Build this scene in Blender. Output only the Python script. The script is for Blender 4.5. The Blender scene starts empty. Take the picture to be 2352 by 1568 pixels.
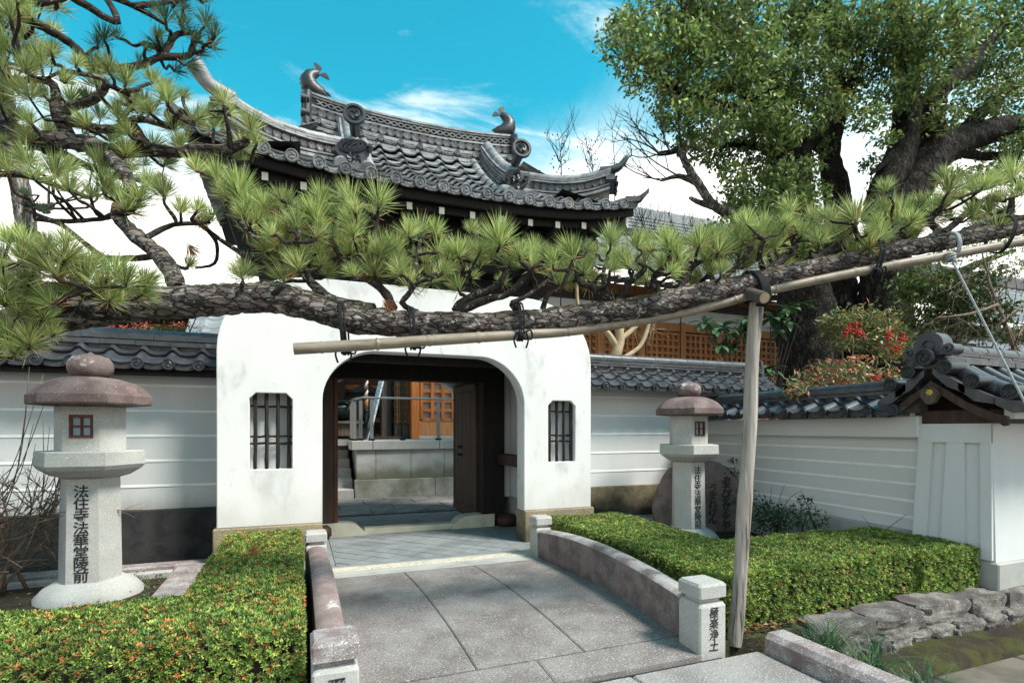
import bpy, math, random
from math import sin, cos, pi, radians, sqrt, atan2, exp
from mathutils import Vector, Matrix, noise as mn
V = Vector
scene = bpy.context.scene
rnd = random.Random(7)

# ------------------------------------------------------------------ camera
F = 1250.0 / 2352.0
YAW = radians(21.5)
EYE = 1.6
cd = bpy.data.cameras.new('camera')
cam = bpy.data.objects.new('camera', cd)
scene.collection.objects.link(cam)
cd.sensor_width = 36
cd.lens = 36 * F
cd.shift_y = 201 / 2352
cd.clip_start = 0.05
cd.clip_end = 3000
cam.location = (0, 0, EYE)
cam.rotation_euler = (pi / 2, 0, -YAW)
scene.camera = cam

# ------------------------------------------------------------------ world, sun, exposure
SUN_EL, SUN_AZ = radians(54), radians(-46)      # azimuth measured from +X, sun stands right of and behind the camera
w = bpy.data.worlds.new('World')
scene.world = w
w.use_nodes = True
nt = w.node_tree
nt.nodes.clear()
def N(tree, typ, **kw):
    n = tree.nodes.new(typ)
    for k, v in kw.items():
        if k.startswith('i_'):
            n.inputs[k[2:].replace('_', ' ')].default_value = v
        else:
            setattr(n, k, v)
    return n
def math_node(tree, op, a, b=None, clamp=False):
    n = tree.nodes.new('ShaderNodeMath'); n.operation = op; n.use_clamp = clamp
    for i, x in enumerate((a, b)):
        if x is None: continue
        if isinstance(x, (int, float)): n.inputs[i].default_value = x
        else: tree.links.new(x, n.inputs[i])
    return n.outputs[0]
def mix_rgb(tree, fac, a, b, blend='MIX'):
    n = tree.nodes.new('ShaderNodeMixRGB'); n.blend_type = blend
    for i, x in enumerate((fac, a, b)):
        if isinstance(x, (int, float)): n.inputs[i].default_value = x
        elif isinstance(x, (tuple, list)): n.inputs[i].default_value = (*x[:3], 1)
        else: tree.links.new(x, n.inputs[i])
    return n.outputs[0]
def ramp(tree, fac, lo, hi):
    n = tree.nodes.new('ShaderNodeMapRange'); n.interpolation_type = 'SMOOTHSTEP'
    tree.links.new(fac, n.inputs[0]); n.inputs[1].default_value = lo; n.inputs[2].default_value = hi
    return n.outputs[0]
sky = N(nt, 'ShaderNodeTexSky', sky_type='NISHITA')
sky.sun_disc = False
sky.sun_elevation = SUN_EL
sky.sun_rotation = pi / 2 - SUN_AZ
sky.air_density = 1.1
sky.dust_density = 0.3
sky.ozone_density = 3.0
tc = N(nt, 'ShaderNodeTexCoord')
sep = N(nt, 'ShaderNodeSeparateXYZ')
nt.links.new(tc.outputs['Generated'], sep.inputs[0])
zz = math_node(nt, 'MAXIMUM', sep.outputs[2], 0.0)
den = math_node(nt, 'ADD', zz, 0.22)
cx_ = math_node(nt, 'DIVIDE', sep.outputs[0], den)
cy_ = math_node(nt, 'DIVIDE', sep.outputs[1], den)
comb = N(nt, 'ShaderNodeCombineXYZ')
nt.links.new(cx_, comb.inputs[0]); nt.links.new(cy_, comb.inputs[1])
comb.inputs[2].default_value = 14.15
n1 = N(nt, 'ShaderNodeTexNoise', i_Scale=1.0, i_Detail=9.0, i_Roughness=0.56, i_Distortion=0.35)
nt.links.new(comb.outputs[0], n1.inputs['Vector'])
low = math_node(nt, 'MULTIPLY', ramp(nt, zz, 0.60, 0.17), 0.52)     # clouds bank up towards the horizon
n2 = N(nt, 'ShaderNodeTexNoise', i_Scale=2.6, i_Detail=8.0, i_Roughness=0.6, i_Distortion=0.8)
mpw = N(nt, 'ShaderNodeMapping'); mpw.inputs['Scale'].default_value = (1.0, 2.2, 1.0); mpw.inputs['Rotation'].default_value = (0, 0, 0.9)
nt.links.new(comb.outputs[0], mpw.inputs[0]); nt.links.new(mpw.outputs[0], n2.inputs['Vector'])
wisp = math_node(nt, 'MULTIPLY', ramp(nt, n2.outputs['Fac'], 0.50, 0.78), 0.24)
cl = math_node(nt, 'ADD', math_node(nt, 'ADD', n1.outputs['Fac'], low), wisp)
cmask = ramp(nt, cl, 0.47, 0.93)
tint = mix_rgb(nt, 1.0, sky.outputs[0], (0.08, 0.72, 0.58), 'MULTIPLY')
skyc = mix_rgb(nt, cmask, tint, (4.6, 4.5, 4.2))
bg = N(nt, 'ShaderNodeBackground', i_Strength=0.12)
nt.links.new(skyc, bg.inputs[0])
wo = N(nt, 'ShaderNodeOutputWorld')
nt.links.new(bg.outputs[0], wo.inputs[0])

sl = bpy.data.lights.new('sun', 'SUN')
sun = bpy.data.objects.new('sun', sl)
scene.collection.objects.link(sun)
sl.energy = 2.1
sl.angle = radians(14)
sl.color = (1.0, 0.94, 0.85)
sd = V((cos(SUN_EL) * cos(SUN_AZ), cos(SUN_EL) * sin(SUN_AZ), sin(SUN_EL)))
sun.rotation_euler = sd.to_track_quat('Z', 'Y').to_euler()
sun.location = sd * 40
vs = scene.view_settings
vs.view_transform = 'Standard'; vs.look = 'None'; vs.gamma = 1; vs.use_curve_mapping = False
vs.exposure = 1.72

# ------------------------------------------------------------------ from a sighting in the photograph to a place in the world
R_ = V((cos(YAW), -sin(YAW), 0)); F_ = V((sin(YAW), cos(YAW), 0)); U_ = V((0, 0, 1)); C_ = V((0, 0, EYE))
def ray(px, py): return F_ + R_ * ((px - 1176) / 1250) + U_ * ((985 - py) / 1250)
def atY(px, py, y): d = ray(px, py); return C_ + d * (y / d.y)
def atX(px, py, x): d = ray(px, py); return C_ + d * (x / d.x)
def atZ(px, py, z): d = ray(px, py); return C_ + d * ((z - EYE) / d.z)
def atD(px, py, k): return C_ + ray(px, py) * k

# ------------------------------------------------------------------ objects
COL = scene.collection
ORIG = {}
def thing(name, label, cat, loc=(0, 0, 0), group=None):
    o = bpy.data.objects.new(name, None); COL.objects.link(o)
    o.empty_display_size = 0.1
    o.location = loc; ORIG[o.name] = V(loc)
    o['label'] = label; o['category'] = cat
    if group: o['group'] = group
    return o
def tag(o, label=None, cat=None, group=None, kind=None):
    if label: o['label'] = label
    if cat: o['category'] = cat
    if group: o['group'] = group
    if kind: o['kind'] = kind
    return o
class MB:
    def __init__(s): s.v = []; s.f = []; s.c = None
    def add(s, vs, fs):
        n = len(s.v); s.v.extend([tuple(p) for p in vs]); s.f.extend([tuple(i + n for i in f) for f in fs]); return s
    def box(s, a, b, M=None, bev=0.0):
        x0, y0, z0 = a; x1, y1, z1 = b
        if bev <= 0:
            vs = [V((x, y, z)) for z in (z0, z1) for (x, y) in ((x0, y0), (x1, y0), (x1, y1), (x0, y1))]
            fs = [(3, 2, 1, 0), (4, 5, 6, 7), (0, 1, 5, 4), (1, 2, 6, 5), (2, 3, 7, 6), (3, 0, 4, 7)]
        else:
            e = min(bev, (x1 - x0) * .45, (y1 - y0) * .45, (z1 - z0) * .45)
            def ring(x0, y0, x1, y1, z): return [V((x0 + e, y0, z)), V((x1 - e, y0, z)), V((x1, y0 + e, z)), V((x1, y1 - e, z)), V((x1 - e, y1, z)), V((x0 + e, y1, z)), V((x0, y1 - e, z)), V((x0, y0 + e, z))]
            vs = ring(x0 + e, y0 + e, x1 - e, y1 - e, z0) + ring(x0, y0, x1, y1, z0 + e) + ring(x0, y0, x1, y1, z1 - e) + ring(x0 + e, y0 + e, x1 - e, y1 - e, z1)
            fs = [tuple(range(7, -1, -1)), tuple(range(24, 32))]
            for k in range(3):
                for i in range(8):
                    j = (i + 1) % 8; fs.append((k * 8 + i, k * 8 + j, k * 8 + 8 + j, k * 8 + 8 + i))
        if M is not None: vs = [M @ p for p in vs]
        return s.add(vs, fs)
    def cbox(s, c, sz, M=None, bev=0.0):
        c = V(c); h = V(sz) * .5
        if M is None: return s.box(c - h, c + h, None, bev)
        return s.box(-h, h, Matrix.Translation(c) @ M, bev)
    def beam(s, a, b, w_, h_, up=(0, 0, 1), bev=0.0):
        a, b = V(a), V(b); y = (b - a); L = y.length; y.normalize()
        x = y.cross(V(up)); x.normalize(); z = x.cross(y)
        M = Matrix((x, y, z)).transposed().to_4x4(); M.translation = a
        return s.box((-w_ / 2, 0, -h_ / 2), (w_ / 2, L, h_ / 2), M, bev)
    def tube(s, pts, rad, n=8, cap=True, jit=0.0):
        pts = [V(p) for p in pts]; m = len(pts)
        if isinstance(rad, (int, float)): rad = [rad] * m
        vs = []; x = None
        for i, p in enumerate(pts):
            t = (pts[min(i + 1, m - 1)] - pts[max(i - 1, 0)])
            if t.length < 1e-9: t = V((0, 0, 1))
            t.normalize()
            if x is None:
                x = t.orthogonal().normalized()
            else:
                x = x - t * x.dot(t)
                x = x.normalized() if x.length > 1e-6 else t.orthogonal().normalized()
            y = t.cross(x)
            for k in range(n):
                a = 2 * pi * k / n
                r = rad[i] * (1 + (rnd.uniform(-jit, jit) if jit else 0))
                vs.append(p + (x * cos(a) + y * sin(a)) * r)
        fs = []
        for i in range(m - 1):
            for k in range(n):
                j = (k + 1) % n
                fs.append((i * n + k, i * n + j, (i + 1) * n + j, (i + 1) * n + k))
        if cap: fs.append(tuple(range(n - 1, -1, -1))); fs.append(tuple(range((m - 1) * n, m * n)))
        return s.add(vs, fs)
    def lathe(s, prof, c=(0, 0, 0), n=24, ph=0.0, M=None, sx=1.0):
        c = V(c); vs = []; fs = []; m = len(prof)
        for (r, z) in prof:
            for k in range(n):
                a = ph + 2 * pi * k / n
                p = V((r * cos(a) * sx, r * sin(a), z)); vs.append((M @ p if M else p) + c)
        for i in range(m - 1):
            for k in range(n):
                j = (k + 1) % n
                fs.append((i * n + k, i * n + j, (i + 1) * n + j, (i + 1) * n + k))
        if prof[0][0] > 1e-6: fs.append(tuple(range(n - 1, -1, -1)))
        if prof[-1][0] > 1e-6: fs.append(tuple(range((m - 1) * n, m * n)))
        return s.add(vs, fs)
    def prism(s, poly, axis, a, b):
        """extrude a 2-D polygon along an axis ('x','y','z') from a to b"""
        def P(u, v_, t): return {'x': (t, u, v_), 'y': (u, t, v_), 'z': (u, v_, t)}[axis]
        n = len(poly)
        ar = sum(poly[i][0] * poly[(i + 1) % n][1] - poly[(i + 1) % n][0] * poly[i][1] for i in range(n))
        if (ar > 0) == (axis == 'y'): poly = poly[::-1]
        vs = [P(u, v_, a) for u, v_ in poly] + [P(u, v_, b) for u, v_ in poly]
        fs = [tuple(range(n - 1, -1, -1)), tuple(range(n, 2 * n))]
        for i in range(n):
            j = (i + 1) % n; fs.append((i, j, n + j, n + i))
        return s.add(vs, fs)
    def grid(s, fn, nu, nv):
        vs = [fn(i / nu, j / nv) for j in range(nv + 1) for i in range(nu + 1)]
        fs = [(j * (nu + 1) + i, j * (nu + 1) + i + 1, (j + 1) * (nu + 1) + i + 1, (j + 1) * (nu + 1) + i) for j in range(nv) for i in range(nu)]
        return s.add(vs, fs)
    def mesh(s, name, mat, smooth=False, off=V((0, 0, 0)), auto=None):
        me = bpy.data.meshes.new(name)
        ox, oy, oz = off
        me.from_pydata([(p[0] - ox, p[1] - oy, p[2] - oz) for p in s.v], [], s.f)
        me.materials.append(mat)
        if s.c is not None:
            ca = me.color_attributes.new('Col', 'FLOAT_COLOR', 'POINT')
            flat = []
            for c in s.c: flat.extend((c[0], c[1], c[2], 1.0))
            ca.data.foreach_set('color', flat)
        if smooth:
            me.polygons.foreach_set('use_smooth', [True] * len(me.polygons))
            if auto is not None: me.set_sharp_from_angle(angle=radians(auto))
        me.update()
        return me
def off_of(p): return ORIG.get(p.name, V((0, 0, 0))) if p else V((0, 0, 0))
def obj(name, mb, mat, parent=None, smooth=False, auto=None, loc=None):
    """one mesh object; the builder holds world coordinates"""
    base = off_of(parent); org = V(loc) if loc is not None else base
    me = mb.mesh(name, mat, smooth, org, auto) if isinstance(mb, MB) else mb
    o = bpy.data.objects.new(name, me); COL.objects.link(o)
    if parent: o.parent = parent
    o.location = org - base
    ORIG[o.name] = org
    return o
def inst(name, me, M, parent=None):
    """one more object on shared mesh data, placed by a world matrix"""
    o = bpy.data.objects.new(name, me); COL.objects.link(o)
    if parent: o.parent = parent
    o.matrix_basis = Matrix.Translation(-off_of(parent)) @ M
    return o
def frame(p, x, y, z=None):
    x = V(x).normalized(); y = V(y).normalized()
    z = x.cross(y).normalized() if z is None else V(z)
    y = z.cross(x)
    M = Matrix((x, y, z)).transposed().to_4x4(); M.translation = V(p); return M
def copy_tree(o, parent=None):
    c = o.copy(); COL.objects.link(c); c.parent = parent
    for ch in list(o.children): copy_tree(ch, c)
    return c
def smooth_path(pts, n):
    """Catmull-Rom through points (position tuples of any width)"""
    P = [list(p) for p in pts]; P = [P[0]] + P + [P[-1]]; out = []; m = len(P) - 3
    for k in range(n + 1):
        u = k / n * m; i = min(int(u), m - 1); t = u - i
        a, b, c, d = P[i], P[i + 1], P[i + 2], P[i + 3]
        out.append([0.5 * ((2 * b[q]) + (-a[q] + c[q]) * t + (2 * a[q] - 5 * b[q] + 4 * c[q] - d[q]) * t * t + (-a[q] + 3 * b[q] - 3 * c[q] + d[q]) * t ** 3) for q in range(len(b))])
    return out

# ------------------------------------------------------------------ materials
def mat(name, c1, c2=None, scale=4.0, lo=0.35, hi=0.65, rough=0.8, bump=0.0, bscale=60.0, speck=None, stain=None, stain2=None,
        rand=0.0, metal=0.0, attr=False, trans=0.0, stretch=(1, 1, 1), spec=0.18, topm=None, crack=None, detail=5.0, bdist=0.01, local=False, grad=None):
    m = bpy.data.materials.new(name); m.use_nodes = True
    t = m.node_tree; t.nodes.clear()
    L = t.links.new
    out = N(t, 'ShaderNodeOutputMaterial'); b = N(t, 'ShaderNodeBsdfPrincipled')
    b.inputs['Roughness'].default_value = rough; b.inputs['Metallic'].default_value = metal
    b.inputs['Specular IOR Level'].default_value = spec
    geo = N(t, 'ShaderNodeNewGeometry')
    if local:
        src = N(t, 'ShaderNodeTexCoord').outputs['Object']
    else:
        src = geo.outputs['Position']
    mp = N(t, 'ShaderNodeMapping'); mp.inputs['Scale'].default_value = stretch
    L(src, mp.inputs[0]); vec = mp.outputs[0]
    def noise_(sc, det=5.0, ro=0.55, dist=0.0, v=None):
        n = N(t, 'ShaderNodeTexNoise', i_Scale=sc, i_Detail=det, i_Roughness=ro, i_Distortion=dist); L(v or vec, n.inputs['Vector']); return n.outputs['Fac']
    if attr:
        a = N(t, 'ShaderNodeAttribute', attribute_name='Col'); col = a.outputs['Color']
    else:
        r = N(t, 'ShaderNodeRGB'); r.outputs[0].default_value = (*c1, 1); col = r.outputs[0]
    if c2 is not None:
        col = mix_rgb(t, ramp(t, noise_(scale, detail), lo, hi), col, c2)
    if crack:       # dark lines between voronoi cells: (colour, scale, width)
        vo = N(t, 'ShaderNodeTexVoronoi', feature='DISTANCE_TO_EDGE', i_Scale=crack[1])
        nd = N(t, 'ShaderNodeTexNoise', i_Scale=crack[1] * .9, i_Detail=3.0); L(vec, nd.inputs['Vector'])
        va = N(t, 'ShaderNodeVectorMath', operation='MULTIPLY_ADD'); L(nd.outputs['Color'], va.inputs[0]); va.inputs[1].default_value = (1.3 / crack[1],) * 3; L(vec, va.inputs[2]); L(va.outputs[0], vo.inputs['Vector'])
        vc = N(t, 'ShaderNodeTexVoronoi', feature='F1', i_Scale=crack[1]); L(va.outputs[0], vc.inputs['Vector'])
        hv = N(t, 'ShaderNodeHueSaturation'); sv = N(t, 'ShaderNodeSeparateXYZ'); L(vc.outputs['Color'], sv.inputs[0]); L(col, hv.inputs['Color'])
        L(math_node(t, 'ADD', math_node(t, 'MULTIPLY', sv.outputs[0], 1.1), .45), hv.inputs['Value']); col = hv.outputs[0]
        col = mix_rgb(t, ramp(t, vo.outputs[0], crack[2], 0.0), col, crack[0])
    for sp in (speck if isinstance(speck, list) else [speck] if speck else []):       # (colour, scale, lo, hi)
        col = mix_rgb(t, ramp(t, noise_(sp[1], 2.0, 0.6, 0, src), sp[2], sp[3]), col, sp[0])
    for st in (stain, stain2):
        if st: col = mix_rgb(t, math_node(t, 'MULTIPLY', ramp(t, noise_(st[1], 6.0, 0.62, 0.4), st[2], st[3]), st[4] if len(st) > 4 else 1.0), col, st[0])
    if topm:        # growth, or light painted paler, on upward faces: (colour, amount, scale)
        sx = N(t, 'ShaderNodeSeparateXYZ'); L(geo.outputs['Normal'], sx.inputs[0])
        f = math_node(t, 'MULTIPLY', ramp(t, sx.outputs[2], topm[3] if len(topm) > 3 else 0.25, 0.9), ramp(t, noise_(topm[2], 5.0), 0.36, 0.6))
        col = mix_rgb(t, math_node(t, 'MULTIPLY', f, topm[1]), col, topm[0])
    if grad:        # damp stain creeping up from the ground: (colour, z_full, z_none, scale, amount)
        sz = N(t, 'ShaderNodeSeparateXYZ'); L(geo.outputs['Position'], sz.inputs[0])
        h = math_node(t, 'ADD', sz.outputs[2], math_node(t, 'MULTIPLY', math_node(t, 'SUBTRACT', noise_(grad[3], 5.0), 0.5), (grad[2] - grad[1]) * 1.4))
        col = mix_rgb(t, math_node(t, 'MULTIPLY', ramp(t, h, grad[2], grad[1]), grad[4]), col, grad[0])
    if rand:
        oi = N(t, 'ShaderNodeObjectInfo')
        hs = N(t, 'ShaderNodeHueSaturation'); L(col, hs.inputs['Color'])
        L(math_node(t, 'ADD', math_node(t, 'MULTIPLY', oi.outputs['Random'], 2 * rand), 1 - rand), hs.inputs['Value']); col = hs.outputs[0]
    L(col, b.inputs['Base Color'])
    if bump:
        bp = N(t, 'ShaderNodeBump'); bp.inputs['Strength'].default_value = bump; bp.inputs['Distance'].default_value = bdist
        h = noise_(bscale, 4.0, 0.6)
        if crack:
            h = math_node(t, 'ADD', math_node(t, 'MULTIPLY', ramp(t, vo.outputs[0], 0.0, crack[2] * 1.6), 1.2), math_node(t, 'MULTIPLY', h, 0.5))
        L(h, bp.inputs['Height']); L(bp.outputs[0], b.inputs['Normal'])
    if trans > 0:
        tr = N(t, 'ShaderNodeBsdfTranslucent'); L(col, tr.inputs[0])
        ms = N(t, 'ShaderNodeMixShader'); ms.inputs[0].default_value = trans
        L(b.outputs[0], ms.inputs[1]); L(tr.outputs[0], ms.inputs[2]); L(ms.outputs[0], out.inputs[0])
    else:
        L(b.outputs[0], out.inputs[0])
    return m
M_ = {}
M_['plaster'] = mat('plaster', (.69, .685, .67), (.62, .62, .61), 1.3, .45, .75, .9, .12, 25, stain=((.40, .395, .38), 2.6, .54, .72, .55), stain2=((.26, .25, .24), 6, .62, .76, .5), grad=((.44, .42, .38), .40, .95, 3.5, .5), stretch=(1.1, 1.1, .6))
M_['plaster_grey_shade'] = mat('plaster_grey_shade', (.52, .535, .53), (.46, .475, .47), 1.2, .4, .7, .9, .08, 30, stain=((.38, .39, .38), 3, .6, .8, .4), grad=((.30, .30, .28), .60, .86, 5, .75), stretch=(1.3, 1.3, .3))  # wall plaster greyed: shade of eaves and trees put into the colour
M_['plaster_cool_shade'] = mat('plaster_cool_shade', (.56, .575, .57), (.51, .525, .52), 1.0, .4, .7, .9, .06, 30, stain=((.48, .44, .40), 2.2, .64, .76, .5), stretch=(1.3, 1.3, .3))  # dimmer, cooler copy of the plaster, with the shade of sunless faces painted in
M_['line_white'] = mat('line_white', (.74, .75, .74), (.66, .67, .66), 3, .4, .7, .85)
M_['pebbledash'] = mat('pebbledash', (.30, .245, .16), (.22, .18, .125), 3, .4, .65, .95, .9, 130, speck=[((.55, .46, .30), 95, .58, .64), ((.05, .045, .04), 80, .60, .66)], grad=((.07, .062, .05), .02, .40, 6, .85))
M_['plinth_dark'] = mat('plinth_dark', (.045, .045, .045), (.025, .025, .028), 4, .4, .65, .9, .5, 120, speck=((.16, .15, .13), 60, .66, .72), stain=((.10, .11, .11), 3, .6, .8, .5))
M_['plinth_mix'] = mat('plinth_mix', (.19, .16, .10), (.12, .10, .07), 4, .4, .6, .95, .8, 120, speck=((.36, .31, .20), 90, .6, .66), grad=((.025, .025, .024), .22, .55, 5, .95))
M_['granite'] = mat('granite', (.40, .39, .375), (.33, .325, .31), 3, .35, .65, .85, .35, 220, speck=[((.20, .21, .21), 130, .60, .66), ((.54, .535, .52), 105, .60, .66)], stain=((.40, .38, .30), 1.8, .58, .8, .4))
M_['granite_old'] = mat('granite_old', (.36, .335, .325), (.24, .20, .20), 5, .35, .6, .9, .5, 150, speck=[((.12, .10, .10), 120, .57, .64), ((.60, .60, .58), 95, .60, .66)], stain=((.16, .115, .11), 4.5, .48, .66, .8))
M_['granite_cap'] = mat('granite_cap', (.27, .205, .195), (.20, .145, .14), 6, .35, .65, .9, .5, 160, speck=[((.55, .53, .50), 90, .66, .72), ((.10, .08, .08), 110, .62, .68)], stain=((.52, .50, .48), 3.2, .60, .68, .85))
M_['deck'] = mat('deck', (.225, .205, .195), (.145, .125, .118), 2.6, .35, .66, .9, .5, 110, speck=[((.34, .33, .325), 75, .55, .66), ((.09, .08, .08), 95, .57, .66)], stain=((.095, .075, .075), 1.15, .50, .70, .75), stain2=((.38, .37, .36), 3.5, .64, .74, .5))
M_['paving'] = mat('paving', (.27, .26, .25), (.18, .168, .16), 2.4, .4, .7, .9, .5, 120, speck=[((.46, .45, .44), 70, .57, .66), ((.11, .105, .10), 85, .60, .66)], stain=((.24, .205, .20), 1.9, .55, .74, .7))
M_['tile_floor'] = mat('tile_floor', (.22, .235, .24), (.16, .175, .18), 2.5, .4, .7, .6, .2, 40, stain=((.18, .18, .18), 2.0, .58, .76, .6), rand=.06)
M_['mortar'] = mat('mortar', (.035, .036, .036), (.025, .025, .025), 6, rough=.95)
M_['conc'] = mat('conc', (.36, .36, .34), (.28, .28, .27), 3, .4, .7, .9, .3, 80, stain=((.20, .19, .17), 3, .58, .75, .6))
M_['gravel_conc'] = mat('gravel_conc', (.52, .48, .38), (.42, .39, .32), 8, .4, .6, .95, .9, 70, speck=[((.24, .22, .18), 60, .56, .64), ((.72, .69, .58), 45, .60, .68)])
M_['threshold'] = mat('threshold', (.50, .47, .37), (.42, .39, .31), 4, .4, .7, .8, .2, 60, stain=((.25, .23, .19), 4, .62, .75, .6))
M_['tile'] = mat('tile', (.060, .064, .072), (.036, .039, .046), 9, .35, .65, .36, .15, 60, stain=((.30, .30, .29), 7, .60, .76, .45), rand=.16, spec=.5)
M_['tile_gate'] = mat('tile_gate', (.27, .27, .275), (.15, .152, .16), 8, .35, .65, .5, .2, 60, stain=((.40, .39, .36), 5, .58, .76, .5), stain2=((.07, .07, .075), 9, .60, .74, .6), rand=.2, spec=.45)
M_['tile_dark'] = mat('tile_dark', (.034, .037, .042), (.021, .023, .027), 12, rough=.42, bump=.2, bscale=70, stain=((.16, .16, .16), 9, .6, .75, .5), spec=.4)
M_['tile_disc'] = mat('tile_disc', (.19, .195, .205), (.12, .125, .135), 14, rough=.6, bump=.2, bscale=80, stain=((.36, .33, .27), 6, .56, .7, .6), rand=.22)
M_['tile_bed'] = mat('tile_bed', (.16, .15, .14), (.10, .095, .09), 9, rough=.95, bump=.6, bscale=60, stain=((.07, .08, .05), 5, .5, .7, .6))
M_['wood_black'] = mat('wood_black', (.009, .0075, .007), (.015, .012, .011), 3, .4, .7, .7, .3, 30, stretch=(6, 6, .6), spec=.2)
M_['wood_dark'] = mat('wood_dark', (.035, .022, .017), (.07, .035, .022), 3, .4, .7, .6, .35, 30, stretch=(7, 7, .5), spec=.3)
M_['wood_red'] = mat('wood_red', (.12, .035, .018), (.06, .02, .012), 3, .4, .7, .6, .3, 30, stretch=(7, 7, .5), spec=.3)
M_['wood_brown'] = mat('wood_brown', (.42, .19, .078), (.32, .135, .055), 3, .35, .7, .65, .25, 40, stretch=(6, 6, .6), spec=.25, rand=.12)
M_['wood_panel'] = mat('wood_panel', (.58, .25, .10), (.45, .19, .075), 4, .35, .7, .7, .2, 40, stretch=(5, 5, 1), rand=.14)
M_['wood_orange'] = mat('wood_orange', (.46, .16, .045), (.32, .10, .03), 3, .35, .7, .6, .25, 40, stretch=(8, 8, .5), stain=((.07, .03, .016), 3, .58, .74, .7))
M_['wood_grey'] = mat('wood_grey', (.115, .09, .075), (.06, .048, .042), 4, .35, .7, .75, .4, 40, stretch=(9, 9, .6))
M_['wood_bar'] = mat('wood_bar', (.035, .029, .027), (.014, .012, .012), 4, .35, .7, .7, .5, 40, stretch=(12, 12, .8))
M_['pole'] = mat('pole', (.33, .295, .265), (.22, .185, .16), 5, .35, .7, .75, .35, 40, stretch=(9, 9, .45), stain=((.05, .04, .035), 2.2, .555, .62, .85), stain2=((.50, .47, .44), 3, .52, .70, .6))
M_['bamboo'] = mat('bamboo', (.235, .19, .14), (.15, .12, .09), 5, .35, .7, .5, .15, 50, stretch=(1.2, 6, 6), stain=((.05, .04, .035), 5, .67, .70, .8), stain2=((.27, .24, .20), 2, .5, .7, .6), spec=.4)
M_['bark'] = mat('bark', (.17, .142, .130), (.085, .068, .064), 14, .35, .65, .95, .9, 60, crack=((.028, .022, .021), 25, .08), stretch=(.40, 1, 1.25), speck=[((.30, .31, .28), 22, .60, .66)], topm=((.085, .08, .02), .75, 5, .45), bdist=.03)
M_['bark_twig'] = mat('bark_twig', (.05, .038, .032), (.02, .016, .015), 16, .35, .65, .95, .8, 70, speck=((.20, .20, .18), 45, .62, .68), bdist=.015)
M_['bark_pale'] = mat('bark_pale', (.40, .31, .20), (.28, .20, .12), 8, .4, .7, .8, .3, 40)
M_['bark_grey'] = mat('bark_grey', (.27, .24, .215), (.12, .10, .09), 12, .4, .6, .95, .8, 40, crack=((.045, .04, .035), 13, .09), stretch=(1.6, 1.6, .5))
M_['bark_camphor'] = mat('bark_camphor', (.034, .028, .023), (.017, .014, .012), 5, .4, .65, .95, .9, 30, crack=((.008, .007, .006), 11, .10), stretch=(1.5, 1.5, .45), stain=((.03, .038, .014), 1.6, .54, .7, .7), speck=((.075, .075, .065), 14, .66, .72), bdist=.04)
M_['twig_bare'] = mat('twig_bare', (.20, .15, .11), (.11, .08, .06), 12, rough=.9)
M_['twig_black'] = mat('twig_black', (.04, .032, .028), (.025, .02, .018), 12, rough=.9)
M_['needle'] = mat('needle', (.1, .2, .05), attr=True, rough=.5, trans=.4, rand=.28, spec=.4)
M_['leaf'] = mat('leaf', (.1, .2, .05), attr=True, rough=.45, trans=.2, spec=.4)
M_['leaf_shiny'] = mat('leaf_shiny', (.1, .2, .05), attr=True, rough=.5, trans=.22, spec=.25)
M_['berry'] = mat('berry', (.55, .025, .015), (.40, .02, .012), 30, rough=.35)
M_['earth'] = mat('earth', (.050, .040, .030), (.030, .025, .020), 5, .4, .6, .98, .9, 40, speck=((.12, .09, .065), 30, .62, .68), stain=((.065, .075, .02), 1.6, .5, .66, .8), bdist=.03)
M_['moss'] = mat('moss', (.055, .052, .018), (.03, .028, .016), 9, .4, .65, .98, .9, 60, stain=((.035, .028, .022), 4, .46, .62, .95), bdist=.02)
M_['asphalt'] = mat('asphalt', (.075, .068, .06), (.05, .046, .042), 5, rough=.95, stain=((.05, .05, .02), 3, .52, .7, .7))
M_['rope_black'] = mat('rope_black', (.012, .012, .015), (.02, .02, .022), 60, rough=.9, bump=.6, bscale=160)
M_['rope_grey'] = mat('rope_grey', (.36, .38, .39), (.28, .29, .30), 60, rough=.9, bump=.6, bscale=160)
M_['boulder'] = mat('boulder', (.20, .158, .148), (.13, .10, .094), 5, .4, .65, .9, .7, 60, speck=[((.29, .25, .235), 70, .60, .66)], stain=((.30, .26, .24), 2.4, .6, .75, .6))
M_['stone_wall'] = mat('stone_wall', (.20, .185, .17), (.10, .088, .084), 6, .35, .6, .92, .8, 70, speck=[((.34, .33, .31), 60, .60, .68), ((.05, .045, .04), 75, .60, .67)], stain=((.065, .052, .052), 4, .48, .64, .85), rand=.15)
M_['ink'] = mat('ink', (.018, .019, .021), (.04, .042, .044), 30, rough=.9)
M_['metal_grey'] = mat('metal_grey', (.30, .29, .285), (.26, .25, .245), 9, rough=.4, metal=.6)
M_['bronze'] = mat('bronze', (.035, .055, .050), (.02, .03, .03), 12, rough=.45, metal=.7, stain=((.12, .2, .17), 8, .6, .75, .4))
M_['paper'] = mat('paper', (.62, .56, .50), (.52, .46, .41), 8, rough=.9)
M_['pane_blue'] = mat('pane_blue', (.34, .42, .47), (.28, .36, .41), 4, rough=.25)
M_['white_end'] = mat('white_end', (.72, .70, .64), (.52, .49, .42), 9, .4, .7, .85)
M_['iron'] = mat('iron', (.015, .015, .017), None, rough=.45, metal=.5)
M_['gold'] = mat('gold', (.75, .50, .08), None, rough=.35, metal=.8)
M_['roof_far'] = mat('roof_far', (.22, .235, .25), (.17, .18, .19), 6, rough=.55, rand=.1)
M_['roof_band'] = mat('roof_band', (.30, .31, .32), (.24, .25, .26), 6, rough=.6)
M_['banner'] = mat('banner', (.55, .60, .62), (.25, .38, .48), 14, .48, .56, .25)
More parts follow.
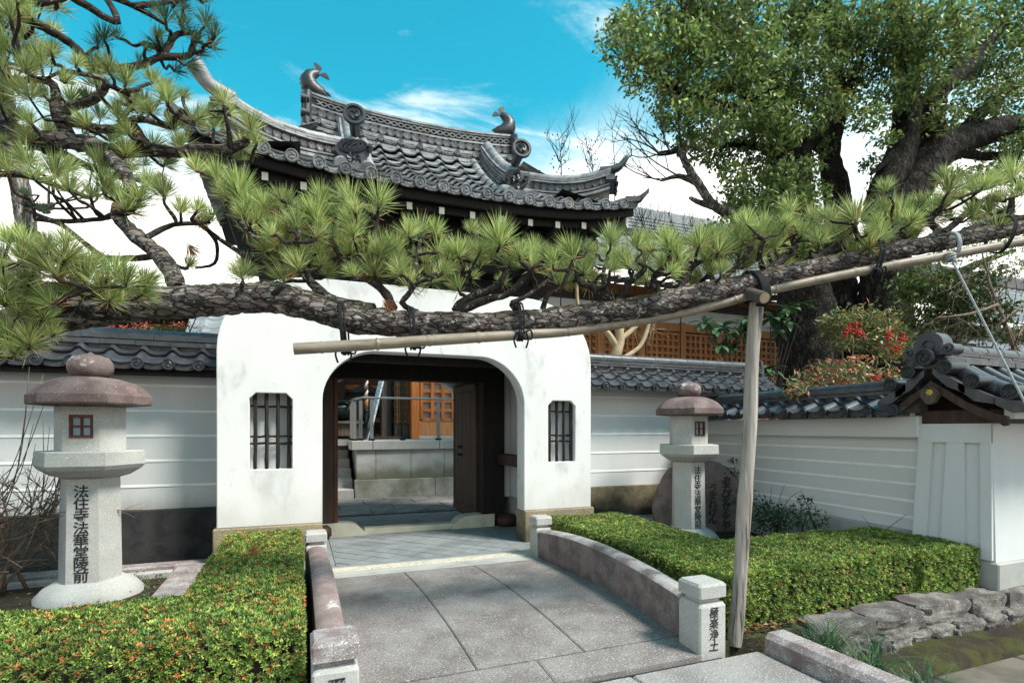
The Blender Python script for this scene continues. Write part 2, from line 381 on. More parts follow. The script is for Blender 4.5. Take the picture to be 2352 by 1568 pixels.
M_['straw'] = mat('straw', (.62, .60, .56), (.45, .43, .40), 30, rough=.9)
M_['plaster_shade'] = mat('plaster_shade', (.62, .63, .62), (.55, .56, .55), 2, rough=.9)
M_['path_slab'] = mat('path_slab', (.155, .13, .105), (.10, .085, .07), 2.5, .4, .65, .95, .4, 90, stain=((.06, .06, .03), 2.2, .55, .72, .7))
# ================================================================== the ground and what is laid in it
def slab_sheet(name, mb, m, label=None):
    o = obj(name, mb, m); tag(o, kind='structure'); return o
g = MB(); g.grid(lambda u, v: V((-300 + 600 * u, -300 + 600 * v, -0.32)), 2, 2)
ground = slab_sheet('ground', g, M_['asphalt'])
def bed(name, x0, x1, y0, y1, z0, m, nx, ny, amp):
    b = MB()
    def fn(u, v):
        x = x0 + (x1 - x0) * u; y = y0 + (y1 - y0) * v
        return V((x, y, z0 + amp * mn.noise(V((x * 1.7, y * 1.7, 3.1))) + amp * .6 * mn.noise(V((x * 6, y * 6, 1)))))
    b.grid(fn, nx, ny)
    n = nx + 1
    edge = [i for i in range(n)] + [j * n + nx for j in range(1, ny + 1)] + [ny * n + i for i in range(nx - 1, -1, -1)] + [j * n for j in range(ny - 1, 0, -1)]
    low = len(b.v)
    for i in edge: x, y, z = b.v[i]; b.v.append((x, y, -0.5))
    for k in range(len(edge)):
        k2 = (k + 1) % len(edge); b.f.append((edge[k], low + k, low + k2, edge[k2]))
    o = slab_sheet(name, b, m); return o
bed('garden_bed', -14, .16, 2.95, 7.85, -.03, M_['earth'], 60, 24, .03)
bed('garden_bed', 2.93, 6.9, 3.26, 7.9, -.02, M_['earth'], 40, 40, .025)
bed('courtyard', -14, 40, 7.86, 60, -.02, M_['conc'], 8, 8, 0)
# leaf litter and soil crumbs under the hedges
b = MB(); b.c = []
for k in range(1500):
    if rnd.random() < .7: x, y = rnd.uniform(3.0, 6.3), 3.28 + abs(rnd.gauss(0, .13))
    else: x, y = rnd.uniform(-3.5, -.8), rnd.uniform(4.2, 7.3)
    s = rnd.uniform(.012, .032); a = rnd.uniform(0, 6.3); z = .012 + rnd.uniform(0, .012)
    M = Matrix.Translation((x, y, z)) @ Matrix.Rotation(a, 4, 'Z') @ Matrix.Rotation(rnd.uniform(-.5, .5), 4, 'X')
    b.add([M @ V(p) for p in ((-s, 0, 0), (0, -s * .4, .004), (s, 0, .006), (0, s * .4, .004))], [(0, 1, 2, 3)])
    c = rnd.choice([(.20, .09, .035), (.26, .15, .07), (.12, .06, .03), (.30, .22, .13)]); b.c += [c] * 4
tag(obj('leaf_litter', b, M_['leaf']), 'dry brown fallen leaves scattered on the soil along the hedge foot', 'fallen leaves', kind='stuff')

# street slabs in front of the bridge
st = obj('street', MB().box((-8, -8, -.31), (3.1, 3.02, -.035)), M_['mortar']); tag(st, kind='structure')
def slab(parent, x0, x1, y0, y1, z0, z1, m, name='slab', bev=.012):
    return obj(name, MB().box((x0, y0, z0), (x1, y1, z1), None, bev), m, parent)
xs = [-5.2, -4.0, -2.8, -1.6, -.4, .82, 2.02, 3.1]
for j, (y0, y1) in enumerate(((1.95, 3.015), (.75, 1.944), (-.6, .744))):
    for i in range(len(xs) - 1):
        o = .31 * j
        slab(st, xs[i] + o * .4 + .003, min(xs[i + 1] + o * .4, 3.1) - .003, y0, y1 - .006, -.2, .0 + rnd.uniform(-.003, .003), M_['paving'])
kb = MB(); kb.prism([(3.13, -.3), (3.13, .10), (3.17, .135), (3.31, .135), (3.35, .10), (3.35, -.3)], 'y', .2, 2.98)
tag(obj('kerb_stone', kb, M_['granite_old'], None, loc=(3.24, 1.6, 0)), 'long rounded granite kerb beside the paving at the lower right', 'kerb')
# sunken channel at the right
ch = obj('lower_path', MB().box((3.36, -6, -.5), (16, 2.72, -.315)), M_['mortar']); tag(ch, kind='structure')
for i in range(7):
    for j in range(3):
        x0 = 3.5 + i * 1.02 + .2 * (j % 2); y1 = 2.68 - j * .75
        slab(ch, x0, x0 + 1.0, y1 - .72, y1, -.4, -.28 + rnd.uniform(-.006, .006), M_['asphalt' if (i + j) % 3 == 0 else 'path_slab'])
b = MB()
b.grid(lambda u, v: V((3.36 + 8 * u, 2.66 + .6 * v, -.20 + .05 * v + .04 * mn.noise(V((u * 40, v * 4, 0))) - (.14 if v < .02 else 0))), 90, 8)
tag(obj('moss_ledge', b, M_['moss'], None, True), kind='structure')

# ================================================================== bridge
bridge = thing('stone_bridge', 'low arched stone bridge deck leading up to the white gate', 'bridge', (1.5, 4.6, 0))
def zdeck(y): return .012 + .085 * (1 - ((y - 4.62) / 1.62) ** 2)
def deck_slab(x0, x1, y0, y1, n=10, m='deck'):
    b = MB(); g_ = .003
    def P(u, v): y = y0 + (y1 - y0) * v; return (x0 + (x1 - x0) * u, y, zdeck(y))
    x0 += g_; x1 -= g_; y0 += g_; y1 -= g_
    nn = n + 1
    top = []
    for j in range(nn):
        v = j / n
        for u, dz in ((0, -.008), (.012, 0), (.988, 0), (1, -.008)):
            p = P(u, v); b.v.append((p[0], p[1], p[2] + dz))
    for j in range(n):
        for i in range(3): b.f.append((j * 4 + i, j * 4 + i + 1, j * 4 + 5 + i, j * 4 + 4 + i))
    base = len(b.v)
    for j in range(nn):
        for i in (0, 3): x, y, z = b.v[j * 4 + i]; b.v.append((x, y, -.25))
    for j in range(n):
        b.f.append((j * 4, j * 4 + 4, base + j * 2 + 2, base + j * 2)); b.f.append((j * 4 + 7, j * 4 + 3, base + j * 2 + 1, base + j * 2 + 3))
    b.f.append((3, 2, 1, 0, base, base + 1)); k = n * 4; b.f.append((k, k + 1, k + 2, k + 3, base + 2 * n + 1, base + 2 * n))
    obj('deck_slab', b, M_[m], bridge)
jx = [.27, 1.08, 1.87, 2.72]
for i in range(3):
    deck_slab(jx[i], jx[i + 1], 3.36, 5.98)
for a, b_ in ((.27, 1.5), (1.5, 2.72)):
    deck_slab(a, b_, 3.05, 3.35, 4, 'deck'); 
deck_slab(.27, 2.76, 5.985, 6.17, 4, 'conc')
obj('mortar_bed', MB().box((.2, 3.04, -.3), (2.8, 6.17, -.02)), M_['mortar'], bridge)
# parapets, one curved bar each, between square posts
def parapet(xa, xb, label, mossy):  # mossy picks the rail whose lit top is painted paler
    b = MB(); n = 22; hw = .085; prof = []
    ya, yb = 3.12, 6.2
    rows = []
    for k in range(n + 1):
        t = k / n; y = ya + (yb - ya) * t; x = xa + (xb - xa) * t
        zt = .34 + .11 * (1 - (2 * t - 1) ** 2) + .0 * t
        zb = zdeck(y) + .004
        rows.append([(x - hw, y, zb - .1), (x - hw, y, zt - .028), (x - hw + .025, y, zt - .006), (x - .02, y, zt + .004), (x + .02, y, zt + .004), (x + hw - .025, y, zt - .006), (x + hw, y, zt - .028), (x + hw, y, zb - .3)])
    for r in rows: b.v += r
    for k in range(n):
        for i in range(7): b.f.append((k * 8 + i, k * 8 + 8 + i, k * 8 + 9 + i, k * 8 + i + 1))
    b.f.append(tuple(range(8))); b.f.append(tuple(range(n * 8 + 7, n * 8 - 1, -1)))
    t = thing('bridge_parapet', label, 'parapet', ((xa + xb) / 2, 4.6, 0), 'low stone parapets of the bridge')
    obj('rail', b, M_['granite_cap'] if not mossy else M_['rail_lit_top'], t, True, 35)
    return t
M_['rail_lit_top'] = mat('rail_lit_top', (.235, .19, .18), (.14, .108, .104), 6, .35, .65, .9, .5, 160, speck=[((.38, .36, .35), 90, .62, .68), ((.08, .065, .065), 110, .60, .66)], stain=((.09, .095, .09), 4, .5, .7, .7), topm=((.55, .53, .52), .5, 5))  # patchy pale upward faces paint the lit top of the rail
parapet(.19, .185, 'reddish stained parapet bar on the hedge side left of the bridge', False)
parapet(2.735, 2.87, 'grey curved parapet bar on the right side of the bridge', True)
b = MB()
b.grid(lambda u, v: V((2.785 - .004, 6.13 - .32 * u, .10 + .25 * v)), 4, 4)
def post(x, y, z0, h, s, label):
    t = thing('bridge_post', label, 'stone post', (x, y, z0), 'square stone posts of the bridge')
    c = MB(); e = s / 2
    def ring(r, z, ch=.012): return [V((x + a, y + b_, z)) for a, b_ in ((-r + ch, -r), (r - ch, -r), (r, -r + ch), (r, r - ch), (r - ch, r), (-r + ch, r), (-r, r - ch), (-r, -r + ch))]
    def stack(rs):
        m = MB(); vs = []
        for r, z in rs: vs += ring(r, z0 + z)
        fs = [tuple(range(7, -1, -1)), tuple(range(len(vs) - 8, len(vs)))]
        for k in range(len(rs) - 1):
            for i in range(8):
                j = (i + 1) % 8; fs.append((k * 8 + i, k * 8 + j, k * 8 + 8 + j, k * 8 + 8 + i))
        return m.add(vs, fs)
    hn = h * .735
    obj('shaft', stack([(e, -.2), (e, hn - .03), (e - .012, hn - .008), (e - .03, hn)]), M_['granite'], t)
    obj('cap', stack([(e - .03, hn + .001), (e - .03, hn + .015), (e + .004, hn + .035), (e + .004, h - .02), (e - .012, h)]), M_['granite_old'] if 'speckled' in label else M_['granite'], t)
    return t
p_nr = post(2.73, 3.17, 0, .51, .235, 'pale granite post carved with four characters beside the wooden prop')
p_fr = post(2.875, 6.30, 0, .50, .215, 'small stone post in front of the right gate foot')
p_nl = post(.185, 3.07, 0, .50, .235, 'speckled granite post with one carved character at the bottom edge')
p_fl = post(.185, 6.30, 0, .49, .215, 'lichen grey stone post at the corner of the left hedge by the gate')

# ------------------------------------------------------------------ lettering, cut as thin dark strokes
def text_mesh(txt, size, thick=.004, bold=.0):
    cu = bpy.data.curves.new('lettering', 'FONT'); cu.body = txt; cu.size = size; cu.align_x = 'CENTER'; cu.align_y = 'CENTER'
    cu.extrude = thick; cu.offset = bold; cu.resolution_u = 3
    o = bpy.data.objects.new('lettering', cu); COL.objects.link(o)
    dg = bpy.context.evaluated_depsgraph_get(); dg.update()
    me = bpy.data.meshes.new_from_object(o.evaluated_get(dg))
    bpy.data.objects.remove(o); bpy.data.curves.remove(cu)
    me.materials.clear(); me.materials.append(M_['ink'])
    return me
def inscription(parent, txt, p0, step, size, right, up, name='inscription', bold=.0, wob=0.0, slant=0.0):
    """characters set one under another on a face; p0 = centre of the first; one mesh"""
    mb = MB(); right = V(right).normalized(); up = V(up).normalized(); nrm = right.cross(up)
    for i, chx in enumerate(txt):
        me = text_mesh(chx, size, .0035, bold)
        r = rnd.uniform(-wob, wob)
        q = V(p0) - up * (step * i)
        vs = [q + right * (v.co.x * cos(r) - v.co.y * sin(r) + slant * v.co.y) + up * (v.co.x * sin(r) + v.co.y * cos(r)) + nrm * v.co.z for v in me.vertices]
        mb.add(vs, [tuple(p.vertices) for p in me.polygons]); bpy.data.meshes.remove(me)
    return obj(name, mb, M_['ink'], parent)
inscription(p_nr, '極楽浄土', (2.735, 3.17 - .1175, .30), .078, .082, (1, 0, 0), (0, 0, 1), bold=.0008, wob=.06, slant=.12)
inscription(p_nl, '彌陀', (.185, 3.07 - .1175, .262), .09, .092, (1, 0, 0), (0, 0, 1), bold=.0008, wob=.04, slant=.1)

# ================================================================== paved floor of the gate passage
X0, X1 = .27, 2.98
gf = obj('gate_floor', MB().box((-.1, 6.34, -.3), (3.6, 10.6, -.006)), M_['mortar']); tag(gf, kind='structure')
def clip(poly, ax, lim, keep_less):
    out = []
    for i in range(len(poly)):
        a, b_ = poly[i], poly[(i + 1) % len(poly)]
        ia = (a[ax] <= lim) == keep_less; ib = (b_[ax] <= lim) == keep_less
        if ia: out.append(a)
        if ia != ib:
            t = (lim - a[ax]) / (b_[ax] - a[ax]); out.append((a[0] + t * (b_[0] - a[0]), a[1] + t * (b_[1] - a[1])))
    return out
def diamonds(x0, x1, y0, y1, hx, hy, z):
    ni = int((x1 - x0) / hx) + 3; nj = int((y1 - y0) / hy) + 3
    for i in range(-1, ni):
        for j in range(-1, nj):
            if (i + j) % 2: continue
            cx, cy = x0 + i * hx, y0 + j * hy; s = .945
            p = [(cx - hx * s, cy), (cx, cy - hy * s), (cx + hx * s, cy), (cx, cy + hy * s)]
            for ax, lim, kl in ((0, x0, False), (0, x1, True), (1, y0, False), (1, y1, True)):
                if p: p = clip(p, ax, lim, kl)
            if len(p) < 3: continue
            ar = abs(sum(p[k][0] * p[(k + 1) % len(p)][1] - p[(k + 1) % len(p)][0] * p[k][1] for k in range(len(p)))) / 2
            if ar < .001: continue
            m = MB(); zt = z + rnd.uniform(-.0015, .0015); m.prism(p, 'z', -.02, zt)
            obj('floor_tile', m, M_['tile_floor'], gf)
diamonds(.42, 2.72, 6.66, 8.42, .155, .165, .004)
for (x0, x1, y0, y1) in ((-.09, 3.59, 6.54, 6.652), (-.09, .412, 6.656, 8.5), (2.728, 3.59, 6.656, 8.5), (.415, 2.725, 8.424, 8.5)):
    obj('floor_border', MB().box((x0, y0, -.02), (x1, y1, .002)), M_['tile_floor'], gf)
diamonds(.3, 2.9, 8.78, 10.3, .155, .165, .004)
obj('pebble_strip', MB().box((.0, 6.355, -.2), (3.1, 6.535, .012), None, .006), M_['gravel_conc'], gf)
obj('mortar_strip', MB().box((.02, 6.178, -.2), (3.1, 6.35, .006)), M_['conc'], gf)
# courtyard flagstones seen through the gate
cy = obj('courtyard_path', MB().box((-2, 10.45, -.1), (6, 13.4, -.008)), M_['mortar']); tag(cy, kind='structure')
for j in range(4):
    y0 = 10.5 + j * .66
    for i in range(7):
        x0 = -1.8 + i * 1.05 + (.5 if j % 2 else 0)
        if x0 > 4.2 - (j == 3) * 1.3: continue
        obj('flagstone', MB().box((x0, y0, -.06), (x0 + 1.03, y0 + .645, .004 + rnd.uniform(0, .006)), None, .008), M_['deck'], cy)

# ================================================================== the gate
gate = thing('temple_gate', 'white plastered temple gate with arched doorway and ornate grey tiled roof', 'gate', (1.6, 8.4, 0))
GX0, GX1, GY0, GY1 = -.875, 4.065, 7.11, 10.25
gcx = (GX0 + GX1) / 2
def loaf_outline(x0, x1, z0, zs, zt, a, n=12):
    """body outline: straight sides, big curved shoulders, flat top"""
    pts = [(x0, z0), (x1, z0)]
    b_ = zt - zs
    for k in range(n + 1):
        th = pi / 2 * k / n; pts.append((x1 - a + a * cos(th) ** .9, zs + b_ * sin(th) ** .95))
    for k in range(n + 1):
        th = pi / 2 * (1 - k / n); pts.append((x0 + a - a * cos(th) ** .9, zs + b_ * sin(th) ** .95))
    return pts
def arch_outline(x0, x1, z0, zs, zt, a, n=12):
    pts = [(x0, z0), (x1, z0)]; b_ = zt - zs; c = (x0 + x1) / 2; hw = (x1 - x0) / 2
    for k in range(n + 1):
        th = pi / 2 * k / n; x = x1 - a + a * cos(th); pts.append((x, zs + b_ * sin(th) - .10 * ((x - c) / hw) ** 2 + .10 - .10 * (1 - sin(th))))
    for k in range(n + 1):
        th = pi / 2 * (1 - k / n); x = x0 + a - a * cos(th); pts.append((x, zs + b_ * sin(th) - .10 * ((x - c) / hw) ** 2 + .10 - .10 * (1 - sin(th))))
    return pts
def plate(outer, holes, y0, y1, bev=.012):
    """a wall plate with real holes: filled 2-D curve, given thickness"""
    cu = bpy.data.curves.new('plate', 'CURVE'); cu.dimensions = '2D'; cu.fill_mode = 'BOTH'
    cu.extrude = (y1 - y0) / 2 - bev; cu.bevel_depth = bev; cu.bevel_resolution = 2; cu.offset = -bev
    for lp in [outer] + holes:
        sp = cu.splines.new('POLY'); sp.points.add(len(lp) - 1); sp.use_cyclic_u = True
        for p, (x, z) in zip(sp.points, lp): p.co = (x, z, 0, 1)
    o = bpy.data.objects.new('plate', cu); COL.objects.link(o)
    dg = bpy.context.evaluated_depsgraph_get(); dg.update()
    me = bpy.data.meshes.new_from_object(o.evaluated_get(dg))
    bpy.data.objects.remove(o); bpy.data.curves.remove(cu)
    mb = MB(); yc = (y0 + y1) / 2
    mb.add([(v.co.x, yc - v.co.z, v.co.y) for v in me.vertices], [tuple(p.vertices) for p in me.polygons])
    bpy.data.meshes.remove(me)
    return mb
def chamfer_rect(x0, x1, z0, z1, c): return [(x0, z0), (x1, z0), (x1, z1 - c), (x1 - c, z1), (x0 + c, z1), (x0, z1 - c)]
WINS = [(-.53, -.06, 1.12, 2.03), (3.365, 3.80, 1.125, 2.01)]
AX0, AX1 = .285, 2.985
body_out = loaf_outline(GX0, GX1, .445, 2.52, 3.46, 1.12)
arch = arch_outline(AX0, AX1, .40, 2.06, 2.52, .62)
# the opening runs through the foot, so the outline goes round it instead of leaving a hole
def with_gap(outer, arc):
    up = arc[2:][::-1]           # left springing ... right springing
    return [outer[0], (arc[0][0], outer[0][1])] + up + [(arc[1][0], outer[1][1])] + outer[1:]
front = plate(with_gap(body_out, arch), [chamfer_rect(*W, .07) for W in WINS], GY0, GY0 + .27)
obj('front_wall', front, M_['plaster'], gate, True, 30)
rear = plate(with_gap(body_out, arch_outline(AX0 + .1, AX1 - .1, .40, 2.16, 2.52, .9)), [], GY1 - .3, GY1)
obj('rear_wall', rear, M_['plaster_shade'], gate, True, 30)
# vault of the body between the two walls: flanks and curved shoulders
sh = MB(); o2 = loaf_outline(GX0 + .03, GX1 - .03, .445, 2.52, 3.43, 1.12); side = o2[1:] + [o2[0]]
for x, z in side: sh.v += [(x, GY0 + .2, z), (x, GY1 - .2, z)]
for k in range(len(side) - 1): sh.f.append((2 * k, 2 * k + 1, 2 * k + 3, 2 * k + 2))
obj('side_shell', sh, M_['plaster'], gate, True, 40)
for (x0, x1) in ((GX0 - .035, AX0 + .0), (AX1 + .0, GX1 + .035)):
    obj('plinth', MB().box((x0, GY0 - .035, -.15), (x1, GY0 + .30, .444), None, .012), M_['pebbledash'], gate)
    obj('plinth', MB().box((x0, GY0 + .302, -.15), (x1 if x0 < 0 else GX1 + .035, GY1 - .02, .44), None, .012) if False else MB().box((x0 if x0 < 0 else GX1 - .3, GY0 + .302, -.15), (GX0 + .3 if x0 < 0 else GX1 + .035, GY1 - .02, .44), None, .012), M_['pebbledash'], gate)
# inner side walls of the passage and its dark ceiling
for (x0, x1) in ((-.3, -.12), (3.36, 3.54)):
    obj('passage_wall', MB().box((x0, GY0 + .272, .47), (x1, GY1 - .302, 2.95)), M_['plaster_cool_shade'], gate)
    obj('passage_dado', MB().box((x0 - .004, GY0 + .272, -.02), (x1 + .004, GY1 - .302, .468)), M_['conc'], gate)
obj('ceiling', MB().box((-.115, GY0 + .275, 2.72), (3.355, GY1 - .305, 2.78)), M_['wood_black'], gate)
# windows: backing, wooden bars
for W in WINS:
    x0, x1, z0, z1 = W
    f = obj('window', MB().box((x0 - .1, GY0 + .21, z0 - .1), (x1 + .1, GY0 + .262, z1 + .1)), M_['plaster_cool_shade'], gate)
    nb = 4
    for k in range(nb):
        xb = x0 + (x1 - x0) * (.10 + .265 * k) + .01; m = MB()
        pts = [(xb + rnd.uniform(-.003, .003), GY0 + .075, z0 + (z1 - z0) * q / 8) for q in range(9)]
        m.tube(pts, [.0225 + rnd.uniform(-.003, .003) for _ in pts], 7)
        obj('window_bar', m, M_['wood_bar'], f, True)
    for zf_ in (.83, .43, .335):
        zb = z0 + (z1 - z0) * zf_; m = MB()
        pts = [(x0 - .02 + (x1 - x0 + .04) * q / 8, GY0 + .115, zb + rnd.uniform(-.006, .006)) for q in range(9)]
        m.tube(pts, [.013 + rnd.uniform(-.002, .003) for _ in pts], 6)
        obj('window_rail', m, M_['wood_bar'], f, True)
# doors, posts and lintel
DY = 8.62
for (x0, x1) in ((.20, .50), (2.83, 3.21)):
    obj('door_post', MB().box((x0, DY - .14, .12), (x1, DY + .16, 2.72), None, .012), M_['wood_black' if x0 > 1 else 'wood_dark'], gate)
obj('lintel', MB().box((.2, DY - .16, 2.36), (3.2, DY + .14, 2.72), None, .012), M_['wood_black'], gate)
obj('lintel', MB().box((-.11, GY0 + .29, 2.50), (3.35, GY0 + .52, 2.72), None, .012), M_['wood_black'], gate)
for (x0, x1) in ((-.115, .19), (3.22, 3.355)):
    obj('post_infill', MB().box((x0, DY + .0, .46), (x1, DY + .1, 2.70)), M_['plaster_cool_shade'], gate)
obj('tie_beam', MB().box((3.0, DY - .55, 1.02), (3.36, DY - .41, 1.20), None, .015) if False else MB().box((3.08, 7.62, 1.02), (3.21, 8.475, 1.20), None, .015), M_['wood_dark'], gate)
def door(hx, s, ang, label):
    """leaf hinged on the post at hx, opened into the court; s = +1 swings left of its hinge"""
    L, H, T = 1.16, 2.26, .06
    M = Matrix.Translation((hx, DY + .17, .12)) @ Matrix.Rotation(ang, 4, 'Z')
    d = obj('door', MB().box((0, -T * .35, .02), (L, T * .35, H), M), M_['wood_black'], gate)
    d['label'] = label
    for k in range(5):
        a = L * k / 5; q = MB()
        q.box((a + .004, -T / 2, .14), (a + L / 5 - .004, T / 2, H - .12), M, .006); obj('door_plank', q, M_['wood_dark'], d)
    for z0, z1 in ((.0, .14), (H - .12, H)):
        obj('door_rail', MB().box((-.01, -T * .75, z0), (L + .01, T * .75, z1), M, .01), M_['wood_dark'], d)
    for a in (0.0, L - .06):
        obj('door_stile', MB().box((a - .008, -T * .68, .14), (a + .064, T * .68, H - .12), M, .008), M_['wood_dark'], d)
    for zz_ in (.62, 1.48):
        q = MB()
        for sx in range(9):
            for sy in (-1, 1):
                q.lathe([(.016, 0), (.013, .010), (.0, .016)], M @ V((.12 + sx * .115, sy * T * .52, zz_)), 6, 0, M.to_3x3().to_4x4() @ Matrix.Rotation(pi / 2 * sy * (1), 4, 'X'))
        obj('door_stud', q, M_['iron'], d)
    for zz_ in (1.02, 1.16):
        for sy in (-1, 1):
            q = MB(); R3 = M.to_3x3().to_4x4() @ Matrix.Rotation(-pi / 2 * sy, 4, 'X')
            q.lathe([(.035, 0), (.03, .012), (.012, .018), (.012, .04), (.026, .05), (.02, .065), (0, .07)], M @ V((L - .42, -sy * T * -.5, zz_)), 10, 0, R3)
            obj('door_knob', q, M_['iron'], d, True)
door(2.83, 1, radians(93), 'right door leaf swung open inward')
door(.50, -1, radians(88), 'left door leaf swung open inward, seen edge on')
obj('door_edge', MB().box((.505, DY - .10, .13), (.56, DY + .14, 2.36), None, .006), M_['wood_red'], gate)
# threshold: low bar with a rounded shoulder stone at each end
th = MB(); th.prism([(.95, .0), (2.55, .0), (2.55, .085), (.95, .085)], 'y', DY - .12, DY + .10)
obj('threshold', th, M_['threshold'], gate)
for s, xa in ((1, .24), (-1, 3.02)):
    pr = [(0, 0), (.74, 0), (.72, .045), (.66, .085), (.60, .15), (.52, .185), (.42, .2), (0, .205)]
    q = MB(); q.prism([(xa + s * a, z) for a, z in pr], 'y', DY - .17, DY + .12)
    obj('threshold_stone', q, M_['threshold'], gate)
for xa in (.10, 3.06):
    q = MB(); q.box((xa, DY - .34, .0), (xa + .36, DY - .05, .19), None, .05); obj('post_foot', q, M_['wood_dark'], gate, True, 50)
# ---- upper timber storey, all dark
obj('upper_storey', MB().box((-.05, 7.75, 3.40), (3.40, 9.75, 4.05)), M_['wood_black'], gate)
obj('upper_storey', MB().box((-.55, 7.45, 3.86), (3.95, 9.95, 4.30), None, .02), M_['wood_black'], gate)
obj('bracket_beam', MB().box((-.8, 7.12, 4.16), (4.2, 10.1, 4.46), None, .02), M_['wood_black'], gate)
for x in (.25, 1.15, 2.1, 3.05):
    q = MB(); q.prism([(7.15, 3.98), (7.46, 3.74), (7.46, 4.16), (7.15, 4.16)], 'x', x, x + .14); obj('bracket', q, M_['wood_black'], gate)
obj('bracket_end', MB().box((2.34, 6.92, 4.22), (2.52, 7.2, 4.36), None, .01), M_['wood_grey'], gate)
# ================================================================== gate roof
RC, RL, YE, YR = 1.70, 2.85, 6.60, 8.35
def zsurf(X, d):
    e = min(abs(X - RC) / RL, 1.1)
    return 4.60 + .24 * e ** 3 * (1 - min(d / 1.6, 1) * .6) + .45 * d + .18 * d * d
XH0, XH1 = .55, 2.90           # inner ends of the hips
def dmax(X):
    if X < XH0: return .95 * (X - (RC - RL)) / (XH0 - (RC - RL))
    if X > XH1: return .95 * ((RC + RL) - X) / ((RC + RL) - XH1)
    return YR - YE - .10
roof = obj('roof', (lambda m: m.grid(lambda u, v: V((RC - RL + 2 * RL * u, YE + .05 + max(dmax(RC - RL + 2 * RL * u), 0) * v, zsurf(RC - RL + 2 * RL * u, max(dmax(RC - RL + 2 * RL * u), 0) * v) - .035)), 60, 10))(MB()), M_['tile_bed'], gate, True)
# roof underside and eaves: boards, curved eave beam, rafters with white ends
m = MB()
def under(u, v):
    X = RC - RL + .06 + (2 * RL - .12) * u; d = .10 + 1.2 * v
    return V((X, YE + d, zsurf(X, .1) - .12 - .02 * v + .18 * v))
m.grid(under, 40, 6)
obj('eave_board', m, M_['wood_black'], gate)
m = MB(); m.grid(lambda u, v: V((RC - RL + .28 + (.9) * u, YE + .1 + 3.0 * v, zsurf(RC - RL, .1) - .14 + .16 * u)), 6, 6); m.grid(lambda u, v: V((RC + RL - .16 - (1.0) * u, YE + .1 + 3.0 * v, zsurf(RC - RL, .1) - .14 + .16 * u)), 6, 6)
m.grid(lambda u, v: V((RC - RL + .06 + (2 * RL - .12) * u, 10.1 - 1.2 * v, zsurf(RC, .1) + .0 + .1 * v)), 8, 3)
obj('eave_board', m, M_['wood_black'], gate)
def strip(mb, path, wd, z0, z1, cap=True):
    """a bar that follows a path, kept upright"""
    n = len(path); vs = []
    for i, p in enumerate(path):
        t = V(path[min(i + 1, n - 1)]) - V(path[max(i - 1, 0)]); s = V((t.y, -t.x, 0)).normalized() * wd / 2; p = V(p)
        vs += [p - s + U_ * z0, p + s + U_ * z0, p + s + U_ * z1, p - s + U_ * z1]
    fs = []
    for i in range(n - 1):
        for k in range(4): fs.append((i * 4 + k, i * 4 + (k + 1) % 4, i * 4 + 4 + (k + 1) % 4, i * 4 + 4 + k))
    fs += [(3, 2, 1, 0), tuple(range(4 * n - 4, 4 * n))]
    return mb.add(vs, fs)
ep = [(RC - RL + .03 + (2 * RL - .06) * k / 30, YE + .10, zsurf(RC - RL + 2 * RL * k / 30, 0)) for k in range(31)]
m = MB(); strip(m, ep, .05, -.16, -.035); obj('eave_beam', m, M_['wood_black'], gate)
ep2 = [(p[0], p[1] + .12, p[2]) for p in ep[1:-1]]
m = MB(); strip(m, ep2, .05, -.24, -.14); obj('eave_beam', m, M_['wood_black'], gate)
for k in range(14):
    X = -.755 + .41 * k
    if X > 4.2: break
    z = zsurf(X, 0) - .225
    obj('rafter', MB().box((X - .035, 6.772, z - .045), (X + .035, 8.2, z + .045), None, .004), M_['wood_black'], gate)
    obj('rafter_end', MB().box((X - .034, 6.762, z - .044), (X + .034, 6.770, z + .044)), M_['white_end'], gate)
for s, X in ((-1, RC - RL), (1, RC + RL)):
    q = MB(); q.beam((X + s * -.1, YE + .17, zsurf(X, 0) - .22), (X - s * 1.1, YE + 1.2, zsurf(X, 0) - .2), .13, .17); obj('hip_rafter', q, M_['wood_grey'], gate)
    q = MB(); q.beam((X + s * -.094, YE + .164, zsurf(X, 0) - .22), (X + s * -.086, YE + .156, zsurf(X, 0) - .22), .125, .165); obj('rafter_end', q, M_['white_end'], gate)

# ---- tiles: one pantile, one eave tile (pantile + apron), one round cap
PITCH = .29
def hump(u):           # across one pantile: a round ridge at the joint, a shallow trough beside it
    c = min(abs(u), abs(u - 1.0))
    return .046 * max(0, cos(min(c / .2, 1) * pi / 2)) ** 1.0 - .012 * sin(pi * min(max((u - .12) / .76, 0), 1))
def pantile_mesh(L, pitch=PITCH, nx=14, th=.02, name='roof_tile', m='tile_gate', scale=1.0):
    mb = MB(); us = [-.17 + 1.0 * i / nx for i in range(nx + 1)]
    def H(u): return hump(u % 1.0 if u >= 0 else u + 1.0) * scale
    rows = []
    for v, lift in ((0.0, .042), (.5, .022), (1.06, .0)):
        rows.append([(u * pitch, v * L + (.012 * cos(2 * pi * u) if v == 0 else 0), H(u) + lift) for u in us])
    n = nx + 1
    for r in rows: mb.v += r
    mb.v += [(x, y, z - th) for x, y, z in rows[0]]
    for j in range(2):
        for i in range(nx): mb.f.append((j * n + i, j * n + i + 1, (j + 1) * n + i + 1, (j + 1) * n + i))
    for i in range(nx): mb.f.append((3 * n + i, 3 * n + i + 1, i + 1, i))
    return mb.mesh(name, M_[m], True, auto=50)
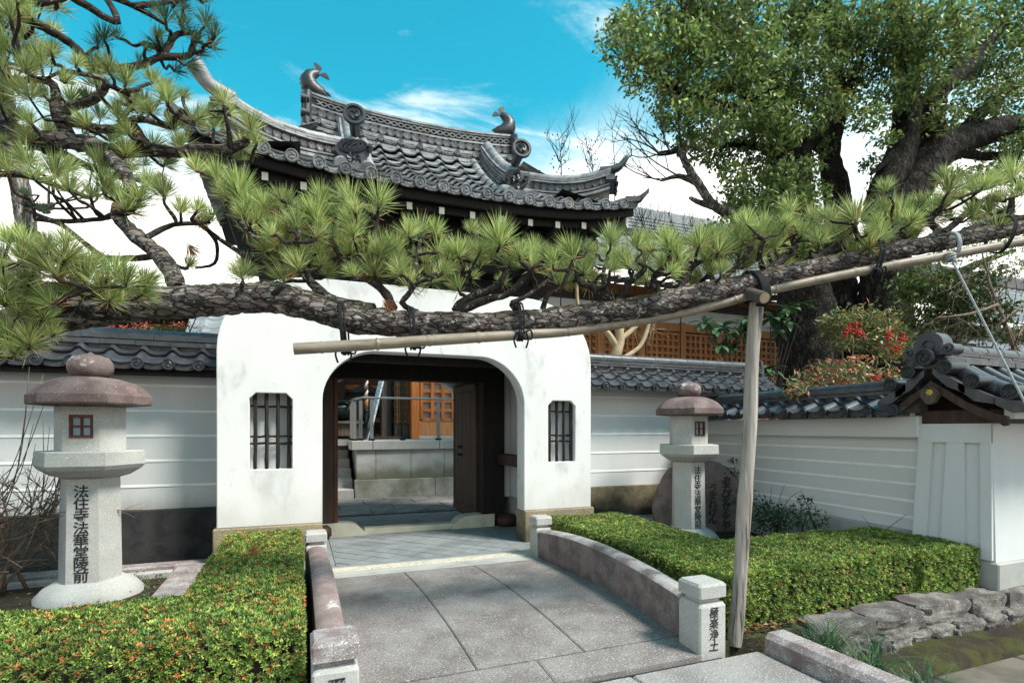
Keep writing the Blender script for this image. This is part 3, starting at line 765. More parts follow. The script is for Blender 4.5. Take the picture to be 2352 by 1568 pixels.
def disc_mb(r, depth, swirl=True, petals=0, n=20, rim=.16):
    """round tile end facing -Y, its back at y = 0"""
    mb = MB(); R3 = Matrix.Rotation(pi / 2, 4, 'X')
    mb.lathe([(r, 0), (r, depth), (r * .94, depth + r * .06), (r * (1 - rim), depth + r * .06), (r * (1 - rim) * .96, depth - r * .10), (0, depth - r * .10)], (0, 0, 0), n, 0, R3)
    y = -(depth - r * .10)
    if swirl:
        for k in range(3):
            a0 = k * 2 * pi / 3; pts = []; rad = []
            for q in range(6):
                t = q / 5; a = a0 + t * 2.6; rr = r * (.26 + .36 * t)
                pts.append((rr * cos(a), y, rr * sin(a))); rad.append(r * (.19 * (1 - t) + .03))
            mb.tube(pts, rad, 5)
        if r > .09:
            for k in range(16):
                a = k * 2 * pi / 16; mb.lathe([(r * .05, -.004), (0, r * .05)], (r * .70 * cos(a), y, r * .70 * sin(a)), 5, 0, R3)
    if petals:
        for k in range(petals):
            a = k * 2 * pi / petals
            mb.tube([(r * .22 * cos(a), y, r * .22 * sin(a)), (r * .70 * cos(a), y - r * .02, r * .70 * sin(a))], [r * .05, r * 2.1 / petals], 4)
        mb.lathe([(r * .17, 0), (0, r * .1)], (0, y, 0), 8, 0, R3)
    return mb
def eave_apron_mb(pitch, h=.062):
    """hanging front of an eave tile, with a little relief"""
    mb = MB(); n = 14
    us = [.10 + .80 * i / n for i in range(n + 1)]
    def P(u, s): return (u * pitch, -.004, hump(u) + .012 - h * s * (1 - .25 * abs(2 * u - 1) ** 2))
    for s in (0, .16, .84, 1):
        for u in us: mb.v.append(P(u, s))
    for u in us: x, y, z = P(u, 1); mb.v.append((x, .03, z))
    for s, dy in ((.2, .008), (.8, .008)):
        pass
    N1 = n + 1
    for j in range(4):
        for i in range(n): mb.f.append((j * N1 + i, (j * N1 + i + 1), (j + 1) * N1 + i + 1, (j + 1) * N1 + i)[::-1])
    for i in range(N1, 3 * N1):
        x, y, z = mb.v[i]; mb.v[i] = (x, y + .0, z)
    # scroll relief
    for sgn in (-1, 1):
        pts = []
        for q in range(9):
            t = q / 8; u = .5 + sgn * (.06 + .30 * t); x, y, z = P(u, .5 + .22 * sin(t * 3.2 * pi)); pts.append((x, y - .003, z))
        mb.tube(pts, .006, 4)
    x, y, z = P(.5, .5); mb.lathe([(.014, 0), (0, .01)], (x, y, z), 6, 0, Matrix.Rotation(pi / 2, 4, 'X'))
    return mb
ROWL = .232
me_tile = pantile_mesh(ROWL)
me_disc = disc_mb(.072, .035).mesh('eave_cap', M_['tile_disc'], True, auto=35)
me_apron = eave_apron_mb(PITCH).mesh('eave_apron', M_['tile_disc'], True, auto=35)
XT0 = -.93
def roof_frame(X, d, side=0):
    e = .02; p = V((X, YE + d, zsurf(X, d)))
    tx = V((2 * e, 0, zsurf(X + e, d) - zsurf(X - e, d))); ty = V((0, 2 * e, zsurf(X, d + e) - zsurf(X, max(d - e, -e))))
    return frame(p, tx, ty)
for k in range(-1, 20):
    X = XT0 + PITCH * k
    if X < RC - RL - .1 or X > RC + RL + .02: continue
    if k < 19:
        dm = dmax(X + PITCH * .4); nr = max(1, int(dm / (ROWL * .86)) + 1)
        for j in range(nr):
            d = j * ROWL * .9
            if d > dm - .02 and j: break
            Mx = roof_frame(X, d)
            inst('roof_tile', me_tile, Mx @ Matrix.Rotation(rnd.uniform(-.006, .006), 4, 'Z') @ Matrix.Translation((0, 0, rnd.uniform(-.003, .003))), roof)
        Mx = roof_frame(X, 0); Mx = frame(Mx.translation, Mx.col[0].xyz, (0, 1, 0))
        inst('eave_apron', me_apron, Mx, roof)
    Mx = frame(V((X, YE - .0, zsurf(X, 0) + .008)), (1, 0, 0), (0, 1, .06))
    inst('eave_cap', me_disc, Mx @ Matrix.Rotation(rnd.uniform(0, 6), 4, 'Y'), roof)
# side and rear slopes, ribbed by their tile columns
def ribbed(fn, n, k):
    def g(u, v):
        p = fn(u, v); return p + V((0, 0, .03 * abs(sin(u * n * pi)) ** .6))
    mb = MB(); mb.grid(g, n * 6, k); return mb
def zs(dist): return 4.66 + .45 * dist + .18 * dist * dist
for s in (-1, 1):
    def f(u, v, s=s):
        d = 1.35 * v; y = YE + .1 + d * .6 + (2 * (YR - YE) - .2 - 1.2 * d) * u
        return V((RC + s * (RL - .04 - d), y, zs(d) + .16 * abs(2 * u - 1) ** 3 * (1 - v)))
    obj('side_slope', ribbed(f, 11, 6), M_['tile_gate'], roof, True)
    # gable wall above the side slope
    q = MB(); X = RC + s * 1.42
    q.prism([(YR - .75, 5.35), (YR + .75, 5.35), (YR, 6.0)], 'x', min(X, X - s * .06), max(X, X - s * .06)); obj('gable_wall', q, M_['wood_black'], gate)
obj('rear_slope', ribbed(lambda u, v: V((RC - RL + 2 * RL * u, 2 * YR - YE - 1.65 * v, zsurf(RC - RL + 2 * RL * u, 1.65 * v))) if abs(u - .5) < .21 or v < .02 else V((RC - RL + 2 * RL * u, 2 * YR - YE - min(1.65 * v, dmax(RC - RL + 2 * RL * u)), zsurf(RC - RL + 2 * RL * u, min(1.65 * v, max(0, dmax(RC - RL + 2 * RL * u)))))), 19, 8), M_['tile_gate'], roof, True)

# ---- ridges
def resample(path, n): return [V(p) for p in smooth_path(path, n)]
def path_len(path): return sum((V(path[i + 1]) - V(path[i])).length for i in range(len(path) - 1))
def at_len(path, s):
    for i in range(len(path) - 1):
        L = (V(path[i + 1]) - V(path[i])).length
        if s <= L or i == len(path) - 2: return V(path[i]).lerp(V(path[i + 1]), s / L), (V(path[i + 1]) - V(path[i])).normalized()
        s -= L
def ridge_layers(parent, path, layers, cap_r=None, tile=.3, m='tile_gate', name='ridge_tile'):
    """layers: (width, z0, z1) flat courses laid in lengths; then a round cover course"""
    L = path_len(path)
    def seg(a, b_, n=3): return [at_len(path, a + (b_ - a) * k / n)[0] for k in range(n + 1)]
    for li, (wd, z0, z1) in enumerate(layers):
        s = -tile * .5 * (li % 2)
        while s < L - .02:
            a, b_ = max(s, 0) + .002, min(s + tile, L) - .002
            if b_ - a > .03:
                q = MB(); dz = rnd.uniform(-.003, .003); strip(q, seg(a, b_), wd + rnd.uniform(-.006, .006), z0 + dz, z1 + dz - .003); obj(name, q, M_[m], parent)
            s += tile
    if cap_r:
        zc = layers[-1][2]; s = 0
        while s < L - .02:
            a, b_ = s, min(s + tile * .95, L)
            pts = [p + U_ * (zc + .0) for p in seg(a, b_ + .02)]
            q = MB(); q.tube(pts, [cap_r * 1.04, cap_r, cap_r * .985, cap_r * .97], 12); obj(name, q, M_[m], parent, True, 40)
            s += tile * .95
def core(parent, path, wd, z0, z1, m='tile_bed'):
    q = MB(); strip(q, [at_len(path, path_len(path) * k / 14)[0] for k in range(15)], wd, z0, z1); obj('ridge_core', q, M_[m], parent)
def disc_row(parent, path, zc, half, pitch, me, side=-1, n0=.05):
    L = path_len(path); s = n0
    while s < L - n0 * .5:
        p, t = at_len(path, s); o = V((t.y, -t.x, 0)).normalized() * (half) * (1 if side < 0 else -1)
        xdir = V((t.x, t.y, t.z)); ydir = -o.normalized()
        inst('ridge_disc', me, frame(p + o + U_ * zc, xdir, ydir, xdir.cross(ydir).normalized()) , parent); s += pitch
me_flower = disc_mb(.058, .022, False, 12, 18, .12).mesh('ridge_disc', M_['tile_disc'], True, auto=35)
me_flower_s = disc_mb(.046, .018, False, 10, 16, .12).mesh('ridge_disc', M_['tile_disc'], True, auto=35)
me_mini = disc_mb(.045, .03).mesh('ridge_disc', M_['tile_disc'], True, auto=35)
# main ridge
mr = [(X, YR, 5.76 + .10 * abs((X - RC) / 1.55) ** 2.4) for X in [RC - 1.55 + 3.1 * k / 20 for k in range(21)]]
ridge = obj('main_ridge', (lambda q: (strip(q, mr, .19, -.2, .50), q)[1])(MB()), M_['tile_bed'], gate)
ridge_layers(ridge, mr, [(.40, -.02, .03), (.30, .03, .06), (.30, .135, .165), (.28, .165, .192), (.26, .325, .352), (.26, .455, .485), (.29, .485, .515)], .07, .29)
disc_row(ridge, mr, .258, .115, .122, me_flower)
# hanging fringe below the ridge: little caps with aprons between
L = path_len(mr); s = .12
me_fr = eave_apron_mb(PITCH, .05).mesh('ridge_apron', M_['tile_disc'], True, auto=35)
while s < L - .05:
    p, t = at_len(mr, s)
    inst('ridge_disc', me_mini, frame(p + V((0, -.20, .10)), t, (0, 1, 0)), ridge)
    if s + PITCH * .9 < L: inst('ridge_apron', me_fr, frame(p + V((0, -.195, .098)), t, (0, 1, 0)), ridge)
    s += PITCH
# wave band
s = .10; k = 0
while s < L - .2:
    q = MB()
    for sg in (1, -1):
        pts = []
        for j in range(9):
            u = j / 8; p, t = at_len(mr, min(s + .2 * u, L)); pts.append(p + V((0, -.115, .405 + sg * (.030 * cos(u * 2 * pi)) + .0)))
        q.tube(pts, .0125, 5)
    obj('ridge_wave', q, M_['tile_disc'], ridge, True); s += .2
# ridge ends
for s_ in (-1, 1):
    X = RC + s_ * 1.55; z0 = 5.80
    q = MB(); q.box((X - .035, YR - .2, z0 - .16), (X + .035, YR + .2, z0 + .60), None, .03)
    for zc in (z0 + .02, z0 + .22, z0 + .42): q.tube([(X + s_ * .0, YR - .20, zc), (X + s_ * .11, YR - .21, zc)], .06, 10); 
    for zc in (z0 + .12, z0 + .34, z0 + .55): q.tube([(X + s_ * -.0, YR, zc), (X + s_ * .10, YR, zc)], .11, 10)
    q.tube([(X - s_ * .04, YR - .17, z0 - .1), (X + s_ * .04, YR - .19, z0 + .1), (X + s_ * .02, YR - .17, z0 + .55)], [.05, .06, .05], 8)
    obj('ridge_end_tile', q, M_['tile_dark'], ridge, True, 40)
def fish(x, z, s, label):
    """leaping fish finial: head on the ridge facing inward, tail up; s = +1 faces +X"""
    sp = smooth_path([(.20, .03, .06), (.13, .07, .11), (.02, .10, .145), (-.09, .16, .165), (-.13, .28, .155), (-.09, .39, .12), (.0, .45, .085), (.07, .47, .05)], 18)
    q = MB(); pts = []; n = 10
    vs = []
    for i, (a, h, r) in enumerate(sp):
        a2, h2, _ = sp[min(i + 1, len(sp) - 1)]; a1, h1, _ = sp[max(i - 1, 0)]
        t = V((a2 - a1, 0, h2 - h1)).normalized(); nrm = V((-t.z, 0, t.x))
        for k in range(n):
            th = 2 * pi * k / n; rr = r * (1 + .06 * (i % 2))
            vs.append(V((a, 0, h)) + nrm * rr * cos(th) + V((0, 1, 0)) * rr * .95 * sin(th))
    m_ = len(sp)
    fs = [(i * n + k, i * n + (k + 1) % n, (i + 1) * n + (k + 1) % n, (i + 1) * n + k) for i in range(m_ - 1) for k in range(n)] + [tuple(range(n - 1, -1, -1)), tuple(range((m_ - 1) * n, m_ * n))]
    q.add(vs, fs)
    q.tube([(.16, -.03, .10), (.24, -.035, .075), (.29, -.03, .035)], [.035, .03, .012], 6); q.tube([(.16, -.02, .03), (.25, -.02, .01)], [.03, .015], 6)
    q.lathe([(.022, 0), (0, .02)], (.12, -.075, .12), 8, 0, Matrix.Rotation(pi / 2, 4, 'X'))
    for k in range(9):      # dorsal spines along the back
        a, h, r = sp[3 + k]; a2, h2, _ = sp[4 + k]; t = V((a2 - a, 0, h2 - h)).normalized(); nr = V((-t.z, 0, t.x))
        b0 = V((a, 0, h)) + nr * (r * .9); q.add([b0 - t * .025 + V((0, -.012, 0)), b0 - t * .025 + V((0, .012, 0)), b0 + t * .02, b0 + nr * .045 + t * .02], [(0, 1, 3), (1, 2, 3), (2, 0, 3)])
    q.add([(-.0, -.09, .10), (-.10, -.15, .17), (-.02, -.14, .20), (.03, -.09, .16)], [(0, 1, 2, 3)])
    def fan(c, d0, d1, L0, L1, nb):
        c = V(c)
        for k in range(nb):
            f0 = k / nb; f1 = (k + .92) / nb
            a0 = d0 + (d1 - d0) * f0; a1 = d0 + (d1 - d0) * f1; l = L0 + (L1 - L0) * (k / max(nb - 1, 1))
            p = [c + V((cos(a0) * .03, -.02, sin(a0) * .03)), c + V((cos(a0) * l, -.012, sin(a0) * l)), c + V((cos(a1) * l * .97, -.012, sin(a1) * l * .97)), c + V((cos(a1) * .03, -.02, sin(a1) * .03))]
            q.add(p + [v_ + V((0, .035, 0)) for v_ in p], [(0, 1, 2, 3), (7, 6, 5, 4), (0, 4, 5, 1), (1, 5, 6, 2), (2, 6, 7, 3)])
    fan((.05, 0, .44), radians(112), radians(62), .24, .17, 5)
    fan((.06, 0, .45), radians(28), radians(-18), .15, .21, 4)
    M = Matrix.Translation((x, YR, z)) @ Matrix.Scale(s, 4, (1, 0, 0)) @ Matrix.Scale(.72, 4)
    q.v = [tuple(M @ V(p)) for p in q.v]
    o = obj('fish_finial', q, M_['tile_dark'], ridge, True, 40); o['label'] = label
fish(RC - 1.46, 6.40, 1, 'clay fish with raised tail on the left ridge end')
fish(RC + 1.44, 6.40, -1, 'clay fish with raised tail on the right ridge end')
# descending ridges, ogre tiles, cover cylinders
def flared_disc(parent, p, d, r, R, L, m='tile_dark'):
    """round cover tile with a flared decorated end; p = centre of the face, d = direction it looks"""
    d = V(d).normalized(); x = d.cross(U_).normalized(); M = frame(p, x, -d, x.cross(-d).normalized())
    q = disc_mb(R, .03, True, 0, 26, .26); q.v = [tuple(M @ V(v_)) for v_ in q.v]
    q.tube([V(p) - d * L, V(p) - d * L * .5, V(p) - d * .05, V(p)], [r * .9, r, r * 1.05, R * .8], 14)
    obj('cover_disc', q, M_[m], parent, True, 40)
def ogre(parent, p, w_, h_, d, kind):
    d = V(d).normalized(); x = d.cross(U_).normalized(); M = frame(p, x, -d, x.cross(-d).normalized())
    q = MB(); pr = []
    for k in range(24):
        a = 2 * pi * k / 24; r = 1 + .07 * cos(5 * a); pr.append((w_ / 2 * r * cos(a) * (1.0 if sin(a) > 0 else 1.25), h_ / 2 * r * (sin(a) if sin(a) > -.7 else -.72)))
    q.prism(pr, 'y', -.03, .10)
    if kind == 0:       # cloud scroll with a blossom
        for k in range(8):
            a = k * 2 * pi / 8; q.tube([(.03 * cos(a), -.04, h_ * .2 + .03 * sin(a)), (.085 * cos(a), -.05, h_ * .2 + .075 * sin(a))], [.02, .035], 6)
        q.lathe([(.035, 0), (0, .03)], (0, -.05, h_ * .2), 10, 0, Matrix.Rotation(pi / 2, 4, 'X'))
        for rr in (.34, .24, .13):
            pts = [(w_ * 1.35 * rr * cos(a), -.04, -h_ * .18 + h_ * .62 * rr * .8 * sin(a) + .04 * cos(a)) for a in [2 * pi * t / 20 for t in range(21)]]; q.tube(pts, .014, 5, False)
        q.tube([(-w_ * .55, -.03, -h_ * .1), (-w_ * .62, -.045, -h_ * .22), (-w_ * .5, -.05, -h_ * .28)], .035, 6)
    else:               # bunched peony with many curled petals
        for k in range(34):
            a = rnd.uniform(0, 6.28); rr = sqrt(rnd.random()); cxx = w_ * .44 * rr * cos(a); czz = h_ * .40 * rr * sin(a) + .02
            a2 = rnd.uniform(0, 6.28); pts = [(cxx + .03 * cos(a2 + t), -.05 - .012 * t, czz + .03 * sin(a2 + t)) for t in (0, .8, 1.6, 2.4)]; q.tube(pts, [.010, .018, .018, .008], 5)
    q.v = [tuple(M @ V(v_)) for v_ in q.v]
    obj('ogre_tile', q, M_['tile_dark'], parent, True, 40)
for s_, X, kind in ((-1, .66, 0), (1, 2.80, 1)):
    pth = resample([(X + (d - 1.5) * 0 + (-s_ * .10) * (1 - d / 1.6) * -1 * .3, YE + d, zsurf(X, d) + .02) for d in (1.58, 1.25, .92, .62, .42)], 12)
    dr = obj('descending_ridge', (lambda q: (strip(q, pth, .15, -.08, .29), q)[1])(MB()), M_['tile_bed'], gate)
    ridge_layers(dr, pth, [(.24, -.02, .04), (.26, .065, .09), (.24, .175, .20), (.25, .22, .245), (.22, .265, .29)], .075, .24)
    for sd in (-1, 1): disc_row(dr, pth, .135, .085, .092, me_flower_s, sd)
    e = pth[-1]
    ogre(dr, e + V((0, -.06, .14)), .34, .42, (0, -1, 0), kind)
    flared_disc(dr, e + V((-.0, -.20, .54)), (-.12, -1, .12), .068, .135, .34)
    # round barrel lengths under the ogre tile, running down to the eave
    for dx in (-.17, .14):
        q = MB(); q.tube([V((X + dx, YE + .40, zsurf(X, .40) + .05)), V((X + dx, YE + .14, zsurf(X, .14) + .05))], .085, 12); obj('cover_tile', q, M_['tile_gate'], dr, True, 40)
    q = MB(); q.tube([V((X, YE + .45, zsurf(X, .4) + .03)), V((X, YE + .18, zsurf(X, .18) + .03))], .08, 12); obj('cover_tile', q, M_['tile_gate'], dr, True, 40)
    # verge course along the outer flank of the descending ridge
    vp = [p + V((-s_ * .24, 0, -.02)) for p in pth]
    ridge_layers(dr, vp, [(.10, -.02, .02)], .06, .24)
# corner ridges swept up to the tips
for s_ in (-1, 1):
    X0 = RC + s_ * (RL - .40); Xi = XH0 if s_ < 0 else XH1
    cp = []
    for t in (0, .2, .4, .6, .8, 1):
        x = Xi + (X0 - Xi) * t; y = 7.36 + (6.80 - 7.36) * t
        z = 5.02 - .16 * sin(t * pi * .55) + .17 * t ** 3 + .02
        cp.append((x + s_ * .03 * t, y, z))
    pth = resample(cp, 16)
    cr = obj('corner_ridge', (lambda q: (strip(q, pth, .15, -.16, .26), q)[1])(MB()), M_['tile_bed'], gate)
    ridge_layers(cr, pth, [(.26, -.04, .0), (.26, .02, .045), (.25, .165, .19), (.23, .20, .225), (.20, .235, .26)], .07, .27)
    for sd in (-1, 1): disc_row(cr, pth, .105, .085, .105, me_flower_s, sd)
    e, t = at_len(pth, path_len(pth)); dd = V((t.x, t.y, 0)).normalized()
    ogre(cr, e + dd * .04 + V((0, 0, .08)), .24, .30, dd, 1)
    q = MB(); tip = smooth_path([tuple(e + V((0, 0, .26)) - dd * .12), tuple(e + dd * .10 + V((0, 0, .30))), tuple(e + dd * .19 + V((0, 0, .37))), tuple(e + dd * .27 + V((0, 0, .47)))], 8)
    if s_ < 0:
        q.tube(tip, [.075, .075, .076, .078, .08, .082, .085, .088, .09], 14)
        M = frame(V(tip[-1]), dd.cross(V((dd.x, dd.y, .9)).normalized()).cross(V((dd.x, dd.y, .9)).normalized()) if False else dd.cross(U_).normalized(), -V((dd.x * .75, dd.y * .75, .55)).normalized())
        dq = disc_mb(.09, .02, True, 0, 22, .14); dq.v = [tuple(M @ V(v_)) for v_ in dq.v]; q.add(dq.v, dq.f)
    else:
        q.tube(tip, [.07, .066, .06, .055, .05, .045, .04, .034, .026], 12)
    obj('cover_disc', q, M_['tile_gate' if s_ < 0 else 'tile_dark'], cr, True, 40)
    # corner eave tile turned up beside the last cap
    q = MB(); c0 = V((RC + s_ * (RL - .10), YE + .02, zsurf(RC + s_ * RL, 0) + .02))
    tp = smooth_path([tuple(c0 - V((s_ * .12, 0, .0))), tuple(c0 + V((s_ * .08, -.02, .03))), tuple(c0 + V((s_ * .15, -.05, .07))), tuple(c0 + V((s_ * .22, -.07, .15)))], 8)
    strip(q, tp, .12, -.045, .03); obj('corner_tile', q, M_['tile_dark'], cr)
# ================================================================== boundary walls with tiled copings
me_wtile = pantile_mesh(.26, .31, 12, .022, 'roof_tile', 'tile', 1.1)
me_wdisc = disc_mb(.068, .04).mesh('eave_cap', M_['tile_dark'], True, auto=35)
me_wflower = disc_mb(.060, .04, False, 8, 18, .2).mesh('eave_cap', M_['tile_dark'], True, auto=35)
WP = .31
def apron_plain():
    mb = MB(); n = 12
    def P(u, s): return (u * WP, -.004, hump(u) * 1.1 + .014 - .055 * s)
    us = [.08 + .84 * i / n for i in range(n + 1)]
    for s in (0, 1):
        for u in us: mb.v.append(P(u, s))
    for u in us: x, y, z = P(u, 1); mb.v.append((x, .03, z))
    N1 = n + 1
    for j in range(2):
        for i in range(n): mb.f.append(((j + 1) * N1 + i, (j + 1) * N1 + i + 1, j * N1 + i + 1, j * N1 + i))
    return mb
me_wapron = apron_plain().mesh('eave_apron', M_['tile_dark'], True, auto=35)
def wall_roof(parent, p0, along, outv, L, rows, rise, run, ridge_h, phase=0.0, disc=None, courses=3, back=True):
    """coping: p0 = start of the eave line, eave caps on it; rows of pantiles up to a layered ridge"""
    along = V(along).normalized(); outv = V(outv).normalized(); inn = -outv; p0 = V(p0)
    roofp = obj('roof', (lambda m: m.grid(lambda u, v: p0 + along * (L * u) + inn * (run * v) + U_ * (rise * v - .03), 4, 2))(MB()), M_['tile_bed'], parent)
    sl = sqrt(rise * rise + run * run); up = (inn * run + U_ * rise).normalized()
    hand = along.cross(inn).z > 0
    step = sl / rows
    k = 0; s = phase
    while s < L + .02:
        for j in range(rows):
            if s + WP * .85 > L + .10: break
            b0 = p0 + along * s + up * (step * j)
            M = frame(b0, along, up, (along.cross(up).normalized() if hand else up.cross(along).normalized()))
            if not hand: M = frame(b0 + along * WP, -along, up, (-along).cross(up).normalized())
            M = M @ Matrix.Translation((0, 0, rnd.uniform(-.003, .003))) @ Matrix.Rotation(rnd.uniform(-.006, .006), 4, 'Z')
            inst('roof_tile', me_wtile, M, roofp)
        fx = along if hand else -along
        if s < L:
            inst('eave_cap', disc or me_wdisc, frame(p0 + along * s + U_ * .012, fx, inn, fx.cross(inn)) @ Matrix.Rotation(rnd.uniform(0, 6), 4, 'Y'), roofp)
            if s + WP <= L + .06: inst('eave_apron', me_wapron, frame(p0 + along * (s if hand else s + WP), fx, inn, fx.cross(inn)), roofp)
        s += WP; k += 1
    rp = [p0 + inn * (run + .03) + along * (L * q / 12) + U_ * (rise - .02) for q in range(13)]
    h = ridge_h; ly = []
    for c in range(courses):
        a = .02 + (h - .10) * c / courses; b_ = .02 + (h - .10) * (c + .82) / courses; ly.append((.34 - .025 * c, a, b_))
    ridge_layers(roofp, rp, ly, .088, .36, 'tile')
    obj('ridge_core', (lambda q: (strip(q, rp, .24, -.2, h - .08), q)[1])(MB()), M_['tile_bed'], roofp)
    if back:
        c0 = p0 + inn * (run * 2 + .06)
        m = MB(); m.grid(lambda u, v: c0 + along * (L * u) + outv * (run * v) + U_ * (rise * v) + U_ * (.03 * abs(sin(u * L / WP * pi))), int(L / WP * 6), 2); obj('back_slope', m, M_['tile'], roofp, True)
    return roofp
def ruled_wall(parent, p0, along, outv, L, thick, z_foot, z_top, lines, mplaster, mfoot, z_ground=-.25, foot_out=.05):
    along = V(along).normalized(); outv = V(outv).normalized(); p0 = V(p0)
    M = Matrix((along, -outv, U_)).transposed().to_4x4(); M.translation = p0
    if (along.cross(-outv)).z < 0:   # keep a right-handed frame
        M = Matrix((-along, -outv, U_)).transposed().to_4x4(); M.translation = p0 + along * L
    obj('plaster_body', MB().box((0, 0, z_foot), (L, thick, z_top), M), mplaster, parent)
    obj('foot', MB().box((-.0, -foot_out, z_ground), (L, thick + foot_out, z_foot - .002), M, .01), mfoot, parent)
    for z in lines: obj('raised_line', MB().box((0, -.007, z - .016), (L, .02, z + .016), M, .004), M_['line_white'], parent)
    return M
lw = thing('boundary_wall', 'plastered wall greyed as in shade, with white ruled lines and dark foot left of the gate', 'wall', (-4, 8, 0), 'white ruled boundary walls')
ruled_wall(lw, (-9, 7.8, 0), (1, 0, 0), (0, -1, 0), 8.10, .5, .62, 2.36, (2.135, 1.82, 1.515, 1.21, .905), M_['plaster_grey_shade'], M_['plinth_dark'])
wall_roof(lw, (-9.0, 7.42, 2.345), (1, 0, 0), (0, -1, 0), 8.10, 2, .26, .42, .24, phase=.0 + (-1.715 + 9.0) % WP, courses=2)
obj('eave_fillet', MB().box((-9, 7.50, 2.25), (-.9, 7.8, 2.31)), M_['wood_black'], lw)
obj('gutter_stone', MB().box((-6.5, 7.30, -.06), (-.95, 7.50, .035), None, .02), M_['granite_old'], lw)
rw = thing('boundary_wall', 'short pale plastered wall with tan pebbled foot between gate and right lantern', 'wall', (5.6, 8, 0), 'white ruled boundary walls')
ruled_wall(rw, (4.02, 7.8, 0), (1, 0, 0), (0, -1, 0), 3.6, .5, .66, 2.28, (2.13, 1.82, 1.515, 1.21, .905), M_['plaster_cool_shade'], M_['plinth_mix'])
wall_roof(rw, (4.02, 7.40, 2.27), (1, 0, 0), (0, -1, 0), 4.05, 3, .36, .46, .24, phase=.16, courses=3)
obj('end_tile', (lambda q: q.prism([(7.72, 2.60), (8.06, 2.60), (8.04, 2.86), (7.89, 2.93), (7.74, 2.86)], 'x', 8.04, 8.10))(MB()), M_['tile'], rw)
obj('ledge_stone', MB().box((4.1, 7.35, -.1), (6.5, 7.72, .16), None, .02), M_['granite_old'], rw)
sa = V((6.80, 7.78, 0)); sb = V((6.44, 3.92, 0)); sdir = (sb - sa).normalized(); sL = (sb - sa).length; sout = V((sdir.y, -sdir.x, 0)).normalized()
if sout.x > 0: sout = -sout
sw = thing('boundary_wall', 'long low white wall with ruled lines running from the rear corner towards the gabled pier', 'wall', tuple((sa + sb) / 2), 'white ruled boundary walls')
Mw = ruled_wall(sw, sa, sdir, sout, sL, .45, .46, 1.74, (1.355, 1.165, .975, .785, .60), M_['plaster_cool_shade'], M_['conc'])
obj('cornice', (lambda q: q.prism([(-.09, 1.50), (0.02, 1.50), (.02, 1.76), (-.14, 1.76)], 'x', 0, sL - .02))(MB()) if False else (lambda q: q.box((.02, -.10, 1.50), (sL, .02, 1.745), Mw, .012))(MB()), M_['plaster_cool_shade'], sw)
wall_roof(sw, sa + sout * .36 + V((0, 0, 1.80)), sdir, sout, sL - .02, 2, .20, .36, .20, phase=.1, disc=me_wflower, courses=2)

# ================================================================== gabled pier at the right edge and the street wall beyond it
GP = thing('gabled_pier', 'white panelled wall end under a small tiled gable with a gold flower at right edge', 'gate pier', (6.7, 3.65, 0))
gx = 6.42; y0, y1 = 3.26, 3.95
q = MB()
tp = [(gx + .0, y0 + .02, 1.66), (gx, y1 - .02, 1.66), (gx + .9, y1 - .02, 1.66), (gx + .9, y0 + .02, 1.66)]
bt = [(gx - .10, y0 - .06, .30), (gx - .10, y1 + .03, .30), (gx + .9, y1 + .03, .30), (gx + .9, y0 - .06, .30)]
q.add(bt + tp, [(0, 1, 2, 3), (7, 6, 5, 4), (0, 4, 5, 1), (1, 5, 6, 2), (2, 6, 7, 3), (3, 7, 4, 0)]); obj('pier_body', q, M_['plaster_cool_shade'], GP)
def face_strip(ya, yb, za, zb, dx, nm='pilaster'):
    q = MB()
    def P(y, z, o): t = (z - .30) / 1.36; return V((gx - .10 * (1 - t) - o, y + (-.06 * (1 - t) if y < 3.6 else .02 * (1 - t)), z))
    vs = [P(ya, za, 0), P(yb, za, 0), P(yb, zb, 0), P(ya, zb, 0), P(ya, za, dx), P(yb, za, dx), P(yb, zb, dx), P(ya, zb, dx)]
    q.add(vs, [(0, 1, 2, 3), (7, 6, 5, 4), (0, 4, 5, 1), (1, 5, 6, 2), (2, 6, 7, 3), (3, 7, 4, 0)]); obj(nm, q, M_['plaster_cool_shade'], GP)
for a, b_ in ((3.275, 3.37), (3.51, 3.66), (3.80, 3.94)): face_strip(a, b_, .32, 1.65, .035)
face_strip(3.275, 3.94, 1.46, 1.655, .042, 'panel_head')
obj('pier_foot', MB().box((gx - .13, 3.16, -.3), (gx + .9, 4.02, .298), None, .012), M_['conc'], GP)
obj('lintel', MB().box((gx - .02, 3.22, 1.66), (gx + .8, 4.0, 1.80), None, .008), M_['wood_dark'], GP)
obj('gable_board', (lambda q: q.prism([(3.1, 1.80), (4.25, 1.80), (3.72, 2.14)], 'x', gx + .10, gx + .16))(MB()), M_['wood_black'], GP)
for y in (3.14, 4.02): obj('bracket_block', MB().box((gx - .0, y - .05, 1.70), (gx + .2, y + .05, 1.86), None, .01), M_['line_white'], GP)
YC = 3.73
def gz(y): u = abs(y - YC); return 2.29 - .62 * u + .22 * u * u * u - .13 * min(u, .35)      # swept gable slope
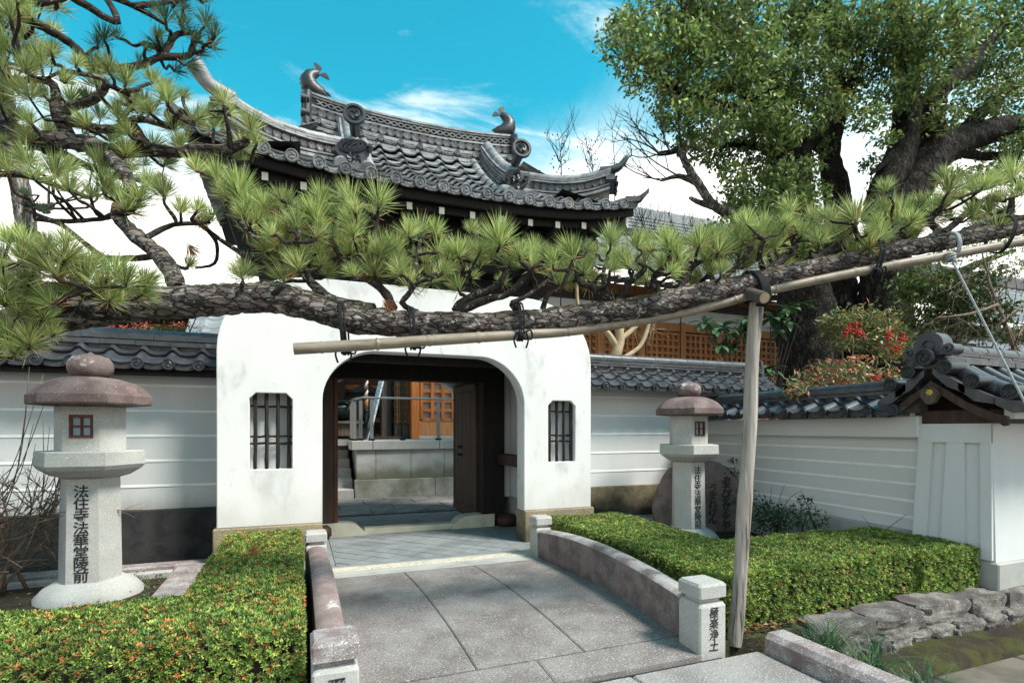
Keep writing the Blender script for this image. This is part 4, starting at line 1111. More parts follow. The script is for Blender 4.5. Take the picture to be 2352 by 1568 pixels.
for s in (-1, 1):       # bargeboards
    pts = [(gx - .19, YC + s * t, gz(YC + s * t) - .22) for t in [(.66 if s < 0 else .42) * k / 12 for k in range(13)]]
    q = MB(); vs = []
    for x, y, z in pts: vs += [V((x, y, z - .045)), V((x, y, z + .04)), V((x + .05, y, z + .04)), V((x + .05, y, z - .045))]
    n = len(pts); fs = []
    for i in range(n - 1):
        for k in range(4): fs.append((i * 4 + k, i * 4 + (k + 1) % 4, i * 4 + 4 + (k + 1) % 4, i * 4 + 4 + k))
    fs += [(0, 1, 2, 3), tuple(range(4 * n - 1, 4 * n - 5, -1))]; q.add(vs, fs); obj('bargeboard', q, M_['wood_dark'], GP)
    q = MB(); q.lathe([(.03, 0), (.03, .03), (0, .035)], (gx - .20, YC + s * (.66 if s < 0 else .42), gz(YC + s * (.66 if s < 0 else .42)) - .24), 10, 0, Matrix.Rotation(-pi / 2, 4, 'Y')); obj('bargeboard_scroll', q, M_['wood_dark'], GP)
    # roof slope
    SW = .98 if s < 0 else .47
    def f(u, v, s=s): y = YC + s * SW * u; return V((gx - .14 + 1.9 * v, y, gz(y) - .04))
    m = MB(); m.grid(f, 10, 4); obj('roof_bed', m, M_['tile_bed'], GP, True)
    for k in range(6):      # barrel tiles down the slope, beside flat ones
        x = gx - .02 + .27 * k
        pts = [(x, YC + s * (.10 + (SW - .1) * t), gz(YC + s * (.10 + (SW - .1) * t)) + .02) for t in [i / 10 for i in range(11)]]
        if k:
            q = MB(); q.tube(pts, .062, 10); obj('cover_tile', q, M_['tile'], GP, True, 40)
        else:
            q = MB(); q.tube([(gx + .02, y, z + .02) for _, y, z in pts], .075, 10); obj('cover_tile', q, M_['tile'], GP, True, 40)
        m = MB(); xx = x
        m.grid(lambda u, v: V((xx + .05 + .18 * u, YC + s * (.1 + (SW - .08) * v), gz(YC + s * (.1 + (SW - .08) * v)) - .01 - .02 * sin(pi * u) + .02 * (1 - (v * 5) % 1))), 6, 15); obj('roof_tile', m, M_['tile'], GP)
        M = frame(V((x, YC + s * (SW + .005), gz(YC + s * (SW + .005)) + .02)), (s, 0, 0), (0, -s, 0)); o = inst('eave_cap', me_wflower, M, GP)
    # edge barrels that look out of the gable, carried on scalloped verge tiles
    for t in ((.17, .41, .72) if s < 0 else (.19, .38)):
        y = YC + s * (t + .0); z = gz(y) + .07
        q = MB(); q.tube([(gx - .26, y, z), (gx + .06, y, z)], .062, 14)
        dq = disc_mb(.075, .02, False, 10, 22, .2); M = frame(V((gx - .25, y, z)), (0, -1, 0), (1, 0, 0), (0, 0, 1)); q.add([M @ V(v_) for v_ in dq.v], dq.f)
        obj('verge_barrel', q, M_['tile_dark'], GP, True, 40)
        q = MB(); q.add([(gx - .22, y + s * (-.14), gz(y - s * .14) - .02), (gx - .22, y + s * .16, gz(y + s * .16) - .02), (gx - .22, y + s * .16, gz(y + s * .16) - .09), (gx - .22, y, gz(y) - .13), (gx - .22, y - s * .14, gz(y - s * .14) - .09)] + [(gx - .17, a, b2) for a, b2 in ((y + s * (-.14), gz(y - s * .14) - .02), (y + s * .16, gz(y + s * .16) - .02), (y + s * .16, gz(y + s * .16) - .09), (y, gz(y) - .13), (y - s * .14, gz(y - s * .14) - .09))], [(0, 1, 2, 3, 4), (9, 8, 7, 6, 5), (0, 5, 6, 1), (1, 6, 7, 2), (2, 7, 8, 3), (3, 8, 9, 4), (4, 9, 5, 0)]); obj('verge_apron', q, M_['tile'], GP)
# ridge of the little gable
rp = [V((gx - .18 + 2.2 * k / 8, YC, gz(YC) + .03 + .02 * (1 - k / 8))) for k in range(9)]
ridge_layers(GP, rp, [(.30, -.05, .0), (.26, .0, .03), (.24, .035, .065), (.22, .07, .10)], .075, .30, 'tile')
core(GP, rp, .16, -.1, .1)
q = MB(); q.tube([(gx - .30, YC, gz(YC) + .06), (gx - .1, YC, gz(YC) + .06)], .075, 16); dq = disc_mb(.095, .025, True, 0, 26, .2); M = frame(V((gx - .29, YC, gz(YC) + .06)), (0, -1, 0), (1, 0, 0), (0, 0, 1)); q.add([M @ V(v_) for v_ in dq.v], dq.f)
obj('ridge_disc', q, M_['tile_dark'], GP, True, 40)
# cloud-shaped ogre tile on the ridge end
q = MB(); pr = []
for cx, cz, r, a0, a1 in ((.19, .02, .06, -120, 130), (.0, .07, .15, 10, 170), (-.19, .02, .06, 50, 300)):
    for k in range(10): a = radians(a0 + (a1 - a0) * k / 9); pr.append((cx + r * cos(a), cz + r * sin(a)))
q.prism([(YC - u, gz(YC) + .11 + v_) for u, v_ in pr], 'x', gx - .24, gx - .08)
for cy_2, cz, r in ((YC, .07, .065), (YC - .19, .02, .033), (YC + .19, .02, .033)):
    q.tube([(gx - .25, cy_2 + r * (1 - .06 * t * .5) * cos(t * .6), gz(YC) + .11 + cz + r * (1 - .03 * t) * sin(t * .6)) for t in range(12)], .011, 5)
obj('ogre_tile', q, M_['tile'], GP, True, 35)
# hanging pendant with a gold flower
q = MB(); pr = []
for k in range(30):
    a = 2 * pi * k / 30; r = .066 * (1 + .3 * abs(cos(1.5 * (a + pi / 2)))); pr.append((YC + r * 1.15 * cos(a), 1.955 + r * 1.1 * sin(a)))
q.prism(pr, 'x', gx - .22, gx - .17); obj('pendant', q, M_['wood_grey'], GP)
q = MB()
for k in range(6): a = k * pi / 3; q.lathe([(.016, 0), (0, .012)], (gx - .222, YC + .02 * cos(a), 1.985 + .02 * sin(a)), 8, 0, Matrix.Rotation(-pi / 2, 4, 'Y'))
q.lathe([(.014, 0), (0, .02)], (gx - .222, YC, 1.985), 8, 0, Matrix.Rotation(-pi / 2, 4, 'Y')); obj('gold_flower', q, M_['gold'], GP)
sw2 = thing('boundary_wall', 'sunlit white ruled wall at the far right edge beyond the gabled pier', 'wall', (9, 3.6, 0), 'white ruled boundary walls')
ruled_wall(sw2, (gx + .93, 3.46, 0), (1, 0, 0), (0, -1, 0), 6, .4, .30, 1.62, (1.30, 1.06, .82, .58), M_['plaster'], M_['plinth_mix'], -.3)
wall_roof(sw2, (gx + 1.95, 3.12, 1.72), (1, 0, 0), (0, -1, 0), 5, 2, .24, .40, .22, phase=.1, courses=2)
obj('cornice', MB().box((gx + .93, 3.36, 1.48), (gx + 6.9, 3.47, 1.66), None, .01), M_['plaster'], sw2)

# ================================================================== stone wall at the channel
t = thing('retaining_wall', 'low dry wall of rough grey boulders under the right hedge', 'stone wall', (4.8, 3.15, 0))
def rock(c, sx, sy, sz, seed, sub=3, rough=.14):
    q = MB(); n1, n2 = 18, 28; c = V(c)
    def P(i, j):
        th = pi * i / n1; ph = 2 * pi * j / n2
        d = V((sin(th) * cos(ph), sin(th) * sin(ph), cos(th)))
        e = 7.0 if seed != 31 else 4.5; k = 1 / (abs(d.x) ** e + abs(d.y) ** e + abs(d.z) ** e) ** (1 / e)
        d2 = d * k; f = 1 + rough * mn.noise(d2 * 1.5 + V((seed * 7.3, 0, 0))) + rough * .7 * mn.noise(d2 * 3.5 + V((seed * 3.3, 5, 0))) + rough * .35 * mn.noise(d2 * 9 + V((seed * 3.3, 5, 0)))
        return c + V((d2.x * sx * f, d2.y * sy * f, d2.z * sz * f))
    q.v = [P(i, j) for i in range(n1 + 1) for j in range(n2)]
    q.f = [(i * n2 + j, (i + 1) * n2 + j, (i + 1) * n2 + (j + 1) % n2, i * n2 + (j + 1) % n2) for i in range(n1) for j in range(n2)]
    return q
sx = 3.86; k = 0
for wd, ht in ((.56, .24), (.60, .21), (.68, .20), (.52, .25), (.70, .24), (.6, .26)):
    obj('boulder', rock((sx + wd / 2, 3.20 + rnd.uniform(-.02, .02), .055 - ht / 2 + rnd.uniform(-.01, .015)), wd / 2, .17, ht / 2, k), M_['stone_wall'], t, True, 24); sx += wd + .008; k += 1
sx = 4.28
for wd in (.16, .30, .26, .34, .36, .30, .24, .32, .36, .4):
    obj('boulder', rock((sx + wd / 2, 3.07 + rnd.uniform(-.03, .03), -.165), wd / 2, .12, .07 + rnd.uniform(-.01, .02), k + 20), M_['stone_wall'], t, True, 24); sx += wd + .01; k += 1
for q_ in range(26):
    obj('chock_stone', rock((rnd.uniform(3.5, 6.6), 3.03 + rnd.uniform(-.09, .03), -.17), rnd.uniform(.025, .055), .035, rnd.uniform(.02, .035), q_ + 60), M_['stone_wall'], t, True, 24)

# ================================================================== stone lanterns
HEXPH = radians(-60)           # one face looks straight at the street
def hexring(r, z, c, ph=0): return [V((c[0] + r * cos(HEXPH + ph + k * pi / 3), c[1] + r * sin(HEXPH + ph + k * pi / 3), c[2] + z)) for k in range(6)]
def hexstack(mb, prof, c, sub=1):
    """rings of a hexagonal profile; sub rounds each side into more points"""
    n = 6 * sub; vs = []
    for r, z in prof:
        h = hexring(r, z, c)
        for k in range(6):
            for s in range(sub): vs.append(h[k].lerp(h[(k + 1) % 6], s / sub))
    fs = [tuple(range(n - 1, -1, -1)), tuple(range(len(vs) - n, len(vs)))]
    for i in range(len(prof) - 1):
        for k in range(n): fs.append((i * n + k, i * n + (k + 1) % n, (i + 1) * n + (k + 1) % n, (i + 1) * n + k))
    return mb.add(vs, fs)
M_['lantern_cap'] = mat('lantern_cap', (.20, .15, .142), (.13, .088, .085), 5, .35, .65, .9, .6, 140, speck=[((.09, .075, .07), 90, .60, .66), ((.42, .40, .37), 70, .66, .71)], stain=((.58, .57, .53), 2.0, .565, .63, .95), local=True)
M_['granite_lantern'] = mat('granite_lantern', (.46, .455, .435), (.39, .385, .365), 3, .35, .65, .85, .4, 200, speck=[((.24, .25, .25), 120, .585, .66), ((.62, .615, .60), 100, .60, .66)], stain=((.36, .33, .23), 1.5, .52, .75, .6), local=True)
def make_lantern(c, label, big=1.0):
    t = thing('stone_lantern', label, 'stone lantern', c, 'tall hexagonal stone lanterns beside the gate')
    G = M_['granite_lantern']
    m = MB(); m.lathe([(.45, -.1), (.44, .03), (.38, .10), (.27, .165), (0, .17)], c, 24); obj('base', m, G, t, True, 50)
    m = MB(); hexstack(m, [(.262, .155), (.246, 1.165)], c); obj('shaft', m, G, t)
    m = MB(); hexstack(m, [(.245, 1.155), (.33, 1.18), (.43, 1.245), (.46, 1.285), (.453, 1.41), (.445, 1.42)], c); obj('platform', m, G, t)
    # light box: six walls, one with a window opening
    r0, zb, zt = .295, 1.421, 1.845
    ap = r0 * cos(pi / 6); hw = r0 / 2
    m = MB()
    for k in range(6):
        a = -pi / 2 + k * pi / 3; nx = V((cos(a), sin(a), 0)); tx = V((-sin(a), cos(a), 0)); M = frame(V(c) + nx * ap, tx, -nx, U_)
        wx0, wx1, wz0, wz1 = (-.093, .093, zb + .125, zb + .345)
        if k in (0,):
            for (a0, b0, a1, b1) in ((-hw, zb, wx0, zt), (wx1, zb, hw, zt), (wx0, zb, wx1, wz0), (wx0, wz1, wx1, zt)):
                m.box((a0, 0, b0), (a1, .08, b1), M)
        else: m.box((-hw, 0, zb), (hw, .05, zt), M)
    obj('light_box', m, G, t)
    fr = MB(); M = frame(V(c) + V((0, -ap, 0)), (1, 0, 0), (0, 1, 0), U_)
    for (a0, b0, a1, b1) in ((-.092, zb + .126, -.073, zb + .344), (.073, zb + .126, .092, zb + .344), (-.073, zb + .126, .073, zb + .15), (-.073, zb + .32, .073, zb + .344)): fr.box((a0, -.008, b0), (a1, .03, b1), M)
    w_ = obj('window_frame', fr, M_['wood_red'], t)
    mu = MB(); mu.box((-.008, .002, zb + .15), (.008, .024, zb + .32), M); mu.box((-.073, .004, zb + .228), (-.0082, .022, zb + .243), M); mu.box((.0082, .004, zb + .228), (.073, .022, zb + .243), M); obj('window_bar', mu, M_['wood_red'], w_)
    for sx in (-1, 1):
        for sz in (0, 1):
            pn = MB(); x0 = .009 if sx > 0 else -.072; pn.box((x0, .026, zb + .151 + .093 * sz), (x0 + .063, .032, zb + .226 + .093 * sz), M); obj('pane', pn, M_['pane_blue'], w_)
    m = MB(); sub = 4; prof = [(.33, 1.85), (.515, 1.865), (.524, 1.88), (.522, 1.955), (.498, 1.98), (.45, 2.035), (.37, 2.085), (.26, 2.122), (.15, 2.14), (.02, 2.145)]
    n = 6 * sub; vs = []
    for i, (r, z) in enumerate(prof):
        rd = max(0, (i - 4)) / 6
        for k in range(6):
            for s in range(sub):
                h = hexring(r, z, c); p = h[k].lerp(h[(k + 1) % 6], s / sub); d = V((p.x - c[0], p.y - c[1], 0)); L = d.length
                if L > 1e-6: d = d * ((L + (r * .95 - L) * min(rd, 1)) / L)
                vs.append(V((c[0] + d.x, c[1] + d.y, p.z)))
    m.add(vs, [tuple(range(n - 1, -1, -1)), tuple(range(len(vs) - n, len(vs)))] + [(i * n + k, i * n + (k + 1) % n, (i + 1) * n + (k + 1) % n, (i + 1) * n + k) for i in range(len(prof) - 1) for k in range(n)])
    obj('canopy', m, M_['lantern_cap'], t, True, 28)
    m = MB(); m.lathe([(.13, 2.135), (.172, 2.165), (.19, 2.225), (.183, 2.285), (.145, 2.335), (.065, 2.362), (.028, 2.37), (.012, 2.385), (0, 2.39)], c, 24); obj('finial', m, M_['lantern_cap'], t, True, 60)
    # lettering down the street face; the face leans in a little
    r_b, r_t = .262 * cos(pi / 6), .246 * cos(pi / 6)
    def fy(z): return c[1] - (r_b + (r_t - r_b) * (z - .155) / 1.01)
    z0 = 1.03
    up = V((0, fy(1.0) - fy(.2), .8)).normalized()
    inscription(t, '法住寺法華堂陵前', (c[0] - .01, fy(z0) - .001, z0 + c[2]), .115, .126, (1, 0, 0), up, bold=.0016, wob=.02)
    return t
LC = V((-1.90, 6.52, -.03))
lant = make_lantern(LC, 'large stone lantern at left, carved with a column of characters, standing behind the hedge')
l2 = copy_tree(lant); l2.location = (5.53, 6.72, -.05); l2['label'] = 'stone lantern with reddish cap at right, its foot hidden by the hedge'

# inscribed boulder beside the right lantern
bt_ = thing('inscribed_rock', 'rounded brown memorial rock with flowing carved script behind the wooden prop', 'rock', (6.08, 7.1, 0))
q = rock((0, 0, .40), .78, .22, .66, 31, 3, .10); RM = Matrix.Translation((6.08, 7.10, 0)) @ Matrix.Rotation(-YAW, 4, 'Z')
for i, p in enumerate(q.v):
    x, y, z = p; f = 1 - .36 * max(0, (z - .25) / .8) ** 1.3; q.v[i] = tuple(RM @ V((x * f, y + .06 * max(0, z - .2), z)))
obj('rock_body', q, M_['boulder'], bt_, True, 60)
# ================================================================== planting
import numpy as np
rng = np.random.default_rng(11)
def leaf_mesh(name, P, T, Bv, L, W, C, m, fold=.18):
    """many leaves in one mesh: a rhombus each, its tip along T, its width along Bv"""
    n = len(P); T = T / np.linalg.norm(T, axis=1, keepdims=True)
    Bv = Bv - T * np.sum(Bv * T, axis=1, keepdims=True); Bv = Bv / np.maximum(np.linalg.norm(Bv, axis=1, keepdims=True), 1e-6)
    Nn = np.cross(T, Bv); L = L[:, None]; W = W[:, None]
    mid = P + T * L * .45 - Nn * L * fold * .5
    vs = np.stack([P, mid + Bv * W * .5, P + T * L - Nn * L * fold, mid - Bv * W * .5], 1).reshape(-1, 3)
    me = bpy.data.meshes.new(name); me.vertices.add(4 * n); me.vertices.foreach_set('co', vs.astype(np.float32).ravel())
    me.loops.add(4 * n); me.loops.foreach_set('vertex_index', np.arange(4 * n, dtype=np.int32))
    me.polygons.add(n); me.polygons.foreach_set('loop_start', np.arange(0, 4 * n, 4, dtype=np.int32)); me.polygons.foreach_set('loop_total', np.full(n, 4, dtype=np.int32))
    ca = me.color_attributes.new('Col', 'FLOAT_COLOR', 'POINT')
    cc = np.ones((n, 4, 4), np.float32); cc[:, :, :3] = C[:, None, :]; ca.data.foreach_set('color', cc.ravel())
    me.materials.append(m); me.update(); me.validate(); return me
def unit(n):
    d = rng.normal(size=(n, 3)); return d / np.linalg.norm(d, axis=1, keepdims=True)
def palette(n, cols, wts, jit=.18):
    c = np.array(cols)[rng.choice(len(cols), n, p=np.array(wts) / sum(wts))]
    return np.clip(c * (1 + rng.normal(0, jit, (n, 1))) * (1 + rng.normal(0, jit * .3, (n, 3))), .004, .9)
# ---- hedges
def hedge(name, label, boxes, ndens, cols, wts, z0, leafL=.026):
    t = thing(name, label, 'hedge', ((boxes[0][0] + boxes[0][1]) / 2, (boxes[0][2] + boxes[0][3]) / 2, 0), 'clipped azalea hedges')
    core_ = MB(); Ps = []; Ns = []
    for bi, (x0, x1, ya, yb, z1) in enumerate(boxes):
        core_.box((x0 + .07, ya + .07, z0), (x1 - .07, yb - .07, z1 - .07), None, .05)
        faces = [((x0, x1), (ya, yb), 'z', z1), ((x0, x1), (z0 + .03, z1), 'y', ya), ((x0, x1), (z0 + .03, z1), 'Y', yb), ((ya, yb), (z0 + .03, z1), 'x', x0), ((ya, yb), (z0 + .03, z1), 'X', x1)]
        for (a0, a1), (b0, b1), ax, val in faces:
            n = int((a1 - a0) * (b1 - b0) * ndens)
            a = rng.uniform(a0, a1, n); b = rng.uniform(b0, b1, n); v = np.full(n, val)
            nr = {'z': (0, 0, 1), 'y': (0, -1, 0), 'Y': (0, 1, 0), 'x': (-1, 0, 0), 'X': (1, 0, 0)}[ax]
            p = {'z': np.stack([a, b, v], 1), 'y': np.stack([a, v, b], 1), 'Y': np.stack([a, v, b], 1), 'x': np.stack([v, a, b], 1), 'X': np.stack([v, a, b], 1)}[ax]
            # round the shoulders
            r = .06; c = np.stack([np.clip(p[:, 0], x0 + r, x1 - r), np.clip(p[:, 1], ya + r, yb - r), np.minimum(p[:, 2], z1 - r)], 1)
            d = p - c; dl = np.linalg.norm(d, axis=1, keepdims=True); nn = np.where(dl > 1e-5, d / np.maximum(dl, 1e-5), np.array(nr)); p = c + nn * r
            keep = np.ones(len(p), bool)
            for bj, (u0, u1, w0, w1, zz1) in enumerate(boxes):
                if bj != bi: keep &= ~((p[:, 0] > u0 + .05) & (p[:, 0] < u1 - .05) & (p[:, 1] > w0 + .05) & (p[:, 1] < w1 - .05) & (p[:, 2] < zz1 - .06))
            Ps.append(p[keep]); Ns.append(nn[keep])
    P = np.concatenate(Ps); Nn = np.concatenate(Ns)
    lump = np.array([mn.noise(V((x * 3.1, y * 3.1, z * 3.1))) + .7 * mn.noise(V((x * 9, y * 9, z * 9))) for x, y, z in P])
    P = P + Nn * (lump[:, None] * .020 - .012 - np.abs(rng.normal(0, .016, (len(P), 1))))
    obj('branches', core_, M_['twig_black'], t)
    K = 6; n = len(P)
    Ax = Nn * .9 + np.array([0, 0, .55]) + rng.normal(0, .35, (n, 3)); Ax /= np.linalg.norm(Ax, axis=1, keepdims=True)
    s1 = np.cross(Ax, unit(n)); s1 /= np.linalg.norm(s1, axis=1, keepdims=True); s2 = np.cross(Ax, s1)
    base = palette(n, cols, wts, .2)
    clump = np.array([mn.noise(V((x * 2.2 + 9, y * 2.2, z * 2.2))) for x, y, z in P])
    base = base * (1 + .35 * clump[:, None])
    a_P, a_T, a_B, a_C = [], [], [], []
    for k in range(K):
        a = 2 * pi * k / K + rng.uniform(-.4, .4, n); el = rng.uniform(.25, .95, n)
        T = (s1 * np.cos(a)[:, None] + s2 * np.sin(a)[:, None]) * np.cos(el)[:, None] + Ax * np.sin(el)[:, None]
        a_P.append(P + T * .003); a_T.append(T); a_B.append(np.cross(T, Ax) + rng.normal(0, .15, (n, 3))); a_C.append(np.clip(base * (1 + rng.normal(0, .12, (n, 1))), .004, .9))
    n6 = n * K
    me = leaf_mesh('foliage', np.concatenate(a_P) - np.array(off_of(t)), np.concatenate(a_T), np.concatenate(a_B), rng.uniform(.7, 1.2, n6) * leafL, rng.uniform(.7, 1.1, n6) * leafL * .42, np.concatenate(a_C), M_['leaf_shiny'])
    o = bpy.data.objects.new('foliage', me); COL.objects.link(o); o.parent = t; o['kind'] = 'stuff'
    return t
GR = [(.115, .19, .04), (.20, .275, .06), (.33, .38, .09), (.06, .11, .027), (.52, .17, .05), (.44, .26, .09)]
hedge('azalea_hedge', 'clipped green hedge with many orange tipped leaves at lower left round the big lantern', [(-.72, .04, 3.28, 6.55, .50), (-5.0, -.60, 3.26, 4.22, .50)], 2500, GR, (.36, .28, .15, .13, .055, .04), -.03)
hedge('azalea_hedge', 'long clipped yellow green hedge right of the bridge behind the wooden prop', [(3.02, 4.1, 3.42, 6.45, .47), (3.05, 5.66, 3.36, 4.50, .46), (5.4, 6.27, 3.29, 4.42, .462)], 2300, GR, (.38, .30, .19, .11, .008, .02), -.02)

# ---- needles
def needle_tuft(seed, n=190, cols=None, droop=.0, spread=1.75, lean=.0):
    r = np.random.default_rng(seed)
    ph = r.uniform(0, 2 * pi, n); th = np.abs(r.normal(0, .5, n)) * spread * .72 + r.uniform(0, .55, n); th = np.minimum(th, 2.2)
    T = np.stack([np.sin(th) * np.cos(ph), np.sin(th) * np.sin(ph), np.cos(th)], 1)
    h = r.uniform(0, .055, n) * (1 - th / 3)
    P = np.stack([np.zeros(n), np.zeros(n), h - .02], 1) + T * .006
    L = r.uniform(.115, .175, n) * (1 - .12 * (th > 1.5))
    B = np.cross(T, r.normal(size=(n, 3)))
    ca = np.array(cols or [(.26, .33, .10), (.38, .45, .16), (.54, .58, .25), (.13, .21, .075), (.56, .46, .2)]); w_ = np.array([.33, .29, .18, .14, .06])
    C = ca[r.choice(5, n, p=w_)] * (1 + r.normal(0, .12, (n, 1)))
    old = (th > 1.4) & (r.random(n) < .5); C[old] = np.array([.42, .25, .09]) * (1 + r.normal(0, .2, (old.sum(), 1)))
    C = np.clip(C, .005, .8)
    nb = 5; P = np.concatenate([P, np.zeros((nb, 3)) + [0, 0, .02]]); T = np.concatenate([T, r.normal(0, .25, (nb, 3)) + [0, 0, 1]]); B = np.concatenate([B, r.normal(size=(nb, 3))]); L = np.concatenate([L, np.full(nb, .045)]); C = np.concatenate([C, np.full((nb, 3), 1) * [.50, .36, .22]]); n += nb
    global rng
    me = leaf_mesh('needle_tuft', P, T, B, L, np.where(np.arange(n) < n - 5, .0052, .014), C, M_['needle'], fold=.05)
    return me
tufts = [needle_tuft(s, 150 + 20 * (s % 3), None, 0, 1.5 + .12 * (s % 4)) for s in range(8)]
BLUE = [(.045, .10, .05), (.07, .13, .06), (.09, .16, .07), (.035, .08, .045), (.16, .17, .07)]
tufts_b = [needle_tuft(50 + s, 100, BLUE, 0, 1.6) for s in range(4)]
DRY = [(.30, .12, .04), (.36, .17, .06), (.25, .09, .035), (.4, .2, .08), (.2, .08, .03)]
tuft_dry = needle_tuft(90, 70, DRY, 0, 1.0)
def bark_tube(mb, pts, n=14, amp=.18, freq=9.0, seg=None, plates=True):
    """rough limb: (x, y, z, r) points; the surface is broken into bark plates"""
    sp = smooth_path(pts, seg or max(8, int(sum((V(pts[i + 1][:3]) - V(pts[i][:3])).length for i in range(len(pts) - 1)) / .035)))
    vs = []; x = None; m = len(sp)
    for i, p in enumerate(sp):
        q = V(p[:3]); t = V(sp[min(i + 1, m - 1)][:3]) - V(sp[max(i - 1, 0)][:3])
        if t.length < 1e-9: t = V((0, 0, 1))
        t.normalize()
        if x is None: x = t.orthogonal().normalized()
        else: x = (x - t * x.dot(t)).normalized()
        y = t.cross(x)
        for k in range(n):
            a = 2 * pi * k / n; d = x * cos(a) + y * sin(a); w0 = q + d * p[3]
            f = mn.noise(w0 * freq * .35) * .8
            if plates:
                ds = mn.voronoi(V((w0.x * freq * .8, w0.y * freq * 1.4, w0.z * freq * 1.6)))[0]; f += min(ds[1] - ds[0], .45) * 1.5 - .4
            vs.append(q + d * p[3] * (1 + amp * f))
    fs = [(i * n + k, i * n + (k + 1) % n, (i + 1) * n + (k + 1) % n, (i + 1) * n + k) for i in range(m - 1) for k in range(n)]
    fs += [tuple(range(n - 1, -1, -1)), tuple(range((m - 1) * n, m * n))]
    return mb.add(vs, fs)
def P4(px, py, y, rp):
    k = y / ray(px, py).y; p = C_ + ray(px, py) * k; return (p.x, p.y, p.z, rp * k / 1250)
pine = thing('pine_tree', 'old pine whose long rough trunk crosses in front of the white gate', 'pine tree', (-3.6, 4.6, 0))
TR = [(-150, 800, 4.4, 38), (60, 738, 4.25, 38), (200, 716, 4.15, 37), (340, 699, 4.1, 37), (480, 690, 4.02, 36), (620, 684, 3.95, 34), (700, 700, 3.9, 33), (790, 728, 3.85, 32), (880, 741, 3.8, 31), (1000, 747, 3.74, 30), (1100, 747, 3.68, 29), (1200, 742, 3.62, 29), (1300, 732, 3.56, 29), (1400, 717, 3.5, 28), (1500, 701, 3.43, 28), (1600, 679, 3.36, 27), (1720, 653, 3.28, 26), (1850, 621, 3.17, 24), (2000, 587, 3.05, 21), (2150, 558, 2.92, 19), (2352, 522, 2.75, 16), (2600, 480, 2.6, 13)]
trp = [(-3.9, 4.75, -.1, .24), (-3.75, 4.7, .9, .20), (-3.2, 4.6, 1.7, .17)] + [P4(*a) for a in TR]
m = MB(); bark_tube(m, trp, 44, .16, 15, 620); tro = obj('trunk', m, M_['bark'], pine, True, 60)
skel = []          # world samples of every limb: (point, radius)
def limb(parent, pts, bark='bark', n=12, amp=.3, freq=16, name='branch', sk=None):
    w4 = [P4(*a) for a in pts]
    m = MB(); bark_tube(m, w4, n, amp, freq); obj(name, m, M_[bark], parent, True, 60)
    for q in smooth_path(w4, 4 * len(w4)): (skel if sk is None else sk).append((V(q[:3]), q[3]))
def Yt(px):      # depth of the trunk at a sighting column
    for i in range(len(TR) - 1):
        if TR[i][0] <= px <= TR[i + 1][0]:
            f = (px - TR[i][0]) / (TR[i + 1][0] - TR[i][0]); return TR[i][2] + f * (TR[i + 1][2] - TR[i][2])
    return 3
for q in smooth_path(trp[3:], 90): skel.append((V(q[:3]), q[3]))
def limbs(data, dy0=-.05, dy1=.0):
    for pts, ra, rb, dy in data:
        n = len(pts); limb(pine, [(x, y, Yt(x) + dy * i / (n - 1), ra + (rb - ra) * i / (n - 1)) for i, (x, y) in enumerate(pts)], 'bark_twig' if ra < 13 else 'bark', 10)
limbs([
 ([(860, 712), (800, 700), (752, 683), (714, 648), (690, 615), (650, 592), (600, 556), (560, 520), (530, 480)], 15, 6, .35),
 ([(903, 711), (882, 669), (833, 634), (798, 610), (770, 570), (736, 490)], 11, 5, .1),
 ([(798, 610), (850, 560), (868, 500)], 7, 4, .2), ([(714, 648), (690, 590), (682, 550)], 8, 4, -.15),
 ([(959, 718), (924, 697), (941, 673), (960, 650), (990, 640)], 8, 4, -.12), ([(960, 650), (955, 600), (966, 550)], 6, 4, .15),
 ([(1046, 714), (1057, 697), (1092, 676), (1127, 666), (1158, 634), (1155, 592), (1143, 570)], 11, 6, .05),
 ([(1053, 714), (1113, 690), (1165, 676), (1204, 640), (1218, 622)], 11, 5, -.15), ([(1092, 676), (1060, 640), (1040, 600)], 7, 4, .2),
 ([(1190, 715), (1176, 697), (1204, 683), (1239, 659), (1262, 640)], 8, 4, .15), ([(1246, 711), (1260, 676), (1288, 662), (1316, 600)], 7, 4, -.1),
 ([(1403, 690), (1358, 659), (1330, 648), (1322, 605)], 9, 5, .1), ([(1420, 692), (1445, 650), (1475, 625), (1482, 612)], 9, 5, -.12), ([(1400, 690), (1385, 640), (1393, 600)], 7, 4, .15),
 ([(1560, 672), (1575, 640), (1600, 605), (1650, 590)], 9, 4, .15), ([(1520, 680), (1500, 640), (1530, 610), (1556, 600)], 8, 4, -.1), ([(1650, 650), (1690, 612), (1725, 570)], 9, 5, -.1), ([(1640, 655), (1625, 610), (1607, 575)], 7, 4, .2),
 ([(1753, 632), (1801, 593), (1825, 569), (1816, 535)], 12, 6, .1), ([(1760, 630), (1745, 590), (1756, 550)], 8, 4, -.15),
 ([(1864, 598), (1922, 569), (1975, 555), (2042, 545), (2090, 531)], 11, 6, .25), ([(1975, 555), (1965, 530), (1964, 515)], 7, 5, -.1), ([(2042, 545), (2055, 525), (2061, 512)], 6, 4, .1),
 ([(2133, 550), (2153, 531), (2138, 502), (2182, 463), (2191, 444)], 10, 6, .1), ([(2167, 536), (2234, 478), (2273, 449)], 8, 4, .2), ([(2210, 536), (2268, 512), (2350, 502), (2420, 490)], 9, 5, .1), ([(2321, 510), (2326, 449), (2350, 425)], 8, 5, .15)])
